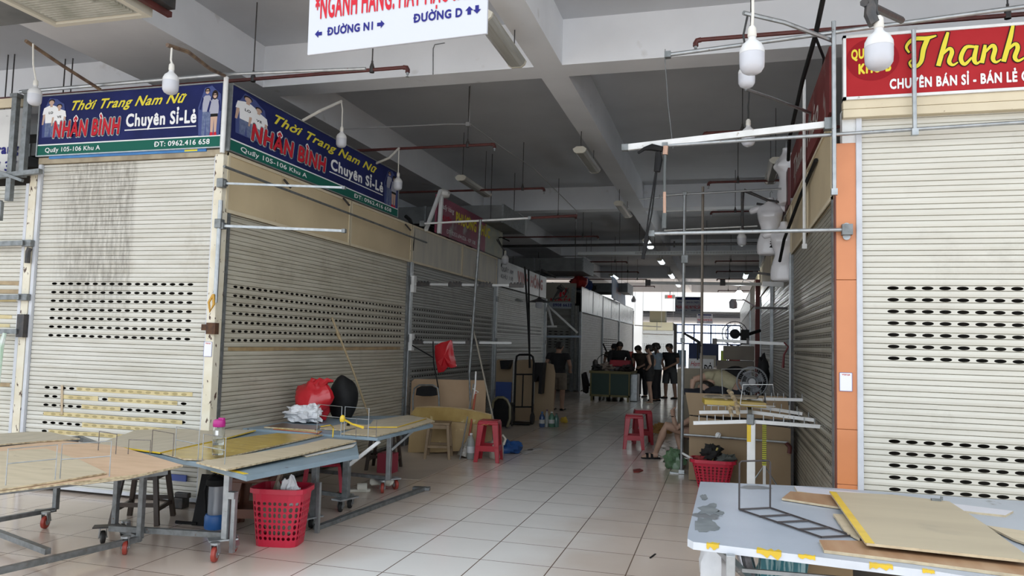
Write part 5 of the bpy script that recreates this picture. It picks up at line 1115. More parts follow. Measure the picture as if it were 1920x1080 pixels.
m = MB(); m.prism([P(x,y,Y=15.3) for x,y in ((999,680),(1019,680),(1017,700),(1014,739),(1009,738),(1011,702),(1004,716),(999,716))], (0,.3,0)); solo('black_cloth', m, BLACKM, 'black trousers hung over the plywood right of the hand truck', 'cloth')
r = thing('hand_truck', 'black steel hand truck standing against the plywood', 'hand truck', (-3.95,14.95,0)); L = lambda x, y: P(x,y,Y=14.95)
m = MB(); m.tube([L(963,800), L(967,680), L(969,668), L(974,665), L(994,665), L(999,669), L(1001,680), L(997,800)], .022, 8); m.build('tube_frame', BLACKM, r, smooth=True)
m = MB()
for y in (702,763): m.tube([L(966,y), L(998,y)], .016, 7)
m.tube([L(981,702), L(979,763)], .014, 7); m.build('cross_bar', BLACKM, r, smooth=True)
for x in (962,999): c = L(x,790); m = MB(); m.lathe([(.0,-.03),(.09,-.03),(.12,-.015),(.12,.015),(.09,.03),(0,.03)], (c.x,14.9,.12), 16, Vector((1,0,0))); m.build('wheel', RUBBER, r, smooth=True)
m = MB(); a, b = L(962,797), L(1000,797); m.box((a.x,14.6,.02), (b.x,14.95,.045)); m.build('toe_plate', BLACKM, r)
for i, (px, h, R, bd, cp) in enumerate(((1016,.30,.055,mk('bottle_blue', (.05,.09,.2), rough=.2),BLUEPL),(1025,.34,.04,PETC,mk('purple_cap', (.1,.03,.12))),(1034,.30,.06,PETG,WHITEP),(1043,.27,.05,mk('bottle_teal', (.08,.16,.14), rough=.2),DARKM))):
    c = P(px,801,Z=0); bottle('%s plastic bottle in the row below the plywood' % ['bluish','tall thin','green','teal'][i], (c.x,c.y,0), h, R, bd, cp, mk('white_wrap_%d' % i, (.45,.47,.47)) if i in (0,2) else None)
c = P(1058,793,Z=0); m = MB(); m.blob((c.x,c.y,.06), .07,.06,.07, 12, 8, .4, 41, -.8, 3); solo('plastic_scrap', m, mk('yellow_wrap', (.45,.30,.03)), 'crumpled yellow wrapper on the floor near the bottles', 'wrapper')
# tall dark poles in front of the shiny shutter and the arm at the corner of the row
m = MB(); m.tube([P(984,500,Y=15), P(990,600,Y=15), P(994,690,Y=15)], .02, 8); m.tube([P(991,505,Y=15.1), P(993,690,Y=15.1)], .02, 8); solo('dark_poles', m, BLACKM, 'pair of dark poles standing above the hand truck', 'pole', smooth=True)
for i, (x0, y0, x1, y1, lb) in enumerate(((1024,570,1083,624,'white diagonal brace across the cross aisle'),(1021,631,1090,631,'bluish rail across the mouth of the cross aisle'),(1026,570,1037,612,'short white prop rod at the end of the near row'),(1024,612,1044,612,'short white arm at the end of the near row'))):
    m = MB(); m.bar(P(x0,y0,Y=20.7), P(x1,y1,Y=20.7), .05, .05); solo('rail_arm', m, WHITEP if i != 1 else mk('bluish_steel', (.3,.36,.44), metal=.4), lb, 'rail')
m = MB()
for k in range(4): m.tube([P(1036,562+k,Y=21.5), P(1052,545-k*4,Y=21.6), P(1066,540+k*3,Y=21.7), P(1058,556,Y=21.6), P(1036,562,Y=21.5)], .02, 6)
m.tube([P(1014,505,Y=20.6), P(1042,520,Y=20.8)], .03, 7); m.tube([P(1046,538,Y=21.6), P(1056,546,Y=21.6)], .06, 8); solo('wire_bundle', m, DARKM, 'bundle of dark wire and a spotlight near the red letter sign', 'wire', smooth=True)
m = MB(); m.tube([P(866,448,Y=15.2), P(900,452,Y=15.4), P(940,445,Y=15.7), P(955,452,Y=15.6)], .014, 6); m.tube([P(760,405,Y=11.2), P(768,412,Y=11.2), P(775,430,Y=11.1), P(772,470,Y=11.05)], .03, 6); m.tube([P(930,440,Y=15.6),P(945,470,Y=15.6),P(940,500,Y=15.6)], .01, 5); solo('cable_tangle', m, BLACKM, 'tangle of black cable at the post between the shutters', 'cable', smooth=True)
# --------------------------------------------------------------- the far stall table and its goods, the small things on top of the far row
r = thing('stall_table', 'dark green stall table with yellowish frame, beside the far people', 'table', P(1150,748,Z=0)); Y0 = 22.0
c0, c1 = P(1108,700,Y=Y0), P(1180,700,Y=Y0); FR = mk('olive_frame', (.14,.12,.04), rough=.5)
m = MB(); m.box((c0.x,Y0,.16), (c1.x,Y0+1.6,.80)); m.build('green_panel', mk('dark_green_panel', (.012,.04,.03)), r)
m = MB(); m.box((c0.x-.05,Y0-.03,.80), (c1.x+.05,Y0+1.65,.87)); m.build('table_top', FR, r)
m = MB()
for x in (c0.x,(c0.x+c1.x)/2,c1.x): m.box((x-.02,Y0-.02,.13), (x+.02,Y0,.80))
m.box((c0.x-.02,Y0-.02,.13), (c1.x+.02,Y0,.19)); m.build('front_frame', FR, r)
for x in (c0.x+.03,c1.x-.03):
    for y in (Y0+.03,Y0+1.55): m = MB(); m.box((x-.03,y-.03,0), (x+.03,y+.03,.16)); m.build('leg', FR, r)
zt = .87
for i, (px, dy, rx, rz, col, lb) in enumerate(((1122,.3,.2,.10,(.03,.03,.03),'black folded clothes pile at the left end of the stall table'),(1138,.4,.22,.13,(.25,.2,.17),'dull beige clothes pile on the stall table'),(1152,.5,.2,.10,(.1,.1,.11),'grey clothes pile in the middle of the stall table'),(1176,.4,.2,.12,(.05,.04,.04),'dark clothes pile at the right end of the stall table'))):
    c = P(px,700,Y=Y0+dy); m = MB(); m.blob((c.x,Y0+dy,zt+rz*.8), rx,.25,rz, 16, 10, .35, 50+i, -.8, 2.6); solo('clothes_pile', m, mk('clothes_%d' % i, col, rough=.9), lb, 'clothes')
c = P(1163,692,Y=Y0+.4); m = MB(); m.box((c.x-.3,Y0+.3,zt+.14), (c.x+.3,Y0+.6,zt+.32)); solo('red_crate', m, mk('crate_red', (.33,.01,.025)), 'red crate among the clothes on the stall table', 'crate', bevel=.02)
c = P(1116,690,Y=Y0+.3); m = MB(); m.lathe([(0,0),(.08,0),(.08,.25),(.03,.32),(0,.32)], (c.x,Y0+.3,zt), 10); solo('spray_bottle', m, DARKM, 'dark bottle at the left corner of the stall table', 'bottle', smooth=True)
a, b = P(1181,700,Y=22.4), P(1196,700,Y=22.4); m = MB(); m.box((a.x,22.4,0), (b.x,22.9,.80)); solo('metal_bin', m, GALV, 'shiny metal bin at the right end of the stall table', 'bin', bevel=.02)
c = P(1097,720,Y=22.2); r = thing('office_chair', 'black chair at the left end of the stall table', 'chair', (c.x,22.3,0))
m = MB(); m.prism([P(1090,702,Y=22.3), P(1095,698,Y=22.3), P(1101,720,Y=22.3), P(1099,738,Y=22.3), P(1093,735,Y=22.3)], (0,.4,0)); m.build('backrest', BLACKM, r)
m = MB(); m.box((c.x,22.2,.40), (c.x+.4,22.7,.46)); m.build('seat', BLACKM, r); m = MB(); m.tube([(c.x+.2,22.45,0),(c.x+.2,22.45,.4)], .04, 8); m.build('leg', BLACKM, r)
for px, Y, R_, lb in ((1133,24.0,.16,'table fan behind the people at the stall table'),):
    c = P(px,678,Y=Y); r = thing('table_fan', lb, 'fan', (c.x,Y,zt)); m = MB()
    m.tube([c+Vector((R_*1.4*math.cos(t*.3927),0,R_*1.4*math.sin(t*.3927))) for t in range(16)], .012, 5, closed=True); m.build('fan_guard', DARKM, r); m = MB(); m.tube([(c.x,Y,0),(c.x,Y,c.z)], .03, 7); m.build('stand', DARKM, r)
for i, (px, py, Y, rx, rz, col, lb) in enumerate(((1100,552,26.4,.34,.22,(.33,.02,.02),'red bundle on top of the far left stall'),(1115,553,27.3,.34,.2,(.02,.05,.2),'blue bundle on top of the far left stall'),(1124,558,28.4,.35,.16,(.02,.02,.02),'black bundle on top of the far left stall'))):
    c = P(px,py,Y=Y); m = MB(); m.blob((-4.95,Y,3.62+rz*.8), .3, rx, rz*1.2, 14, 9, .3, 60+i, -.75); solo('bundle', m, mk('bundle_%d' % i, col, rough=.5), lb, 'bundle', smooth=True)
# ------------------------------------------------------------------ right side: rails, mannequins, racks, boards
rail('white slotted rail reaching out from the right column, uppermost', (.80,6.32,3.43), P(1172,277,Y=6.3), .035, WHITEP, .05)
rail('round grey pipe under the white slotted rail, right of centre', (2.6,6.30,3.38), P(1247,273,Y=6.3), .03, GALV, kind='tube')
rail('round grey pipe clamped to the orange column', (.925,6.34,2.59), P(1222,438,Y=6.3), .032, GALV, kind='tube')
rail('long steel pipe along the top of the red banner', (2.9,6.26,4.28), P(1252,103,Y=6.26), .034, GALV, kind='tube')
for px, y0, y1, Y, lb in ((1563,40,360,6.25,'vertical steel pipe at the left end of the red banner'),(1508,150,462,8.2,'vertical steel pipe along the tan fascia, right row'),(1713,56,248,6.27,'short vertical rod hanging in front of the red banner')):
    a, b = P(px,y0,Y=Y), P(px,y1,Y=Y); b.x = a.x; m = MB(); m.tube([a,b], .017, 8); m.obox(b, .045,.045,.05); solo('vertical_pipe', m, GALV if Y < 8 else WHITEP, lb, 'pipe', smooth=True)
m = MB(); a = P(1545,-10,Y=5.9); m.tube([a, P(1528,70,Y=6.3), P(1505,150,Y=7.2), P(1480,260,Y=8.5), P(1478,300,Y=9)], .02, 7); m.tube([P(1530,72,Y=6.3), P(1545,110,Y=6.8), P(1540,170,Y=7.6)], .012, 6); solo('taped_cable', m, BLACKM, 'thick black taped cable running down left of the red banner', 'cable', smooth=True)
m = MB(); m.tube([P(1530,300,Y=7.5), P(1500,370,Y=8.8), P(1470,450,Y=10.2), P(1462,490,Y=10.5)], .02, 7); solo('taped_cable', m, BLACKM, 'black cable sagging along the right fascia to the mannequins', 'cable', smooth=True)
m = MB(); m.tube([P(1636,-20,Y=3.95), P(1632,30,Y=3.9), P(1640,45,Y=3.9)], .03, 8); m.tube([P(1620,5,Y=3.9), P(1690,38,Y=4.6)], .02, 7); solo('bent_bracket', m, DARKM, 'dark bent arm holding the bulb before the red banner', 'arm', smooth=True)
m = MB(); a = P(1247,103,Y=6.26); m.tube([a+Vector((0,0,.05)), a-Vector((0,0,.05)), P(1253,200,Y=6.3), P(1262,278,Y=6.3)], .003, 4); solo('thin_wire', m, GALVD, 'thin wire hanging from the pipe end to the slotted rail', 'wire')
# black strap and faded cloth strip on the rail
r = thing('black_strap', 'long black cloth strap hanging from the rail end', 'strap', P(1236,283,Y=6.25)); L = lambda x, y: P(x,y,Y=6.24)
m = MB(); m.tube([L(1196,287), L(1208,279), L(1222,276), L(1242,280)], [.012,.016,.03,.025], 8); m.tube([L(1234,285), L(1235,300), L(1232,322)], [.022,.032,.026], 8); m.tube([L(1232,318), L(1222,400), L(1213,445)], .007, 6); m.tube([L(1230,318), L(1217,400), L(1211,445)], .007, 6); m.tube([L(1213,442), L(1209,465), L(1205,486)], [.02,.017,.014], 7); m.build('strap_cloth', BLACKM, r, smooth=True)
m = MB()
seg = [(1248,274),(1247,290),(1246,320),(1246,360),(1246,400),(1245,418),(1245,428)]
m.tube([L(*q) for q in seg[:2]], .022, 7); m.cur = 1; m.tube([L(*q) for q in seg[1:4]], .012, 7); m.cur = 0; m.tube([L(*q) for q in seg[3:5]], .013, 7); m.cur = 1; m.tube([L(*q) for q in seg[4:]], .02, 7)
solo('cloth_strip', m, [mk('peach_cloth', (.48,.30,.22)), mk('dark_faded_cloth', (.09,.10,.10))], 'faded peach and grey cloth strip hanging beside the black strap', 'cloth', smooth=True)
# upright frame in the aisle: two poles with a foot
YP = 10.2
r = thing('display_stand', 'bare steel display stand with a floor foot, right of the aisle', 'frame', P(1278,888,Z=0))
a = P(1284,360,Y=YP); b = P(1278,886,Y=YP); m = MB(); m.tube([(a.x,YP,a.z),(b.x,YP,.03)], .021, 9); m.build('front_pole', GALV, r, smooth=True)
a2 = P(1318,350,Y=YP+.1); m = MB(); m.tube([(a2.x,YP+.1,a2.z),(a2.x,YP+.1,1.55),(a2.x,YP+.1,.9)], .018, 8); m.build('rear_pole', mk('brown_pole', (.22,.19,.16), metal=.4, rough=.4), r, smooth=True)
m = MB(); m.bar(P(1256,886,Y=YP), P(1300,893,Y=YP), .05, .03); m.obox((b.x,YP,.03), .07,.12,.05); m.build('foot', GALV, r)
m = MB(); m.tube([P(1242,366,Y=YP), P(1465,354,Y=YP)], .014, 8); m.tube([P(1200,374,Y=YP+.05), P(1285,364,Y=YP+.02)], .010, 7); m.tube([P(1236,365,Y=YP), P(1236,372,Y=YP)], .01, 6); m.build('top_rail', GALV, r, smooth=True)
m = MB(); m.obox(P(1284,363,Y=YP), .06,.05,.05); m.obox(P(1284,486,Y=YP), .09,.06,.11); m.obox(P(1280,638,Y=YP), .06,.06,.06); m.build('clamp', GALVD, r, bevel=.006)
m = MB(); m.tube([P(1245,432,Y=YP+1), P(1420,424,Y=YP+1)], .01, 7); m.tube([P(1245,396,Y=YP+3), P(1345,394,Y=YP+3)], .01, 7); solo('thin_rails', m, WHITEP, 'thin pale rails crossing behind the display stand', 'rail', smooth=True)
m = MB(); m.tube([P(1392,358,Y=10.9), P(1392,430,Y=10.9)], .02, 8); m.tube([P(1395,356,Y=10.9), P(1440,376,Y=10.9)], .02, 8); solo('lamp_post', m, DARKM, 'dark drop pipe left of the mannequins', 'pipe', smooth=True)
# long white display rail with dark clips
slot = lambda lb, a, b, g: slotted(lb, a, b, g)
a, b = P(1428,533,Y=18.6), P(1215,530,Y=18.6); r = thing('slotted_rail', 'long white slotted rail with two dark clips, mid aisle', 'rail', a)
m = MB(); m.bar(a, b, .05, .07); m.build('rail_bar', WHITEP, r)
for px in (1215,1355): m = MB(); m.obox(P(px,530,Y=18.55), .12,.10,.14); m.build('clip_block', DARKM, r)
a, b = P(1430,532,Y=12), P(1481,534,Y=12); m = MB(); m.bar(a, b, .04, .07); solo('slotted_rail', m, WHITEP, 'short white slotted rail under the lowest mannequin', 'rail')
a, b = P(1472,645,Y=10.6), P(1338,638,Y=10.6); r = thing('slotted_rail', 'white slotted rail above the electric fan', 'rail', a)
m = MB(); m.bar(a, b, .028, .04); m.build('rail_bar', WHITEP, r); m = MB(); m.obox(P(1340,640,Y=10.6), .06,.06,.08); m.build('clip_block', DARKM, r); m = MB(); m.obox(P(1402,640,Y=10.6), .03,.06,.08); m.build('clip_block', DARKM, r); m = MB(); m.obox(P(1480,650,Y=10.6), .05,.1,.2); m.build('wall_bracket', GALVD, r)
m = MB(); m.tube([P(1470,642,Y=10.5), P(1478,650,Y=10.5), P(1470,665,Y=10.5), P(1468,690,Y=10.5)], [.01,.01,.012,.018], 7); solo('red_strap', m, mk('dark_red_cloth', (.12,.01,.012)), 'dark red strap hanging from the rail end above the fan', 'strap', smooth=True)
m = MB(); m.tube([P(1282,625,Y=10.15), P(1298,634,Y=10.1), P(1311,642,Y=10.1), P(1313,650,Y=10.1)], [.012,.02,.02,.016], 7); m.tube([P(1308,642,Y=10.1), P(1308,675,Y=10.1)], .010, 6); m.tube([P(1312,645,Y=10.1), P(1312,662,Y=10.1)], .014, 6); solo('black_strap', m, BLACKM, 'short black strap hanging from the steel display stand', 'strap', smooth=True)
# mannequins -------------------------------------------------------
MANN = mk('mannequin_white', (.80,.80,.83), (.74,.74,.77), scale=3, rough=.25, coat=.3)
def mannequin(label, neck, rz, sc, arms=True):
    """female display torso hung by the neck: chest, waist, hips, thigh stumps, arm stumps"""
    r = thing('mannequin_torso', label, 'mannequin', neck, 'display torsos on the right', True, rz); N = 22
    secs = [(.0,.052,.052,.0),(-.05,.05,.05,.0),(-.09,.075,.058,.0),(-.12,.15,.075,.005),(-.16,.185,.09,.0),(-.22,.172,.105,-.012),(-.29,.165,.118,-.02),(-.35,.150,.10,-.008),(-.42,.125,.085,.0),(-.47,.120,.082,.0),(-.54,.145,.095,.005),(-.62,.172,.112,.01),(-.68,.180,.118,.012),(-.74,.178,.112,.01),(-.80,.172,.10,.0)]
    m = MB()
    def ringpt(s, k):
        z, a, b, oy = s; th = 2*math.pi*k/N; x, y = a*math.cos(th), b*math.sin(th)
        bust = 0
        if -.33 < z < -.19 and y < 0:
            for sx in (-.075,.075): bust += .055*math.exp(-(((x-sx)/.05)**2+((z+.265)/.05)**2))
        crease = .02*math.exp(-(x/.02)**2) if z < -.66 and y < 0 else 0
        return Vector((x, y+oy-bust+crease, z))*sc
    fine = []
    for a, b in zip(secs[:-1], secs[1:]):
        for t in (0,.5): fine.append(tuple(a[i]+(b[i]-a[i])*t for i in range(4)))
    fine.append(secs[-1]); base = len(m.v)
    for s in fine:
        for k in range(N): m.v.append(ringpt(s, k))
    for i in range(len(fine)-1):
        for k in range(N): m.f.append([base+i*N+k, base+i*N+(k+1) % N, base+(i+1)*N+(k+1) % N, base+(i+1)*N+k]); m.m.append(0)
    m.f.append([k for k in range(N)]); m.m.append(0)
    b2 = len(m.v); last = base+(len(fine)-1)*N; m.v.append(Vector((0,.0,-.83))*sc)
    for k in range(N): m.f.append([last+(k+1) % N, last+k, b2]); m.m.append(0)
    if arms:
        for s in (-1,1): m.tube([Vector((s*.11,.0,-.145))*sc, Vector((s*.19,.0,-.16))*sc, Vector((s*.245,.0,-.185))*sc, Vector((s*.275,-.01,-.205))*sc], [.05*sc,.055*sc,.045*sc,.03*sc], 12)
    m.build('torso', MANN, r, smooth=True, sub=1)
    h = MB(); h.tube([Vector((0,0,-.02))*sc, Vector((0,0,.06))*sc, Vector((.02,0,.09))*sc, Vector((.03,0,.06))*sc], .006, 6); h.build('hook', GALV, r)
    return r
c = P(1444,370,Y=11.2); mannequin('white torso mannequin with arm stumps, middle of the three', (c.x,11.2,c.z), -.15, 1.02)
c = P(1474,285,Y=11.0); mannequin('white torso mannequin seen side-on, topmost of the three', (c.x,11.0,c.z+.06), -1.15, .98, True)
c = P(1470,415,Y=10.7); mannequin('white torso mannequin, lowest of the three', (c.x,10.7,c.z), -.25, 1.0, True)
r = thing('mannequin_bracket', 'dark steel brackets behind the mannequins', 'bracket', (.7,11.3,2.7))
m = MB(); m.bar((.84,11.35,3.66), (.45,11.3,3.72), .03); m.bar((.84,11.2,2.66), (.4,11.2,2.72), .03); m.bar((.84,10.9,2.2), (.42,10.9,2.2), .03); m.build('arm', DARKM, r)
m = MB(); m.blob(P(1468,458,Y=10.8), .14,.06,.08, 14, 8, .5, 71, -1, 4); solo('cable_knot', m, BLACKM, 'knot of dark cable between the mannequins', 'cable')
# big cardboard counters -------------------------------------------
BIGCARD = mk('brown_board', (.30,.215,.125), (.26,.18,.10), scale=1.6, rough=.6, stretch=(1,1,.5))
def panel(label, px, Y, t, mat, name='board', cat='board'):
    pts = [P(x,y,Y=Y) for x,y in px]; m = MB(); m.prism(pts, (0,t,0)); return solo(name, m, mat, label, cat)
def ground(pts, n):
    return pts
q = [P(1285,736,Y=9.75), P(1330,738,Y=9.75), P(1400,741,Y=9.75), P(1484,744,Y=9.75)]
m = MB(); m.prism([(-.40,9.75,.80), (q[0].x,9.75,q[0].z), (q[2].x,9.75,q[2].z), (.74,9.75,q[3].z), (.80,9.75,.80)], (0,.02,0)); solo('brown_board', m, BIGCARD, 'upper big brown board of the counter behind the red basket', 'board')
m = MB(); m.prism([(-.40,9.73,.01), (-.40,9.73,.79), (.80,9.73,.70), (.80,9.73,.01)], (0,.02,0)); solo('brown_board', m, BIGCARD, 'lower big brown board of the counter, down to the floor', 'board')
r = thing('counter_rail', 'steel bar with a dark red end across the brown boards', 'rail', (.2,9.7,.8)); m = MB(); m.tube([P(1282,815,Y=9.68), P(1350,820,Y=9.68), P(1478,830,Y=9.68)], .014, 8); m.build('rail_bar', GALV, r, smooth=True); m = MB(); m.tube([P(1474,830,Y=9.68), P(1481,838,Y=9.68), P(1480,850,Y=9.68)], .025, 8); m.build('red_end', PIPERED, r, smooth=True)
m = MB(); m.bar((.80,9.70,0), (.80,9.70,2.0), .03); solo('steel_post', m, DARKM, 'thin dark upright at the right end of the brown counter', 'post')
m = MB(); m.blob(P(1346,816,Y=9.64), .035,.02,.035, 10, 7, .2, 3); solo('tape_knot', m, WHITEP, 'white knot on the bar across the brown boards', 'knot')
m = MB(); m.prism([P(1270,890,Y=11.6), P(1270,692,Y=11.6), P(1278,690,Y=11.6), P(1412,694,Y=11.6), P(1416,890,Y=11.6)], (0,.03,0)); m.v = [Vector((v.x,v.y,max(v.z,.01))) for v in m.v]; solo('grey_board', m, mk('greyed_board', (.22,.19,.14), (.17,.15,.11), scale=2, rough=.7), 'greyish board standing behind the sleeping person', 'board')
r = thing('counter_table', 'low dark table behind the brown boards where a person sleeps', 'table', (.2,10.7,0)); m = MB(); m.box((-.38,9.80,.70), (.76,11.5,.74)); m.build('table_top', DARKW, r)
for x in (-.34,.72):
    for y in (9.85,11.45): m = MB(); m.box((x-.025,y-.025,0), (x+.025,y+.025,.70)); m.build('leg', DARKM, r)
# stacked boxes and far sign
for px, Y, lb in (((1356,648,1414,676),12.6,'top grey cardboard box of the stack behind the fan'),((1344,676,1414,700),12.5,'lower grey cardboard box of the stack behind the fan')):
    a, b = P(px[0],px[1],Y=Y), P(px[2],px[3],Y=Y); m = MB(); m.box((a.x,Y,b.z), (b.x,Y+.5,a.z)); solo('cardboard_box', m, mk('box_grey', (.17,.15,.12), (.14,.12,.10), scale=3, rough=.8), lb, 'box', bevel=.008)
a, b = P(1344,700,Y=12.5), P(1414,700,Y=12.5); m = MB(); m.box((a.x,12.5,0), (b.x,13.0,a.z)); solo('cupboard', m, mk('cupboard_dark', (.09,.08,.07)), 'dark cupboard carrying the grey boxes', 'cupboard', bevel=.01)
q = P(1291,672,Y=16); r = thing('shop_sign', 'white hand-painted sign with red script and a dark word, beyond the boards', 'shop sign', (q.x,16,q.z-.36), None, True)
m = MB(); m.box((0,0,0), (.50,.03,.36)); m.build('sign_panel', mk('sign_white', (.86,.86,.86)), r)
letters(r, 'Hẹm', .04, .21, .20, .10, REDP, bold=.0, shear=.4); letters(r, 'Hoa', .04, .06, .20, .10, REDP, bold=.0, shear=.4); letters(r, 'ĐỎ', .31, .11, .16, .13, BLK, bold=.03)
m = MB()
for x in (q.x+.06,q.x+.44): m.bar((x,16.045,0), (x,16.045,q.z-.05), .03)
solo('sign_stand', m, DARKM, 'thin legs under the white hand-painted sign', 'stand')
# fans
r = thing('electric_fan', 'grey round electric fan on the counter', 'fan', (.42,10.35,.74)); c = P(1410,716,Y=10.35); GREYPL = mk('grey_plastic', (.20,.21,.22), rough=.4)
m = MB()
for rr, dy in ((.19,.0),(.185,-.03),(.185,.03),(.13,-.045),(.07,-.05)): m.tube([c+Vector((rr*math.cos(t*.2618),dy,rr*math.sin(t*.2618))) for t in range(24)], .006 if rr < .19 else .011, 6, closed=True)
for t in range(40):
    a_ = 2*math.pi*t/40; m.tube([c+Vector((.05*math.cos(a_),-.052,.05*math.sin(a_))), c+Vector((.13*math.cos(a_+.1),-.045,.13*math.sin(a_+.1))), c+Vector((.19*math.cos(a_+.15),0,.19*math.sin(a_+.15)))], .0022, 4, cap=False)
m.build('fan_guard', GREYPL, r)
m = MB()
for t in range(4):
    a_ = 2*math.pi*t/4+.4; m.add([c+Vector((.03*math.cos(a_+d)*1,dy,.03*math.sin(a_+d))) if k == 0 else c+Vector((.16*math.cos(a_+d),dy,.16*math.sin(a_+d))) for k, d, dy in ((0,-.3,.01),(1,-.35,.02),(1,.45,-.02),(0,.4,-.01))], [(0,1,2,3)])
m.build('blades', mk('fan_blade', (.30,.31,.33), rough=.3), r, solid=.004)
m = MB(); m.lathe([(0,-.06),(.045,-.055),(.05,-.03),(.05,.08),(.03,.11),(0,.11)], c, 18, Vector((0,1,0))); m.build('hub', mk('hub_grey', (.36,.36,.37)), r, smooth=True)
m = MB(); m.tube([(c.x,10.4,.74),(c.x,10.4,c.z-.06)], .02, 8); m.lathe([(0,.74),(.13,.74),(.12,.77),(.03,.79),(0,.79)], (c.x,10.4,0), 18); m.build('stand', GREYPL, r, smooth=True)
r = thing('wall_fan', 'dark wall fan high on the right, before the bright court', 'fan', P(1385,630,Y=14)); c = P(1378,626,Y=14)
m = MB()
for rr in (.22,.16): m.tube([c+Vector((rr*math.cos(t*.3927),0,rr*math.sin(t*.3927))) for t in range(16)], .008, 5, closed=True)
for t in range(16): m.tube([c, c+Vector((.22*math.cos(t*.3927),0,.22*math.sin(t*.3927)))], .003, 4)
m.build('fan_guard', DARKM, r); m = MB(); m.lathe([(0,-.06),(.08,-.05),(.09,.08),(0,.12)], c, 12, Vector((0,1,0))); m.build('hub', BLACKM, r)
m = MB(); m.tube([c+Vector((.05,.1,0)), P(1400,628,Y=14), P(1425,620,Y=14.2)], .03, 7); m.obox(P(1397,632,Y=14), .14,.1,.26); m.build('wall_arm', BLACKM, r)
# lit lamp at the far right
r = thing('lit_bulb', 'glaring lit bulb high on the right near the red post', 'light bulb', P(1386,555,Y=20)); c = P(1386,555,Y=20)
m = MB(); m.lathe([(0,-.1),(.08,-.07),(.11,0),(.09,.08),(.04,.14),(0,.14)], c, 16); m.build('bulb', mk('bulb_glow', (1,1,1), emit=(.95,1,1), es=60), r, smooth=True)
m = MB(); m.lathe([(.045,.13),(.045,.22),(0,.22)], c, 10); m.tube([c+Vector((0,0,.2)), c+Vector((.1,0,.4)), (.845,20,c.z+.3)], .012, 6); m.build('socket', DARKM, r)
ld = bpy.data.lights.new('lit_bulb_light', 'POINT'); ld.energy = 60; ld.shadow_soft_size = .1; ld.color = (.92,.97,1); lo_ = bpy.data.objects.new('lit_bulb_light', ld); COL.objects.link(lo_); lo_.location = c-Vector((0,.25,.1))
c = P(1375,570,Y=19.5); m = MB(); m.lathe([(0,-.12),(.09,-.1),(.1,.05),(.05,.12),(0,.12)], c, 14); m.tube([c+Vector((0,0,.1)), P(1395,562,Y=19.5), (.80,19.28,c.z-.1)], .02, 6); solo('led_bulb', m, BULBD, 'unlit bulb on a dark arm below the glaring bulb', 'light bulb', smooth=True)
# red stools at right of the aisle, basket, bag, scraps
c = P(1187,842,Z=0); plastic_stool('front red plastic stool of the pair right of the aisle', (c.x,c.y+.1,0), .1, .54, REDST, None, .135, .17)
c = P(1206,832,Z=0); plastic_stool('rear red plastic stool of the pair right of the aisle', (c.x-.02,c.y+.05,0), .2, .56, REDST, None, .135, .17)
c = P(1330,900,Z=0); bk2 = perforated_basket('red basket full of dark things before the brown boards', (c.x+.05,9.40,0), 0, .50, .36, .34, .28, .33, REDBK)
for i, (dx, rx, rz, zz, col, lb) in enumerate(((-.02,.12,.10,.40,(.015,.015,.015),'black cloth heaped in the red basket before the boards'),(.13,.13,.07,.32,(.10,.11,.10),'grey-green cloth in the red basket before the boards'),(-.12,.09,.05,.31,(.25,.03,.03),'dark red cloth at the left of that red basket'))):
    m = MB(); m.blob((c.x+.05+dx,9.40,zz), rx,.10,rz, 16, 10, .4, 80+i, -.9, 3); solo('cloth_heap', m, mk('heap_%d' % i, col, rough=.9), lb, 'cloth')
m = MB(); m.tube([(c.x+.03,9.36,.3),(c.x+.10,9.33,.47)], .012, 6); solo('yellow_stick', m, mk('stick_yellow', (.45,.38,.12)), 'yellowish stick poking out of the red basket', 'stick')
m = MB(); m.tube([P(1280,850,Y=9.5), P(1297,860,Y=9.35)], .014, 6); solo('white_rod', m, WHITEP, 'short white rod lying on the edge of the red basket', 'rod')
c = P(1264,880,Z=0); m = MB(); m.blob((c.x,c.y+.1,.11), .14,.12,.14, 18, 12, .25, 33, -.78, 2.5); solo('plastic_bag', m, mk('green_plastic_bag', (.08,.16,.08), (.16,.24,.15), scale=10, rough=.25), 'pale green plastic bag by the seated person', 'bag', smooth=True)
c = P(1240,812,Z=0); m = MB(); m.blob((c.x,c.y,.06), .16,.12,.10, 16, 10, .5, 91, -.6, 3); solo('brown_paper', m, mk('kraft_paper', (.34,.18,.05), rough=.7), 'crumpled brown paper on the floor behind the knees', 'paper')
m = MB(); m.prism([P(x,y,Z=.003) for x,y in ((1187,882),(1200,880),(1206,883),(1198,886),(1188,886))], (0,0,.012)); solo('red_scrap', m, mk('scrap_red', (.2,.02,.015)), 'small dark red scrap on the aisle tiles', 'scrap')
rr = random.Random(4); m = MB()
for i in range(70):
    c = P(rr.uniform(1212,1276),rr.uniform(826,862),Z=.002); s = rr.uniform(.012,.035); a_ = rr.uniform(0,6); m.prism([c+Vector((s*math.cos(a_+k*1.7),s*math.sin(a_+k*1.7),0)) for k in range(3)], (0,0,.003))
o = solo('fabric_snippets', m, mk('snippets', (.09,.08,.075), (.42,.38,.32), scale=40, lo=.45, hi=.55), 'scattered fabric snippets on the floor around the seated person', 'snippets'); o['kind'] = 'stuff'
m = MB(); c = P(1222,1045,Z=.002); m.bar(c+Vector((-.01,-.03,.003)), c+Vector((.02,.1,.003)), .012, .005); solo('dark_scrap', m, BLACKM, 'small dark strip lying on the tiles in the right foreground', 'scrap')
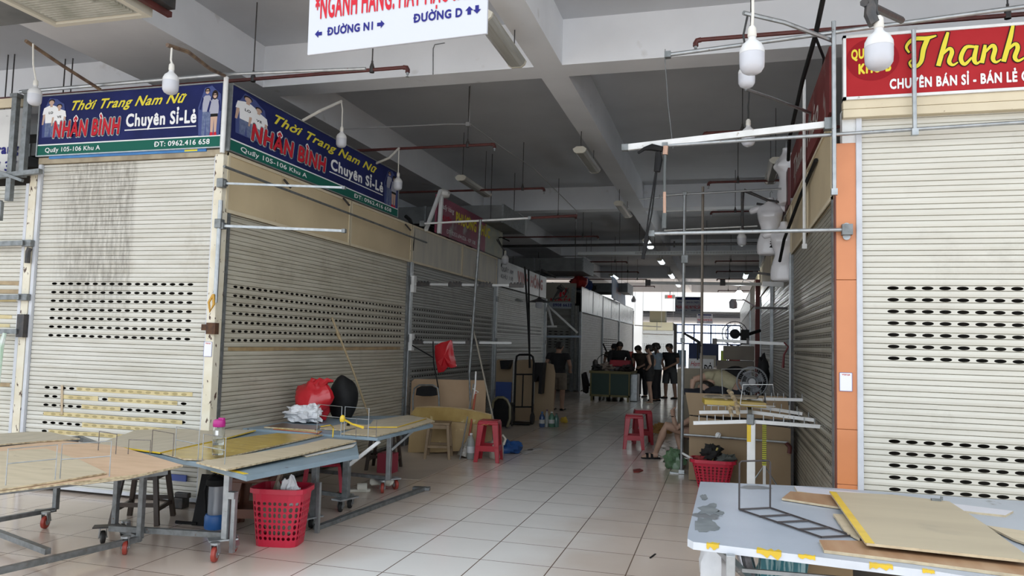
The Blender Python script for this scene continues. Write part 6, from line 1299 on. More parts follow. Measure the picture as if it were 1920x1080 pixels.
# tree-shaped garment rack in front of the boards
r = thing('garment_rack', 'white T-armed garment rack with pegs, right of centre', 'rack', P(1408,905,Z=0)); YR = 7.6
px0 = P(1408,788,Y=YR); m = MB(); m.box((px0.x-.035,YR-.03,0), (px0.x+.04,YR+.04,px0.z)); m.build('post_body', WHITEP, r, bevel=.006)
m = MB(); m.box((px0.x-.036,YR-.031,px0.z-.2), (px0.x+.0,YR+.01,px0.z-.03)); o = m.build('yellow_tape', YTAPE, r); o['label'] = 'faded yellow tape on the post top'
def arm(a, b, mat=WHITEP, pegs=7):
    a, b = Vector(a), Vector(b); m = MB(); m.bar(a, b, .024, .034); o = m.build('rack_arm', mat, r)
    m = MB()
    for i in range(pegs): c = a+(b-a)*((i+.3)/pegs); m.tube([c+Vector((0,0,.02)), c+Vector((0,0,.07))], .005, 5)
    m.build('peg_row', GALV, o)
mid = P(1407,790,Y=YR); arm(mid, P(1300,793,Y=YR)); arm(mid, P(1541,800,Y=YR-.0))
k = P(1405,772,Y=8.3); arm(k, P(1311,773,Y=8.3)); arm(k, P(1529,788,Y=8.1))
k = P(1404,760,Y=8.9); arm(k, P(1326,758,Y=8.9)); arm(k, P(1505,776,Y=8.7)); 
k = P(1432,748,Y=9.3); arm(P(1392,746,Y=9.3), P(1430,750,Y=9.3), WHITEP, 3); arm(k, P(1512,750,Y=9.2))
m = MB(); m.bar(P(1407,790,Y=YR), P(1404,748,Y=9.3), .04, .05); m.build('spine', GALV, r)
m = MB(); m.obox(mid+Vector((0,-.02,.02)), .07,.05,.10); m.build('joint_clamp', GALVD, r, bevel=.01)
m = MB(); m.box((px0.x-.25,YR-.02,0), (px0.x+.25,YR+.02,.03)); m.box((px0.x-.02,YR-.25,0), (px0.x+.02,YR+.25,.03)); m.build('base', WHITEP, r)
# taped upright with measure marks
c = P(1433,900,Y=9.0); r = thing('measuring_pole', 'slim pole wrapped in a yellow tape measure', 'pole', (c.x,9.0,0)); top_ = P(1433,792,Y=9.0)
m = MB(); m.bar((c.x,9.0,0), (c.x,9.0,top_.z), .04, .03); m.build('post_body', WHITEP, r)
def tape_measure():
    m_, nt, b, N = _nt('tape_measure'); L_ = nt.links.new; tc = N('ShaderNodeTexCoord'); wv = N('ShaderNodeTexWave', bands_direction='Z', i_Scale=14.0); L_(tc.outputs['Object'], wv.inputs['Vector'])
    rp = N('ShaderNodeValToRGB'); rp.color_ramp.interpolation = 'CONSTANT'; rp.color_ramp.elements[0].color = (.55,.55,.06,1); rp.color_ramp.elements[1].position = .8; rp.color_ramp.elements[1].color = (.02,.02,.02,1); L_(wv.outputs['Color'], rp.inputs[0]); L_(rp.outputs[0], b.inputs['Base Color']); return m_
m = MB(); m.box((c.x-.024,8.978,.35), (c.x+.02,8.984,top_.z)); m.build('tape_measure', tape_measure(), r)
m = MB(); m.tube([(c.x-.22,9.0,.0),(c.x,9.0,.35),(c.x+.22,9.0,.0)], .012, 6); m.build('foot_brace', GALV, r)
# things lying on the rack
zr = P(1400,765,Y=8.4).z
def onrack(px, Y, t, mat, label, name, cat): m = MB(); m.prism([P(x,y,Y=Y)+Vector((0,dy,0)) for x,y,dy in px], (0,0,t)); return solo(name, m, mat, label, cat)
c = P(1375,763,Y=8.4); m = MB(); m.obox((c.x,8.4,zr+.05), .62,.34,.05, (0,.02,.1)); solo('yellow_carton', m, [mk('yellow_card', (.52,.38,.06), (.45,.33,.12), scale=4, rough=.5)], 'flattened yellow carton lying on the garment rack', 'carton', bevel=.005)
m = MB(); m.obox((c.x-.02,8.62,zr+.095), .55,.3,.02, (0,-.03,-.1)); solo('wire_mesh_bundle', m, mk('grimy_bundle', (.18,.15,.11), (.35,.3,.22), scale=14, rough=.6), 'grimy flat bundle behind the yellow carton', 'bundle')
for i, (x0, y0, x1, y1) in enumerate(((1352,743,1372,778),(1366,733,1384,775))):
    a, b = P(x0,y0,Y=8.7), P(x1,y1,Y=8.0); m = MB(); m.tube([a, a+(b-a)*.5+Vector((.02,0,.03)), b], .020, 9); 
    for t in (.2,.4,.6,.8): m.tube([a+(b-a)*t+Vector((.01,0,.025)), a+(b-a)*(t+.03)+Vector((.01,0,.025))], .024, 9)
    solo('bamboo_stick', m, mk('pale_bamboo', (.52,.42,.28), (.42,.32,.2), scale=14, rough=.4), '%s bamboo stick lying across the yellow carton' % ['left','right'][i], 'stick', smooth=True)
rack('white wire frame standing on the garment rack', [P(1388,758,Y=8.2), P(1393,721,Y=8.2), P(1449,721,Y=8.2), P(1454,762,Y=8.2), P(1388,759,Y=8.2)], r=.005, mat=WHITEP)
rack('thin wire frame behind the bamboo sticks', [P(1355,742,Y=8.9), P(1353,692,Y=8.9), P(1415,692,Y=8.9)], r=.006, mat=GALV)
rack('dark wire stand beside the white frame', [P(1433,760,Y=8.5), P(1434,735,Y=8.5), P(1436,760,Y=8.5)], r=.008, mat=DARKM)
m = MB(); c = P(1430,700,Y=11.5); m.blob(c, .08,.08,.25, 12, 10, .2, 8); m.tube([(c.x,11.5,0),(c.x,11.5,c.z+.2)], .015, 6); solo('dark_cloth', m, BLACKM, 'black coat hanging right of the fan', 'cloth', smooth=True)

# ------------------------------------------------------------------ right foreground table
GREYTOP = mk('pale_blue_table_paint', (.40,.44,.50), (.36,.40,.46), scale=2, rough=.35, col3=(.16,.17,.18), lo3=.64, hi3=.66, scale3=2.2, stretch3=(1.2,.8,1))
ZR = .74
r = thing('display_table', 'pale blue-grey painted table with yellow-taped edge, right foreground', 'table', P(1600,1075,Z=.0))
pts = [(1313,903),(1520,912),(1700,925),(2080,950),(2080,1110),(1920,1098),(1760,1072),(1300,1016),(1289,1010),(1290,998)]
w3 = Zp(pts, ZR); m = slab(w3, ZR, .035); o = m.build('table_top', [GREYTOP, mk('pale_table_edge', (.62,.65,.70), (.55,.58,.62), scale=6, rough=.4)], r)
ed0, ed1 = P(1300,1016,Z=ZR), P(1760,1072,Z=ZR); n_ = Vector((ed1.y-ed0.y,-(ed1.x-ed0.x),0)).normalized()
rr = random.Random(12)
for i, (t0, t1, dz) in enumerate(((.06,.115,.9),(.28,.385,1.0),(.455,.525,.55),(.74,.83,.7),(.94,.985,.6))):
    e = n_*.003; N_ = 7; up_, dn_, bk_ = [], [], []
    for k in range(N_+1):
        p = ed0.lerp(ed1, t0+(t1-t0)*k/N_); up_.append(p+e+Vector((0,0,.0012))); dn_.append(p+e-Vector((0,0,.036*dz*rr.uniform(.35,1.0)))); bk_.append(p-n_*.05*dz*rr.uniform(.1,1)+Vector((0,0,.0012)))
    m = MB(); m.add(up_+dn_+bk_, [(k,k+1,N_+2+k,N_+1+k) for k in range(N_)]+[(k+1,k,2*N_+2+k,2*N_+3+k) for k in range(N_)]); o = m.build('yellow_tape', YTAPE, r, solid=.001); o['label'] = 'torn patch of yellow tape on the table edge'
for cx, cy, rx_, ry_ in ((1328,955,22,12),(1322,985,30,15),(1350,962,9,5),(1320,932,8,6)):
    m = MB(); pp = []
    for k in range(22):
        a_ = 2*math.pi*k/22; f_ = rr.uniform(.6,1.1); q = P(max(cx+rx_*f_*math.cos(a_), 1303), cy+ry_*f_*math.sin(a_), Z=ZR+.0012); pp.append(q)
    m.prism(pp, (0,0,.0004)); o = m.build('worn_patch', mk('worn_grey', (.15,.17,.18), (.22,.24,.25), scale=9, rough=.5), r); o['label'] = 'grey patch where the paint has worn off'
m = MB(); m.bar(P(1350,1030,Z=.64), P(1420,1100,Z=.25), .035); m.bar(P(1383,1068,Z=.45), P(2000,1120,Z=.40), .02); m.build('fold_brace', GALV, r)
for px, py in ((1340,960),(1880,990),(1370,1040)):
    c = P(px,py,Z=ZR-.03); leg(r, (c.x,c.y,0), (c.x,c.y,ZR-.03), .04, GALV)
EDGEP = mk('pale_board_edge', (.58,.48,.32), (.45,.36,.24), scale=20)
BACKW = mk('white_laminate', (.60,.60,.66), rough=.35); BRNW = mk('brown_laminate_board', (.34,.19,.10), (.42,.27,.16), scale=3, rough=.4, stretch=(3,.5,1))
TOPTAN = mk('large_tan_board', (.47,.40,.28), (.42,.355,.25), scale=1.3, rough=.55, stretch=(.6,3,1), col3=(.30,.26,.20), lo3=.6, hi3=.8, scale3=2.2)
sheet('white laminate board at the back of the right foreground table', [(1489,911),(1640,926),(1900,958),(1885,966),(1640,940),(1495,921)], ZR+.012, .012, BACKW, edge=EDGEP)
sheet('narrow brown board behind the big tan one, right foreground', [(1466,934),(1482,921),(1580,930),(1640,940),(1620,954),(1570,950)], ZR+.016, .012, BRNW, edge=EDGEP)
sheet('brown board along the front edge under the big tan one', [(1536,1012),(1545,1031),(1700,1050),(1930,1080),(1990,1060),(1920,1040),(1620,1014)], ZR+.015, .014, BRNW, edge=EDGEP)
sheet('small light board wedged under the big tan one', [(1562,963),(1584,995),(1612,1010),(1640,990),(1600,966)], ZR+.018, .012, PLYTAN, edge=EDGEP)
sheet('light offcut with brown specks at the far right of the table', [(1850,985),(1920,995),(1990,1015),(1970,1035),(1900,1010)], ZR+.016, .010, PLYTAN, edge=EDGEP)
sheet('large tan board with a yellow edge on the right foreground table', [(1555,921),(1680,928),(1780,940),(1850,985),(1940,1052),(1625,1018),(1620,1013)], ZR+.045, .012, TOPTAN, edge=EDGEP)
m = MB(); a_ = Zp([(1555,921),(1568,923),(1640,1019),(1622,1017)], ZR+.0465); m.add(a_, [(0,1,2,3)]); solo('yellow_tape', m, YTAPE, 'yellow tape along the left edge of the large tan board', 'tape', solid=.0015)
m = MB(); a_ = P(1755,937,Z=ZR+.05); m.obox(a_, .05,.025,.012); m.obox(a_+Vector((.03,0,.01)), .012,.012,.02); solo('hinge', m, GALVD, 'small metal clasp on the back edge of the large tan board', 'clasp')
# wire shelf on the table
z1 = ZR+.008; DW = mk('dark_wire', (.07,.06,.06), rough=.45, metal=.5)
r2 = thing('wire_shelf', 'dark wire ladder shelf lying open on the right foreground table', 'wire rack', P(1480,970,Z=ZR))
A0, A1 = P(1386,955,Z=z1), P(1444,952,Z=z1); up = Vector((0,0,.255)); B0, B1 = P(1540,1007,Z=z1), P(1598,1004,Z=z1)
m = MB(); m.tube([A0, A0+up*.5, A0+up, A0+up*1.04+(A1-A0)*.06, A1+up*1.04-(A1-A0)*.06, A1+up, A1], .005, 7); m.build('upright_frame', DW, r2, smooth=True)
m = MB(); m.tube([A0, B0], .005, 7); m.tube([A1, B1], .005, 7)
for t in (0,.28,.5,.75,1): m.tube([A0.lerp(B0,t), A1.lerp(B1,t)], .005, 7)
m.build('ladder_frame', DW, r2, smooth=True)
# under the right foreground table
def U(px, py, Z): return P(px,py,Z=Z)
c = U(1345,1062,.48); m = MB(); m.blob((c.x,c.y+.15,.40), .10,.13,.26, 18, 12, .25, 14, -.98, 1.6); solo('plastic_bag', m, mk('white_bag', (.66,.67,.69), (.55,.56,.58), scale=6, rough=.4), 'white plastic bag hanging under the right foreground table', 'bag', smooth=True)
c = U(1395,1062,.42); m = MB(); m.tube([(c.x-.04,c.y+.2,.62),(c.x+.02,c.y+.12,.40),(c.x+.06,c.y+.05,.22)], .045, 12); solo('foil_roll', m, mk('foil', (.5,.5,.52), (.2,.2,.22), scale=18, rough=.15, metal=.9), 'shiny silver wrapped roll under the right foreground table', 'roll', smooth=True)
c = U(1468,1066,.42); m = MB(); m.blob((c.x,c.y+.15,.36), .12,.10,.26, 18, 12, .25, 24, -.98, 2); solo('striped_bag', m, mk('teal_stripe', (.04,.22,.27), (.35,.55,.58), scale=14, rough=.4, stretch=(4,4,.3), lo=.48, hi=.56), 'teal striped bag under the right foreground table', 'bag', smooth=True)
c = U(1545,1066,.40); m = MB(); m.obox((c.x,c.y+.25,.42), .34,.3,.30); solo('cardboard_box', m, mk('box_tan', (.36,.25,.13)), 'tan cardboard box under the right foreground table', 'box', bevel=.01)
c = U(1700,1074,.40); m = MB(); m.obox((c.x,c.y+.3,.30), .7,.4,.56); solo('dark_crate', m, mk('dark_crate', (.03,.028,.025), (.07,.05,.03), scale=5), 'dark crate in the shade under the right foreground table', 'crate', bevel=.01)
# ------------------------------------------------------------------ people
SKIN = mk('skin', (.34,.20,.14), (.30,.17,.12), scale=8, rough=.55); SKINL = mk('skin_lighter', (.46,.30,.22), (.42,.26,.19), scale=8, rough=.55); HAIR = mk('black_hair', (.010,.008,.007), (.02,.016,.013), scale=30, rough=.5)
def cloth(name, c): return mk(name, c, tuple(v*.75 for v in c), scale=6, rough=.85)
BLACKT = cloth('black_cotton', (.016,.016,.018)); NAVYT = cloth('dark_navy_cotton', (.018,.02,.03)); LBLUE = cloth('pale_blue_shirt', (.22,.29,.36)); DGREY = cloth('dark_grey_shorts', (.06,.065,.07)); KHAKI = cloth('khaki_shorts', (.17,.14,.11)); CREAM = cloth('cream_shirt', (.42,.38,.25)); BROWNT = cloth('brown_shirt', (.05,.035,.025)); DARKTR = cloth('black_trousers', (.013,.013,.016))
def fuse(mb, name, mat, parent, vox=.010, smooth=4):
    o = mb.build(name, mat, parent, smooth=True)
    md = o.modifiers.new('skin_over', 'REMESH'); md.mode = 'VOXEL'; md.voxel_size = vox; md.use_smooth_shade = True
    md = o.modifiers.new('soften', 'SMOOTH'); md.iterations = smooth; md.factor = .5
    return o
def loft(m, secs, n=16):
    """secs: (centre, rx, ry) rings, roughly horizontal"""
    b = len(m.v)
    for c, rx, ry in secs:
        for k in range(n):
            t = 2*math.pi*k/n; m.v.append(Vector(c)+Vector((rx*math.cos(t), ry*math.sin(t), 0)))
    for i in range(len(secs)-1):
        for k in range(n): m.f.append([b+i*n+k, b+i*n+(k+1) % n, b+(i+1)*n+(k+1) % n, b+(i+1)*n+k]); m.m.append(0)
    m.f.append([b+k for k in range(n)][::-1]); m.f.append([b+(len(secs)-1)*n+k for k in range(n)]); m.m += [0,0]
def hand(m, wrist, d, side, curl=.5, up=Vector((0,-1,0))):
    """palm, four unequal bent fingers and a thumb leaving the side of the palm"""
    d = Vector(d).normalized(); s = d.cross(up).normalized()*side; nrm = s.cross(d).normalized()*side
    w = Vector(wrist); m.tube([w-d*.02, w+d*.03, w+d*.085], [.024,.034,.036], 10)
    for i, L in enumerate((.062,.074,.070,.055)):
        b = w+d*.08+s*(.030-.020*i); k = b+d*L*.45+nrm*L*.15*curl; t = k+(d*(1-curl*.8)+nrm*curl).normalized()*L*.6; m.tube([b-d*.02, b, k, t], [.010,.0105,.0095,.008], 7)
    b = w+d*.028+s*.028; m.tube([b, b+(d*.6+s*.8).normalized()*.035, b+(d*.9+s*.5+nrm*.4).normalized()*.068], [.013,.012,.009], 7)
def person(label, base, rz, H=1.68, lean=0.0, bend=0.0, arms=None, legs=None, top=BLACKT, bottom=DARKTR, shorts=False, sleeve=.45, skin=SKIN, hair='short', head=(0,0), female=False, group=None, shoe=BLACKM, cap=False, girth=1.26):
    """standing person facing local -y; arms/legs give joint positions in the person's own frame (metres at 1.68 m tall)"""
    r = thing('person', label, 'person', base, group, True, rz); s = H/1.68; r.scale = (girth, girth, 1.03)
    V = lambda x, y, z: Vector((x, y, z))*s
    R = Matrix.Rotation(bend, 3, 'X'); piv = V(0,0,.93)
    def up(v): return piv+R @ (Vector(v)*s-piv)          # bend at the hips
    sh = .165 if female else .185
    hips = [V(-.085,0,.90), V(.085,0,.90)]
    arms = arms or [((-.23,.02,1.12),(-.24,-.05,.88)), ((.23,.02,1.12),(.24,-.05,.88))]
    legs = legs or [((-.095,-.01,.49),(-.10,.02,.07)), ((.095,-.01,.49),(.10,.02,.07))]
    b = MB()
    T = [((0,0,.84),.15,.10),((0,.01,.92),.155,.105),((0,.0,1.02),.13,.09),((0,-.005,1.10),.13,.092),((0,-.01,1.22),.155,.105),((0,0,1.32),.165,.095),((0,.01,1.39),.12,.07),((0,.01,1.42),.06,.055)]
    secs = [(up(c) if c[2] > .93 else Vector(c)*s, rx*s*(.93 if female else 1), ry*s) for c, rx, ry in T]
    loft(b, secs); neck = up((0,.01,1.42)); hd = up((0,-.015,1.565)); hx, hy = head; HR = R @ Matrix.Rotation(hx, 3, 'X') @ Matrix.Rotation(hy, 3, 'Z')
    hd = neck+HR @ V(0,-.02,.15); b.tube([up((0,.01,1.36)), neck, hd-HR @ V(0,0,.04)], [.06*s,.053*s,.05*s], 12)
    hv = len(b.v)
    b.lathe([(0,-.118),(.035,-.112),(.058,-.085),(.070,-.045),(.076,.0),(.077,.04),(.066,.085),(.04,.112),(0,.12)], (0,0,0), 18)
    for i in range(hv, len(b.v)): v = b.v[i]; b.v[i] = hd+HR @ Vector((v.x*s, (v.y*1.22-.006*(v.z < -.05))*s, v.z*s))
    hv = len(b.v); b.tube([(0,-.085,.02),(0,-.104,-.015),(0,-.112,-.03),(0,-.095,-.036)], [.007,.010,.013,.008], 8)
    for sx in (-1,1): b.tube([(sx*.074,.01,.025),(sx*.086,.022,.01),(sx*.078,.015,-.03)], [.010,.012,.008], 7)
    b.tube([(-.022,-.088,-.065),(0,-.094,-.064),(.022,-.088,-.065)], [.006,.009,.006], 7)
    for i in range(hv, len(b.v)): b.v[i] = hd+HR @ (b.v[i]*s)
    for i, sx in enumerate((-1,1)):
        S = up((sx*sh,.005,1.365)); e, w_ = arms[i][:2]; E = up(e); W = up(w_)
        b.tube([up((sx*.10,0,1.37)), S, S.lerp(E,.5), E, E.lerp(W,.4), W], [.055*s,.052*s,.044*s,.037*s,.037*s,.025*s], 12)
        hand(b, W, (W-E).normalized() if len(arms[i]) < 3 else R @ Vector(arms[i][2]), sx, .7)
        K, A = V(*legs[i][0]), V(*legs[i][1]); b.tube([hips[i], hips[i].lerp(K,.5), K, K.lerp(A,.35), A], [.088*s,.075*s,.054*s,.053*s,.035*s], 12)
        b.tube([A-V(0,-.03,.02), A+V(0,-.04,-.035), A+V(0,-.13,-.05), A+V(0,-.17,-.052)], [.035*s,.038*s,.032*s,.02*s], 10)
    fuse(b, 'body', skin, r, .0085)
    # clothing: shells a little fuller than the body
    c = MB(); loft(c, [(cc, rx+.016*s, ry+.018*s) for cc, rx, ry in secs[1:-1]]+[(secs[-1][0]-Vector((0,0,.01)), secs[-1][1]+.012*s, secs[-1][2]+.012*s)])
    if sleeve:
        for i, sx in enumerate((-1,1)):
            S = up((sx*sh,.005,1.365)); E = up(arms[i][0]); W = up(arms[i][1]); pts = [up((sx*.09,0,1.36)), S]; rs = [.066*s,.066*s]
            if sleeve <= 1: pts.append(S.lerp(E,sleeve)); rs.append(.062*s)
            else: pts += [E, E.lerp(W,.9)]; rs += [.052*s,.038*s]
            c.tube(pts, rs, 12)
    fuse(c, 'shirt', top, r, .011, 3)
    c = MB(); loft(c, [(Vector(cc)*s, rx*s, ry*s) for cc, rx, ry in (((0,0,.80),.155,.115),((0,.005,.90),.172,.125),((0,0,1.0),.148,.108))])
    for i in range(2):
        K, A = V(*legs[i][0]), V(*legs[i][1])
        if shorts: c.tube([hips[i], hips[i].lerp(K,.5), hips[i].lerp(K,shorts)], [.10*s,.098*s,.092*s], 12)
        else: c.tube([hips[i], hips[i].lerp(K,.5), K, A+V(0,0,.0)], [.10*s,.09*s,.075*s,.062*s], 12)
    fuse(c, 'shorts' if shorts else 'trousers', bottom, r, .011, 3)
    h = MB(); hv = 0
    h.lathe([(.080,-.02),(.085,.03),(.078,.085),(.05,.122),(0,.134)], (0,.0,0), 16); h.lathe([(0,-.09),(.05,-.085),(.075,-.04),(.08,.02),(.06,.09),(0,.11)], (0,.028,.01), 16)
    if hair == 'ponytail': h.tube([(0,.09,.06),(0,.15,.05),(0,.17,-.03),(0,.155,-.12),(0,.14,-.18)], [.02,.035,.036,.03,.01], 9)
    if hair == 'bun': h.blob((0,.08,.06), .05,.05,.05)
    if cap: h.lathe([(.086,.02),(.09,.06),(.075,.11),(.0,.14)], (0,0,0), 16); h.obox((0,-.13,.04), .13,.12,.014, (.15,0,0))
    for i in range(len(h.v)): v = h.v[i]; h.v[i] = hd+HR @ Vector((v.x*s, (v.y*1.2+.012)*s if v.y < .1 else v.y*s*1.1, (v.z+.006)*s))
    fuse(h, 'cap' if cap else 'hair', HAIR if not cap else BLACKT, r, .008, 2)
    e = MB()
    for sx in (-1,1): e.blob(hd+HR @ V(sx*.030,-.086,.012), .011*s,.007*s,.006*s, 8, 6, 0)
    e.build('eyes', mk('eye_dark', (.01,.01,.01), rough=.2), r)
    for i in range(2):
        A = V(*legs[i][1]); f = MB(); f.tube([A+V(0,.045,-.055), A+V(0,-.05,-.055), A+V(0,-.18,-.058)], [.036*s,.042*s,.034*s], 10)
        for q in range(len(f.v)): f.v[q].z = max(f.v[q].z, .0)
        o = f.build('shoe', shoe, r, smooth=True)
    return r
def at(px, py): c = P(px,py,Z=0); return (c.x,c.y,0)
person('person in black seen from behind at the mouth of the cross aisle', at(1045,769), math.pi*.97, 1.62, arms=[((-.25,.0,1.10),(-.20,-.18,.98)),((.25,.03,1.11),(.21,-.16,.96))], top=BLACKT, bottom=KHAKI, shorts=.95, head=(.35,0), hair='short', skin=SKIN)
person('man in dark tee and grey shorts standing alone, hands joined, rightmost of the far group', at(1256,747), -.5, 1.66, arms=[((-.24,-.02,1.12),(-.05,-.22,.95)),((.24,-.02,1.12),(.05,-.22,.95))], legs=[((-.12,-.01,.48),(-.14,.02,.07)),((.12,.0,.48),(.15,.02,.07))], top=BLACKT, bottom=DGREY, shorts=1.05, head=(.35,0), skin=SKIN)
person('man in a pale blue shirt and black trousers behind the ponytail woman', at(1230,752), -1.9, 1.66, arms=[((-.23,.0,1.12),(-.16,-.2,1.0)),((.23,.05,1.12),(.16,-.15,.98))], top=LBLUE, bottom=DARKTR, head=(.15,0), sleeve=.6)
person('woman with a ponytail, sleeveless black top, hand on her hip', at(1217,757), -1.75, 1.60, arms=[((-.30,.05,1.14),(-.16,-.03,.98),(.7,-.3,-.3)),((.28,.10,1.13),(.15,-.02,.99),(-.7,-.3,-.3))], legs=[((-.085,-.02,.49),(-.09,.02,.07)),((.09,.03,.49),(.12,.10,.07))], top=BLACKT, bottom=BLACKT, shorts=.62, sleeve=0, hair='ponytail', female=True, head=(.1,0), skin=SKINL, shoe=WSAND, girth=1.15)
c = P(1190,748,Z=0); person('person in dark clothes bowed over the stall table, middle of the far group', (c.x+.1,24.6,0), -.4, 1.62, bend=.25, arms=[((-.23,-.05,1.12),(-.15,-.3,1.05)),((.23,-.05,1.12),(.12,-.3,1.05))], top=BROWNT, head=(.5,0), skin=SKINL)
c = P(1158,700,Y=24.1); person('person in black leaning over the stall table with an arm reaching down', (c.x,24.2,0), .25, 1.72, bend=.28, arms=[((-.23,-.08,1.12),(-.22,-.3,.98)),((.27,-.12,1.12),(.30,-.32,.95))], top=BLACKT, head=(.4,0), sleeve=1.5)
c = P(1147,700,Y=24.8); person('person in a dark brimmed cap at the left end of the far group', (c.x,24.9,0), .55, 1.62, bend=.1, top=BROWNT, head=(.4,0), cap=True)
# red hanging goods between them
m = MB(); c = P(1183,680,Y=25.4); m.blob(c, .16,.1,.32, 12, 10, .3, 12); m.tube([(c.x,25.4,0),(c.x,25.4,c.z+.3)], .02, 6); solo('red_garment', m, mk('red_garment', (.36,.05,.04), (.5,.12,.08), scale=9), 'reddish garment hanging behind the bowed person', 'garment', smooth=True)
# seated person whose legs and raised forearm show left of the boards
YS = 11.25
f1 = P(1216,860,Z=0); r = thing('person', 'seated person, bare legs and a raised forearm showing left of the boards', 'person', (-.45,YS,0))
L = lambda x, y, Y=YS: P(x,y,Y=Y)
b = MB(); pelv = Vector((-.30,11.45,.33)); ank = Vector((f1.x+.10,f1.y+.03,.09)); kn = L(1249,798,11.2); hip = Vector((-.30,11.38,.36))
b.tube([hip, hip.lerp(kn,.5), kn, kn.lerp(ank,.3), ank], [.095,.085,.060,.058,.036], 14)
b.tube([ank+Vector((.03,0,-.03)), ank+Vector((-.06,-.02,-.045)), ank+Vector((-.15,-.04,-.06)), ank+Vector((-.19,-.05,-.062))], [.038,.04,.034,.022], 12)
for i in range(5): b.tube([ank+Vector((-.15,-.07+.022*i,-.058)), ank+Vector((-.205+.008*abs(i-1),-.085+.022*i,-.062))], [.014,.010], 7)
ank2 = P(1262,852,Z=.09); ank2 = Vector((-.56,11.35,.09)); kn2 = L(1268,800,11.55); hip2 = Vector((-.28,11.62,.36))
b.tube([hip2, hip2.lerp(kn2,.5), kn2, kn2.lerp(ank2,.3), ank2], [.095,.08,.058,.056,.036], 14); b.tube([ank2, ank2+Vector((-.06,-.03,-.045)), ank2+Vector((-.14,-.05,-.06))], [.036,.04,.028], 10)
loft(b, [(pelv+Vector((0,.06,-.08)),.14,.19),(pelv+Vector((.03,.06,.06)),.13,.18),(pelv+Vector((.12,.05,.30)),.12,.16),(pelv+Vector((.18,.05,.47)),.10,.17),(pelv+Vector((.19,.05,.54)),.06,.06)])
el = L(1268,803,11.15); wr = L(1262,779,11.1); shd = pelv+Vector((.15,-.10,.47)); b.tube([shd, shd.lerp(el,.5), el, el.lerp(wr,.4), wr], [.055,.046,.040,.038,.027], 12)
hand(b, wr, (L(1261,765,11.08)-wr).normalized(), 1, 1.1, Vector((1,0,0)))
hdp = pelv+Vector((.20,.05,.66)); b.tube([pelv+Vector((.19,.05,.5)), hdp], [.055,.05], 10); b.blob(hdp, .095,.08,.115, 16, 12, 0)
b.tube([hdp+Vector((-.09,0,.02)), hdp+Vector((-.12,0,-.02)), hdp+Vector((-.09,0,-.03))], [.008,.014,.008], 7)
fuse(b, 'body', SKINL, r, .0075)
c_ = MB(); loft(c_, [(pelv+Vector((.0,.06,.0)),.16,.21),(pelv+Vector((.06,.06,.12)),.15,.20),(pelv+Vector((.12,.05,.30)),.14,.18),(pelv+Vector((.18,.05,.46)),.12,.19),(pelv+Vector((.19,.05,.52)),.07,.08)]); c_.tube([shd+Vector((.03,.05,0)), shd, shd.lerp(el,.55)], [.07,.068,.062], 12); fuse(c_, 'shirt', BLACKT, r, .011, 3)
c_ = MB(); loft(c_, [(pelv+Vector((0,.06,-.10)),.16,.21),(pelv+Vector((.02,.06,.08)),.15,.2)]); c_.tube([hip, hip.lerp(kn,.35)], [.108,.10], 12); c_.tube([hip2, hip2.lerp(kn2,.35)], [.105,.098], 12); fuse(c_, 'shorts', DARKTR, r, .011, 3)
h = MB(); h.blob(hdp+Vector((.025,0,.03)), .09,.092,.11, 14, 10, .02); fuse(h, 'hair', HAIR, r, .01, 2)
m = MB(); m.tube([wr+Vector((.0,-.029,-.012)), wr+Vector((-.028,0,-.012)), wr+Vector((0,.029,-.012)), wr+Vector((.028,0,-.012))], .007, 6, closed=True); m.build('wristwatch', BLACKM, r)
for a_, lb in ((ank,'near'),(ank2,'far')):
    m = MB(); z0 = 0; c0 = Vector((a_.x-.06,a_.y-.02,0)); d = Vector((-.97,-.24,0)); sd_ = Vector((.24,-.97,0))
    pts = [(-.12,-.03),(-.13,.03),(-.05,.045),(.06,.05),(.13,.035),(.15,-.01),(.12,-.045),(0,-.045)]
    m.prism([c0+d*x+sd_*y for x, y in pts], (0,0,.022)); o = m.build('sandal', BLACKM, r, bevel=.004)
    for t in (.0,.065):
        k = MB(); n = 8
        for i in range(n):
            q0, q1 = math.pi*i/n, math.pi*(i+1)/n; f = lambda q, dx: c0+d*(t+dx)+sd_*(-.05*math.cos(q))+Vector((0,0,.02+.058*math.sin(q)**.6))
            k.add([f(q0,-.018), f(q0,.018), f(q1,.018), f(q1,-.018)], [(0,1,2,3)])
        k.build('sandal_strap', BLACKM, o, solid=.006)
m = MB(); m.lathe([(0,0),(.15,0),(.14,.22),(0,.22)], (-.27,11.5,0), 16); solo('low_stool', m, BROWNST, 'low brown stool under the seated person by the boards', 'stool')
# person asleep over the counter
YB = 10.75; L = lambda x, y, Y=YB: P(x,y,Y=Y)
r = thing('person', 'person in a cream shirt slumped face down over the counter', 'person', (0.1,YB,.74))
b = MB(); e = L(1300,712,10.6); s1 = L(1330,704,10.65); hd = L(1322,728,10.6); hn = L(1297,732,10.55)
b.tube([s1, s1.lerp(e,.5), e], [.058,.05,.042], 12); b.tube([e, e.lerp(hn,.5), hn], [.042,.036,.026], 12); hand(b, hn, Vector((.6,-.1,-.5)), 1, .8)
b.blob(hd, .10,.09,.085, 16, 12, 0); b.tube([hd+Vector((0,-.06,-.04)), hd+Vector((-.01,-.1,-.05))], [.02,.012], 8); b.tube([hd, s1.lerp(hd,.4)+Vector((.06,.02,0))], [.06,.06], 10)
b.tube([s1+Vector((.02,.05,-.05)), L(1352,714), L(1378,728), L(1386,738)], [.09,.14,.14,.13], 14); b.tube([L(1384,738), L(1396,770), L(1390,800)], [.12,.10,.09], 12)
fuse(b, 'body', SKINL, r, .009)
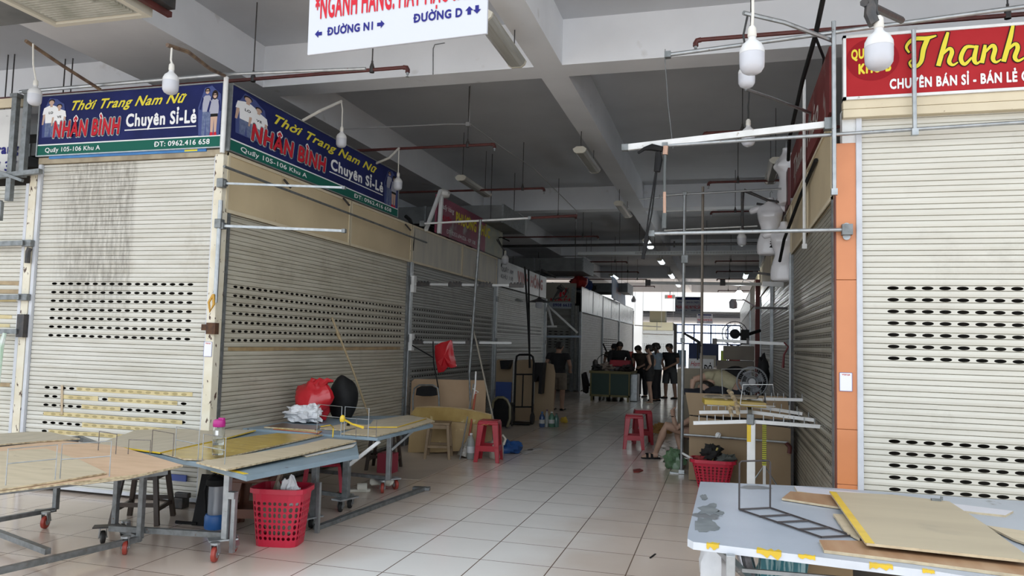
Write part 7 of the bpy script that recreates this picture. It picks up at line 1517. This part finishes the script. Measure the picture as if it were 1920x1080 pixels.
c_ = MB(); c_.tube([s1+Vector((-.01,.03,-.03)), s1+Vector((.08,.05,-.035)), L(1352,714), L(1374,727)], [.085,.12,.155,.15], 16); c_.tube([s1+Vector((.05,0,-.02)), s1, s1.lerp(e,.3)], [.08,.07,.06], 12); fuse(c_, 'shirt', CREAM, r, .011, 3)
c_ = MB(); c_.tube([L(1368,728), L(1384,738), L(1396,770), L(1390,800)], [.135,.15,.115,.10], 14); fuse(c_, 'trousers', NAVYT, r, .011, 3)
h = MB(); h.blob(hd+Vector((.02,.02,.02)), .105,.10,.09, 14, 10, .04); fuse(h, 'hair', HAIR, r, .01, 2)
m = MB(); c = L(1378,716,11.15); m.blob(c, .20,.10,.22, 18, 12, .05, 15, -.95, 1.2); solo('backpack', m, BLACKM, 'rounded black bag behind the slumped person', 'bag', smooth=True)
m = MB(); m.blob(L(1302,735,10.5), .16,.1,.05, 14, 8, .2, 18, -.9); m.blob(L(1345,734,10.5), .16,.1,.07, 14, 8, .2, 19, -.9); solo('dark_clothes', m, NAVYT, 'dark clothes under the slumped person on the counter', 'clothes', smooth=True)

# ------------------------------------------------------------------ the far court and the block beyond it
CRM = mk('far_cream', (.56,.52,.36))
shutter('pale perforated shutter in the far block, left of the court', (-6.9,60.0,0), 0, 3.15, .03, 2.84, SH_PALE, list(range(4,14)), hp=.16, ha=.045, hb=.016, rail=WHITEP)
r = thing('fascia_panel', 'cream fascia box over the far perforated shutter', 'fascia panel', (-5.3,60,2.84)); m = MB(); m.box((-6.9,59.9,2.84), (-3.78,60.6,3.46)); m.build('box', CRM, r); m = MB(); m.box((-5.0,59.88,2.84), (-4.96,59.9,3.46)); m.build('joint_strip', GALVD, r)
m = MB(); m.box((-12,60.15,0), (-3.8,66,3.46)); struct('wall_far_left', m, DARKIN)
m = MB(); m.box((3.5,60,0), (12,80,3.6)); struct('wall_far_right', m, COURTW)
m = MB()
for i, y in enumerate((61,63,65,68,71,74)): m.tube([(-8,y,4.45), (6,y,4.45)], .05, 6)
solo('pipe_rack', m, GALV, 'rows of grey pipes under the far block ceiling', 'pipes')
m = MB(); m.box((-5.6,60.4,3.5), (-4.4,62,4.5)); solo('cabinet_box', m, mk('khaki_box', (.28,.26,.17)), 'khaki box above the far cream fascia', 'box')
BLUEF = mk('blue_steel', (.10,.20,.62), (.12,.24,.7), scale=3, rough=.4)
r = thing('steel_gate', 'blue steel frame gate at the far end of the aisle', 'gate', (-.5,72,0)); m = MB(); yb = 72
for x in (-4.2,-2.6,-1.1,.4,1.9,3.3): m.bar((x,yb,0), (x,yb,3.7), .12)
for z in (3.65,2.9,1.9): m.bar((-4.3,yb,z), (3.4,yb,z), .12)
m.build('frame', BLUEF, r)
m = MB()
for i in range(24): x = -4.1+i*.31; m.bar((x,yb,1.9), (x,yb,3.6), .03)
m.build('bars', BLUEF, r)
for i, (x0, x1, z0, z1, y, col, lb) in enumerate(((-3.0,-.4,1.0,1.9,70.5,(.03,.05,.14),'dark blue crate wall at the far end'),(.5,1.8,.9,1.7,70.5,(.35,.03,.03),'red awning bundle at the far end'),(-.2,.3,.9,1.35,69.5,(.45,.6,.06),'lime green box at the far end'),(-3.9,-3.2,0,1.3,69,(.2,.3,.4),'blue-grey cabinet at the far end'),(-2.0,-.6,0,.9,69,(.4,.38,.33),'beige counter at the far end'))):
    m = MB(); m.box((x0,y,z0 if z0 < .1 else 0), (x1,y+.8,z1)); solo('far_crate', m, mk('far_%d' % i, col), lb, 'box')
for i, x in enumerate((-4.6,-3.9)):
    c = (x,57.6,0)
m = MB(); m.tube([(-5.4,50,3.35), (-2.6,50,3.35)], .04, 6); m.tube([(-5.4,50,3.35),(-5.4,50,SLAB-.2)], .02, 6); m.tube([(-2.6,50,3.35),(-2.6,50,3.6)], .02, 6)
r = thing('exit_lamp', 'small red lit exit lamp on the last ceiling beam', 'lamp', P(1256,556,Y=46.3)); c = P(1256,556,Y=46.3); m = MB(); m.box((c.x-.3,46.3,c.z-.12), (c.x+.3,46.36,c.z+.1)); m.build('lamp_box', WHITEP, r); m = MB(); m.box((c.x-.12,46.29,c.z-.07), (c.x+.12,46.3,c.z+.06)); m.build('lit_face', mk('exit_red', (.6,.02,.02), emit=(1,.03,.03), es=2), r); m = MB(); m.tube([(c.x,46.33,c.z+.1),(c.x,46.5,4.95)], .02, 6); m.build('stem', DARKM, r)
for i, (px, py, Y, lb) in enumerate(((1155,558,34,'small pendant bulb in front of the far blue banner'),(1188,562,40,'small pendant bulb at the end of the far left row'))):
    c = P(px,py,Y=Y); m = MB(); m.lathe([(0,-.14),(.11,-.12),(.13,.0),(.06,.12),(.03,.2),(0,.2)], c, 12); m.tube([c+Vector((0,0,.18)), Vector((c.x-.4,Y,c.z+.5)), Vector((-4.7,Y,c.z+.2))], .015, 5); solo('led_bulb', m, BULBD, lb, 'light bulb', smooth=True)
m = MB(); c = P(1142,640,Y=27); a, b = P(1131,645,Y=26.8), P(1141,668,Y=26.5); b = a+(b-a)*(a.z/(a.z-b.z)); m.tube([a,b], .03, 6); solo('leaning_pole', m, DARKM, 'dark pole leaning behind the person in the cap', 'pole')
for i,(x0,y0,x1,y1) in enumerate(((1205,626,1262,628),(1190,610,1240,613))):
    m = MB(); a, b = P(x0,y0,Y=44), P(x1,y1,Y=44); m.tube([a,b], .03, 6); m.tube([a,(a.x,44,SLAB-.01)], .01, 5); m.tube([b,(b.x,44,SLAB-.01)], .01, 5); solo('thin_rail', m, WHITEP, ['lower','upper'][i]+' thin rail hanging before the white court column', 'rail')
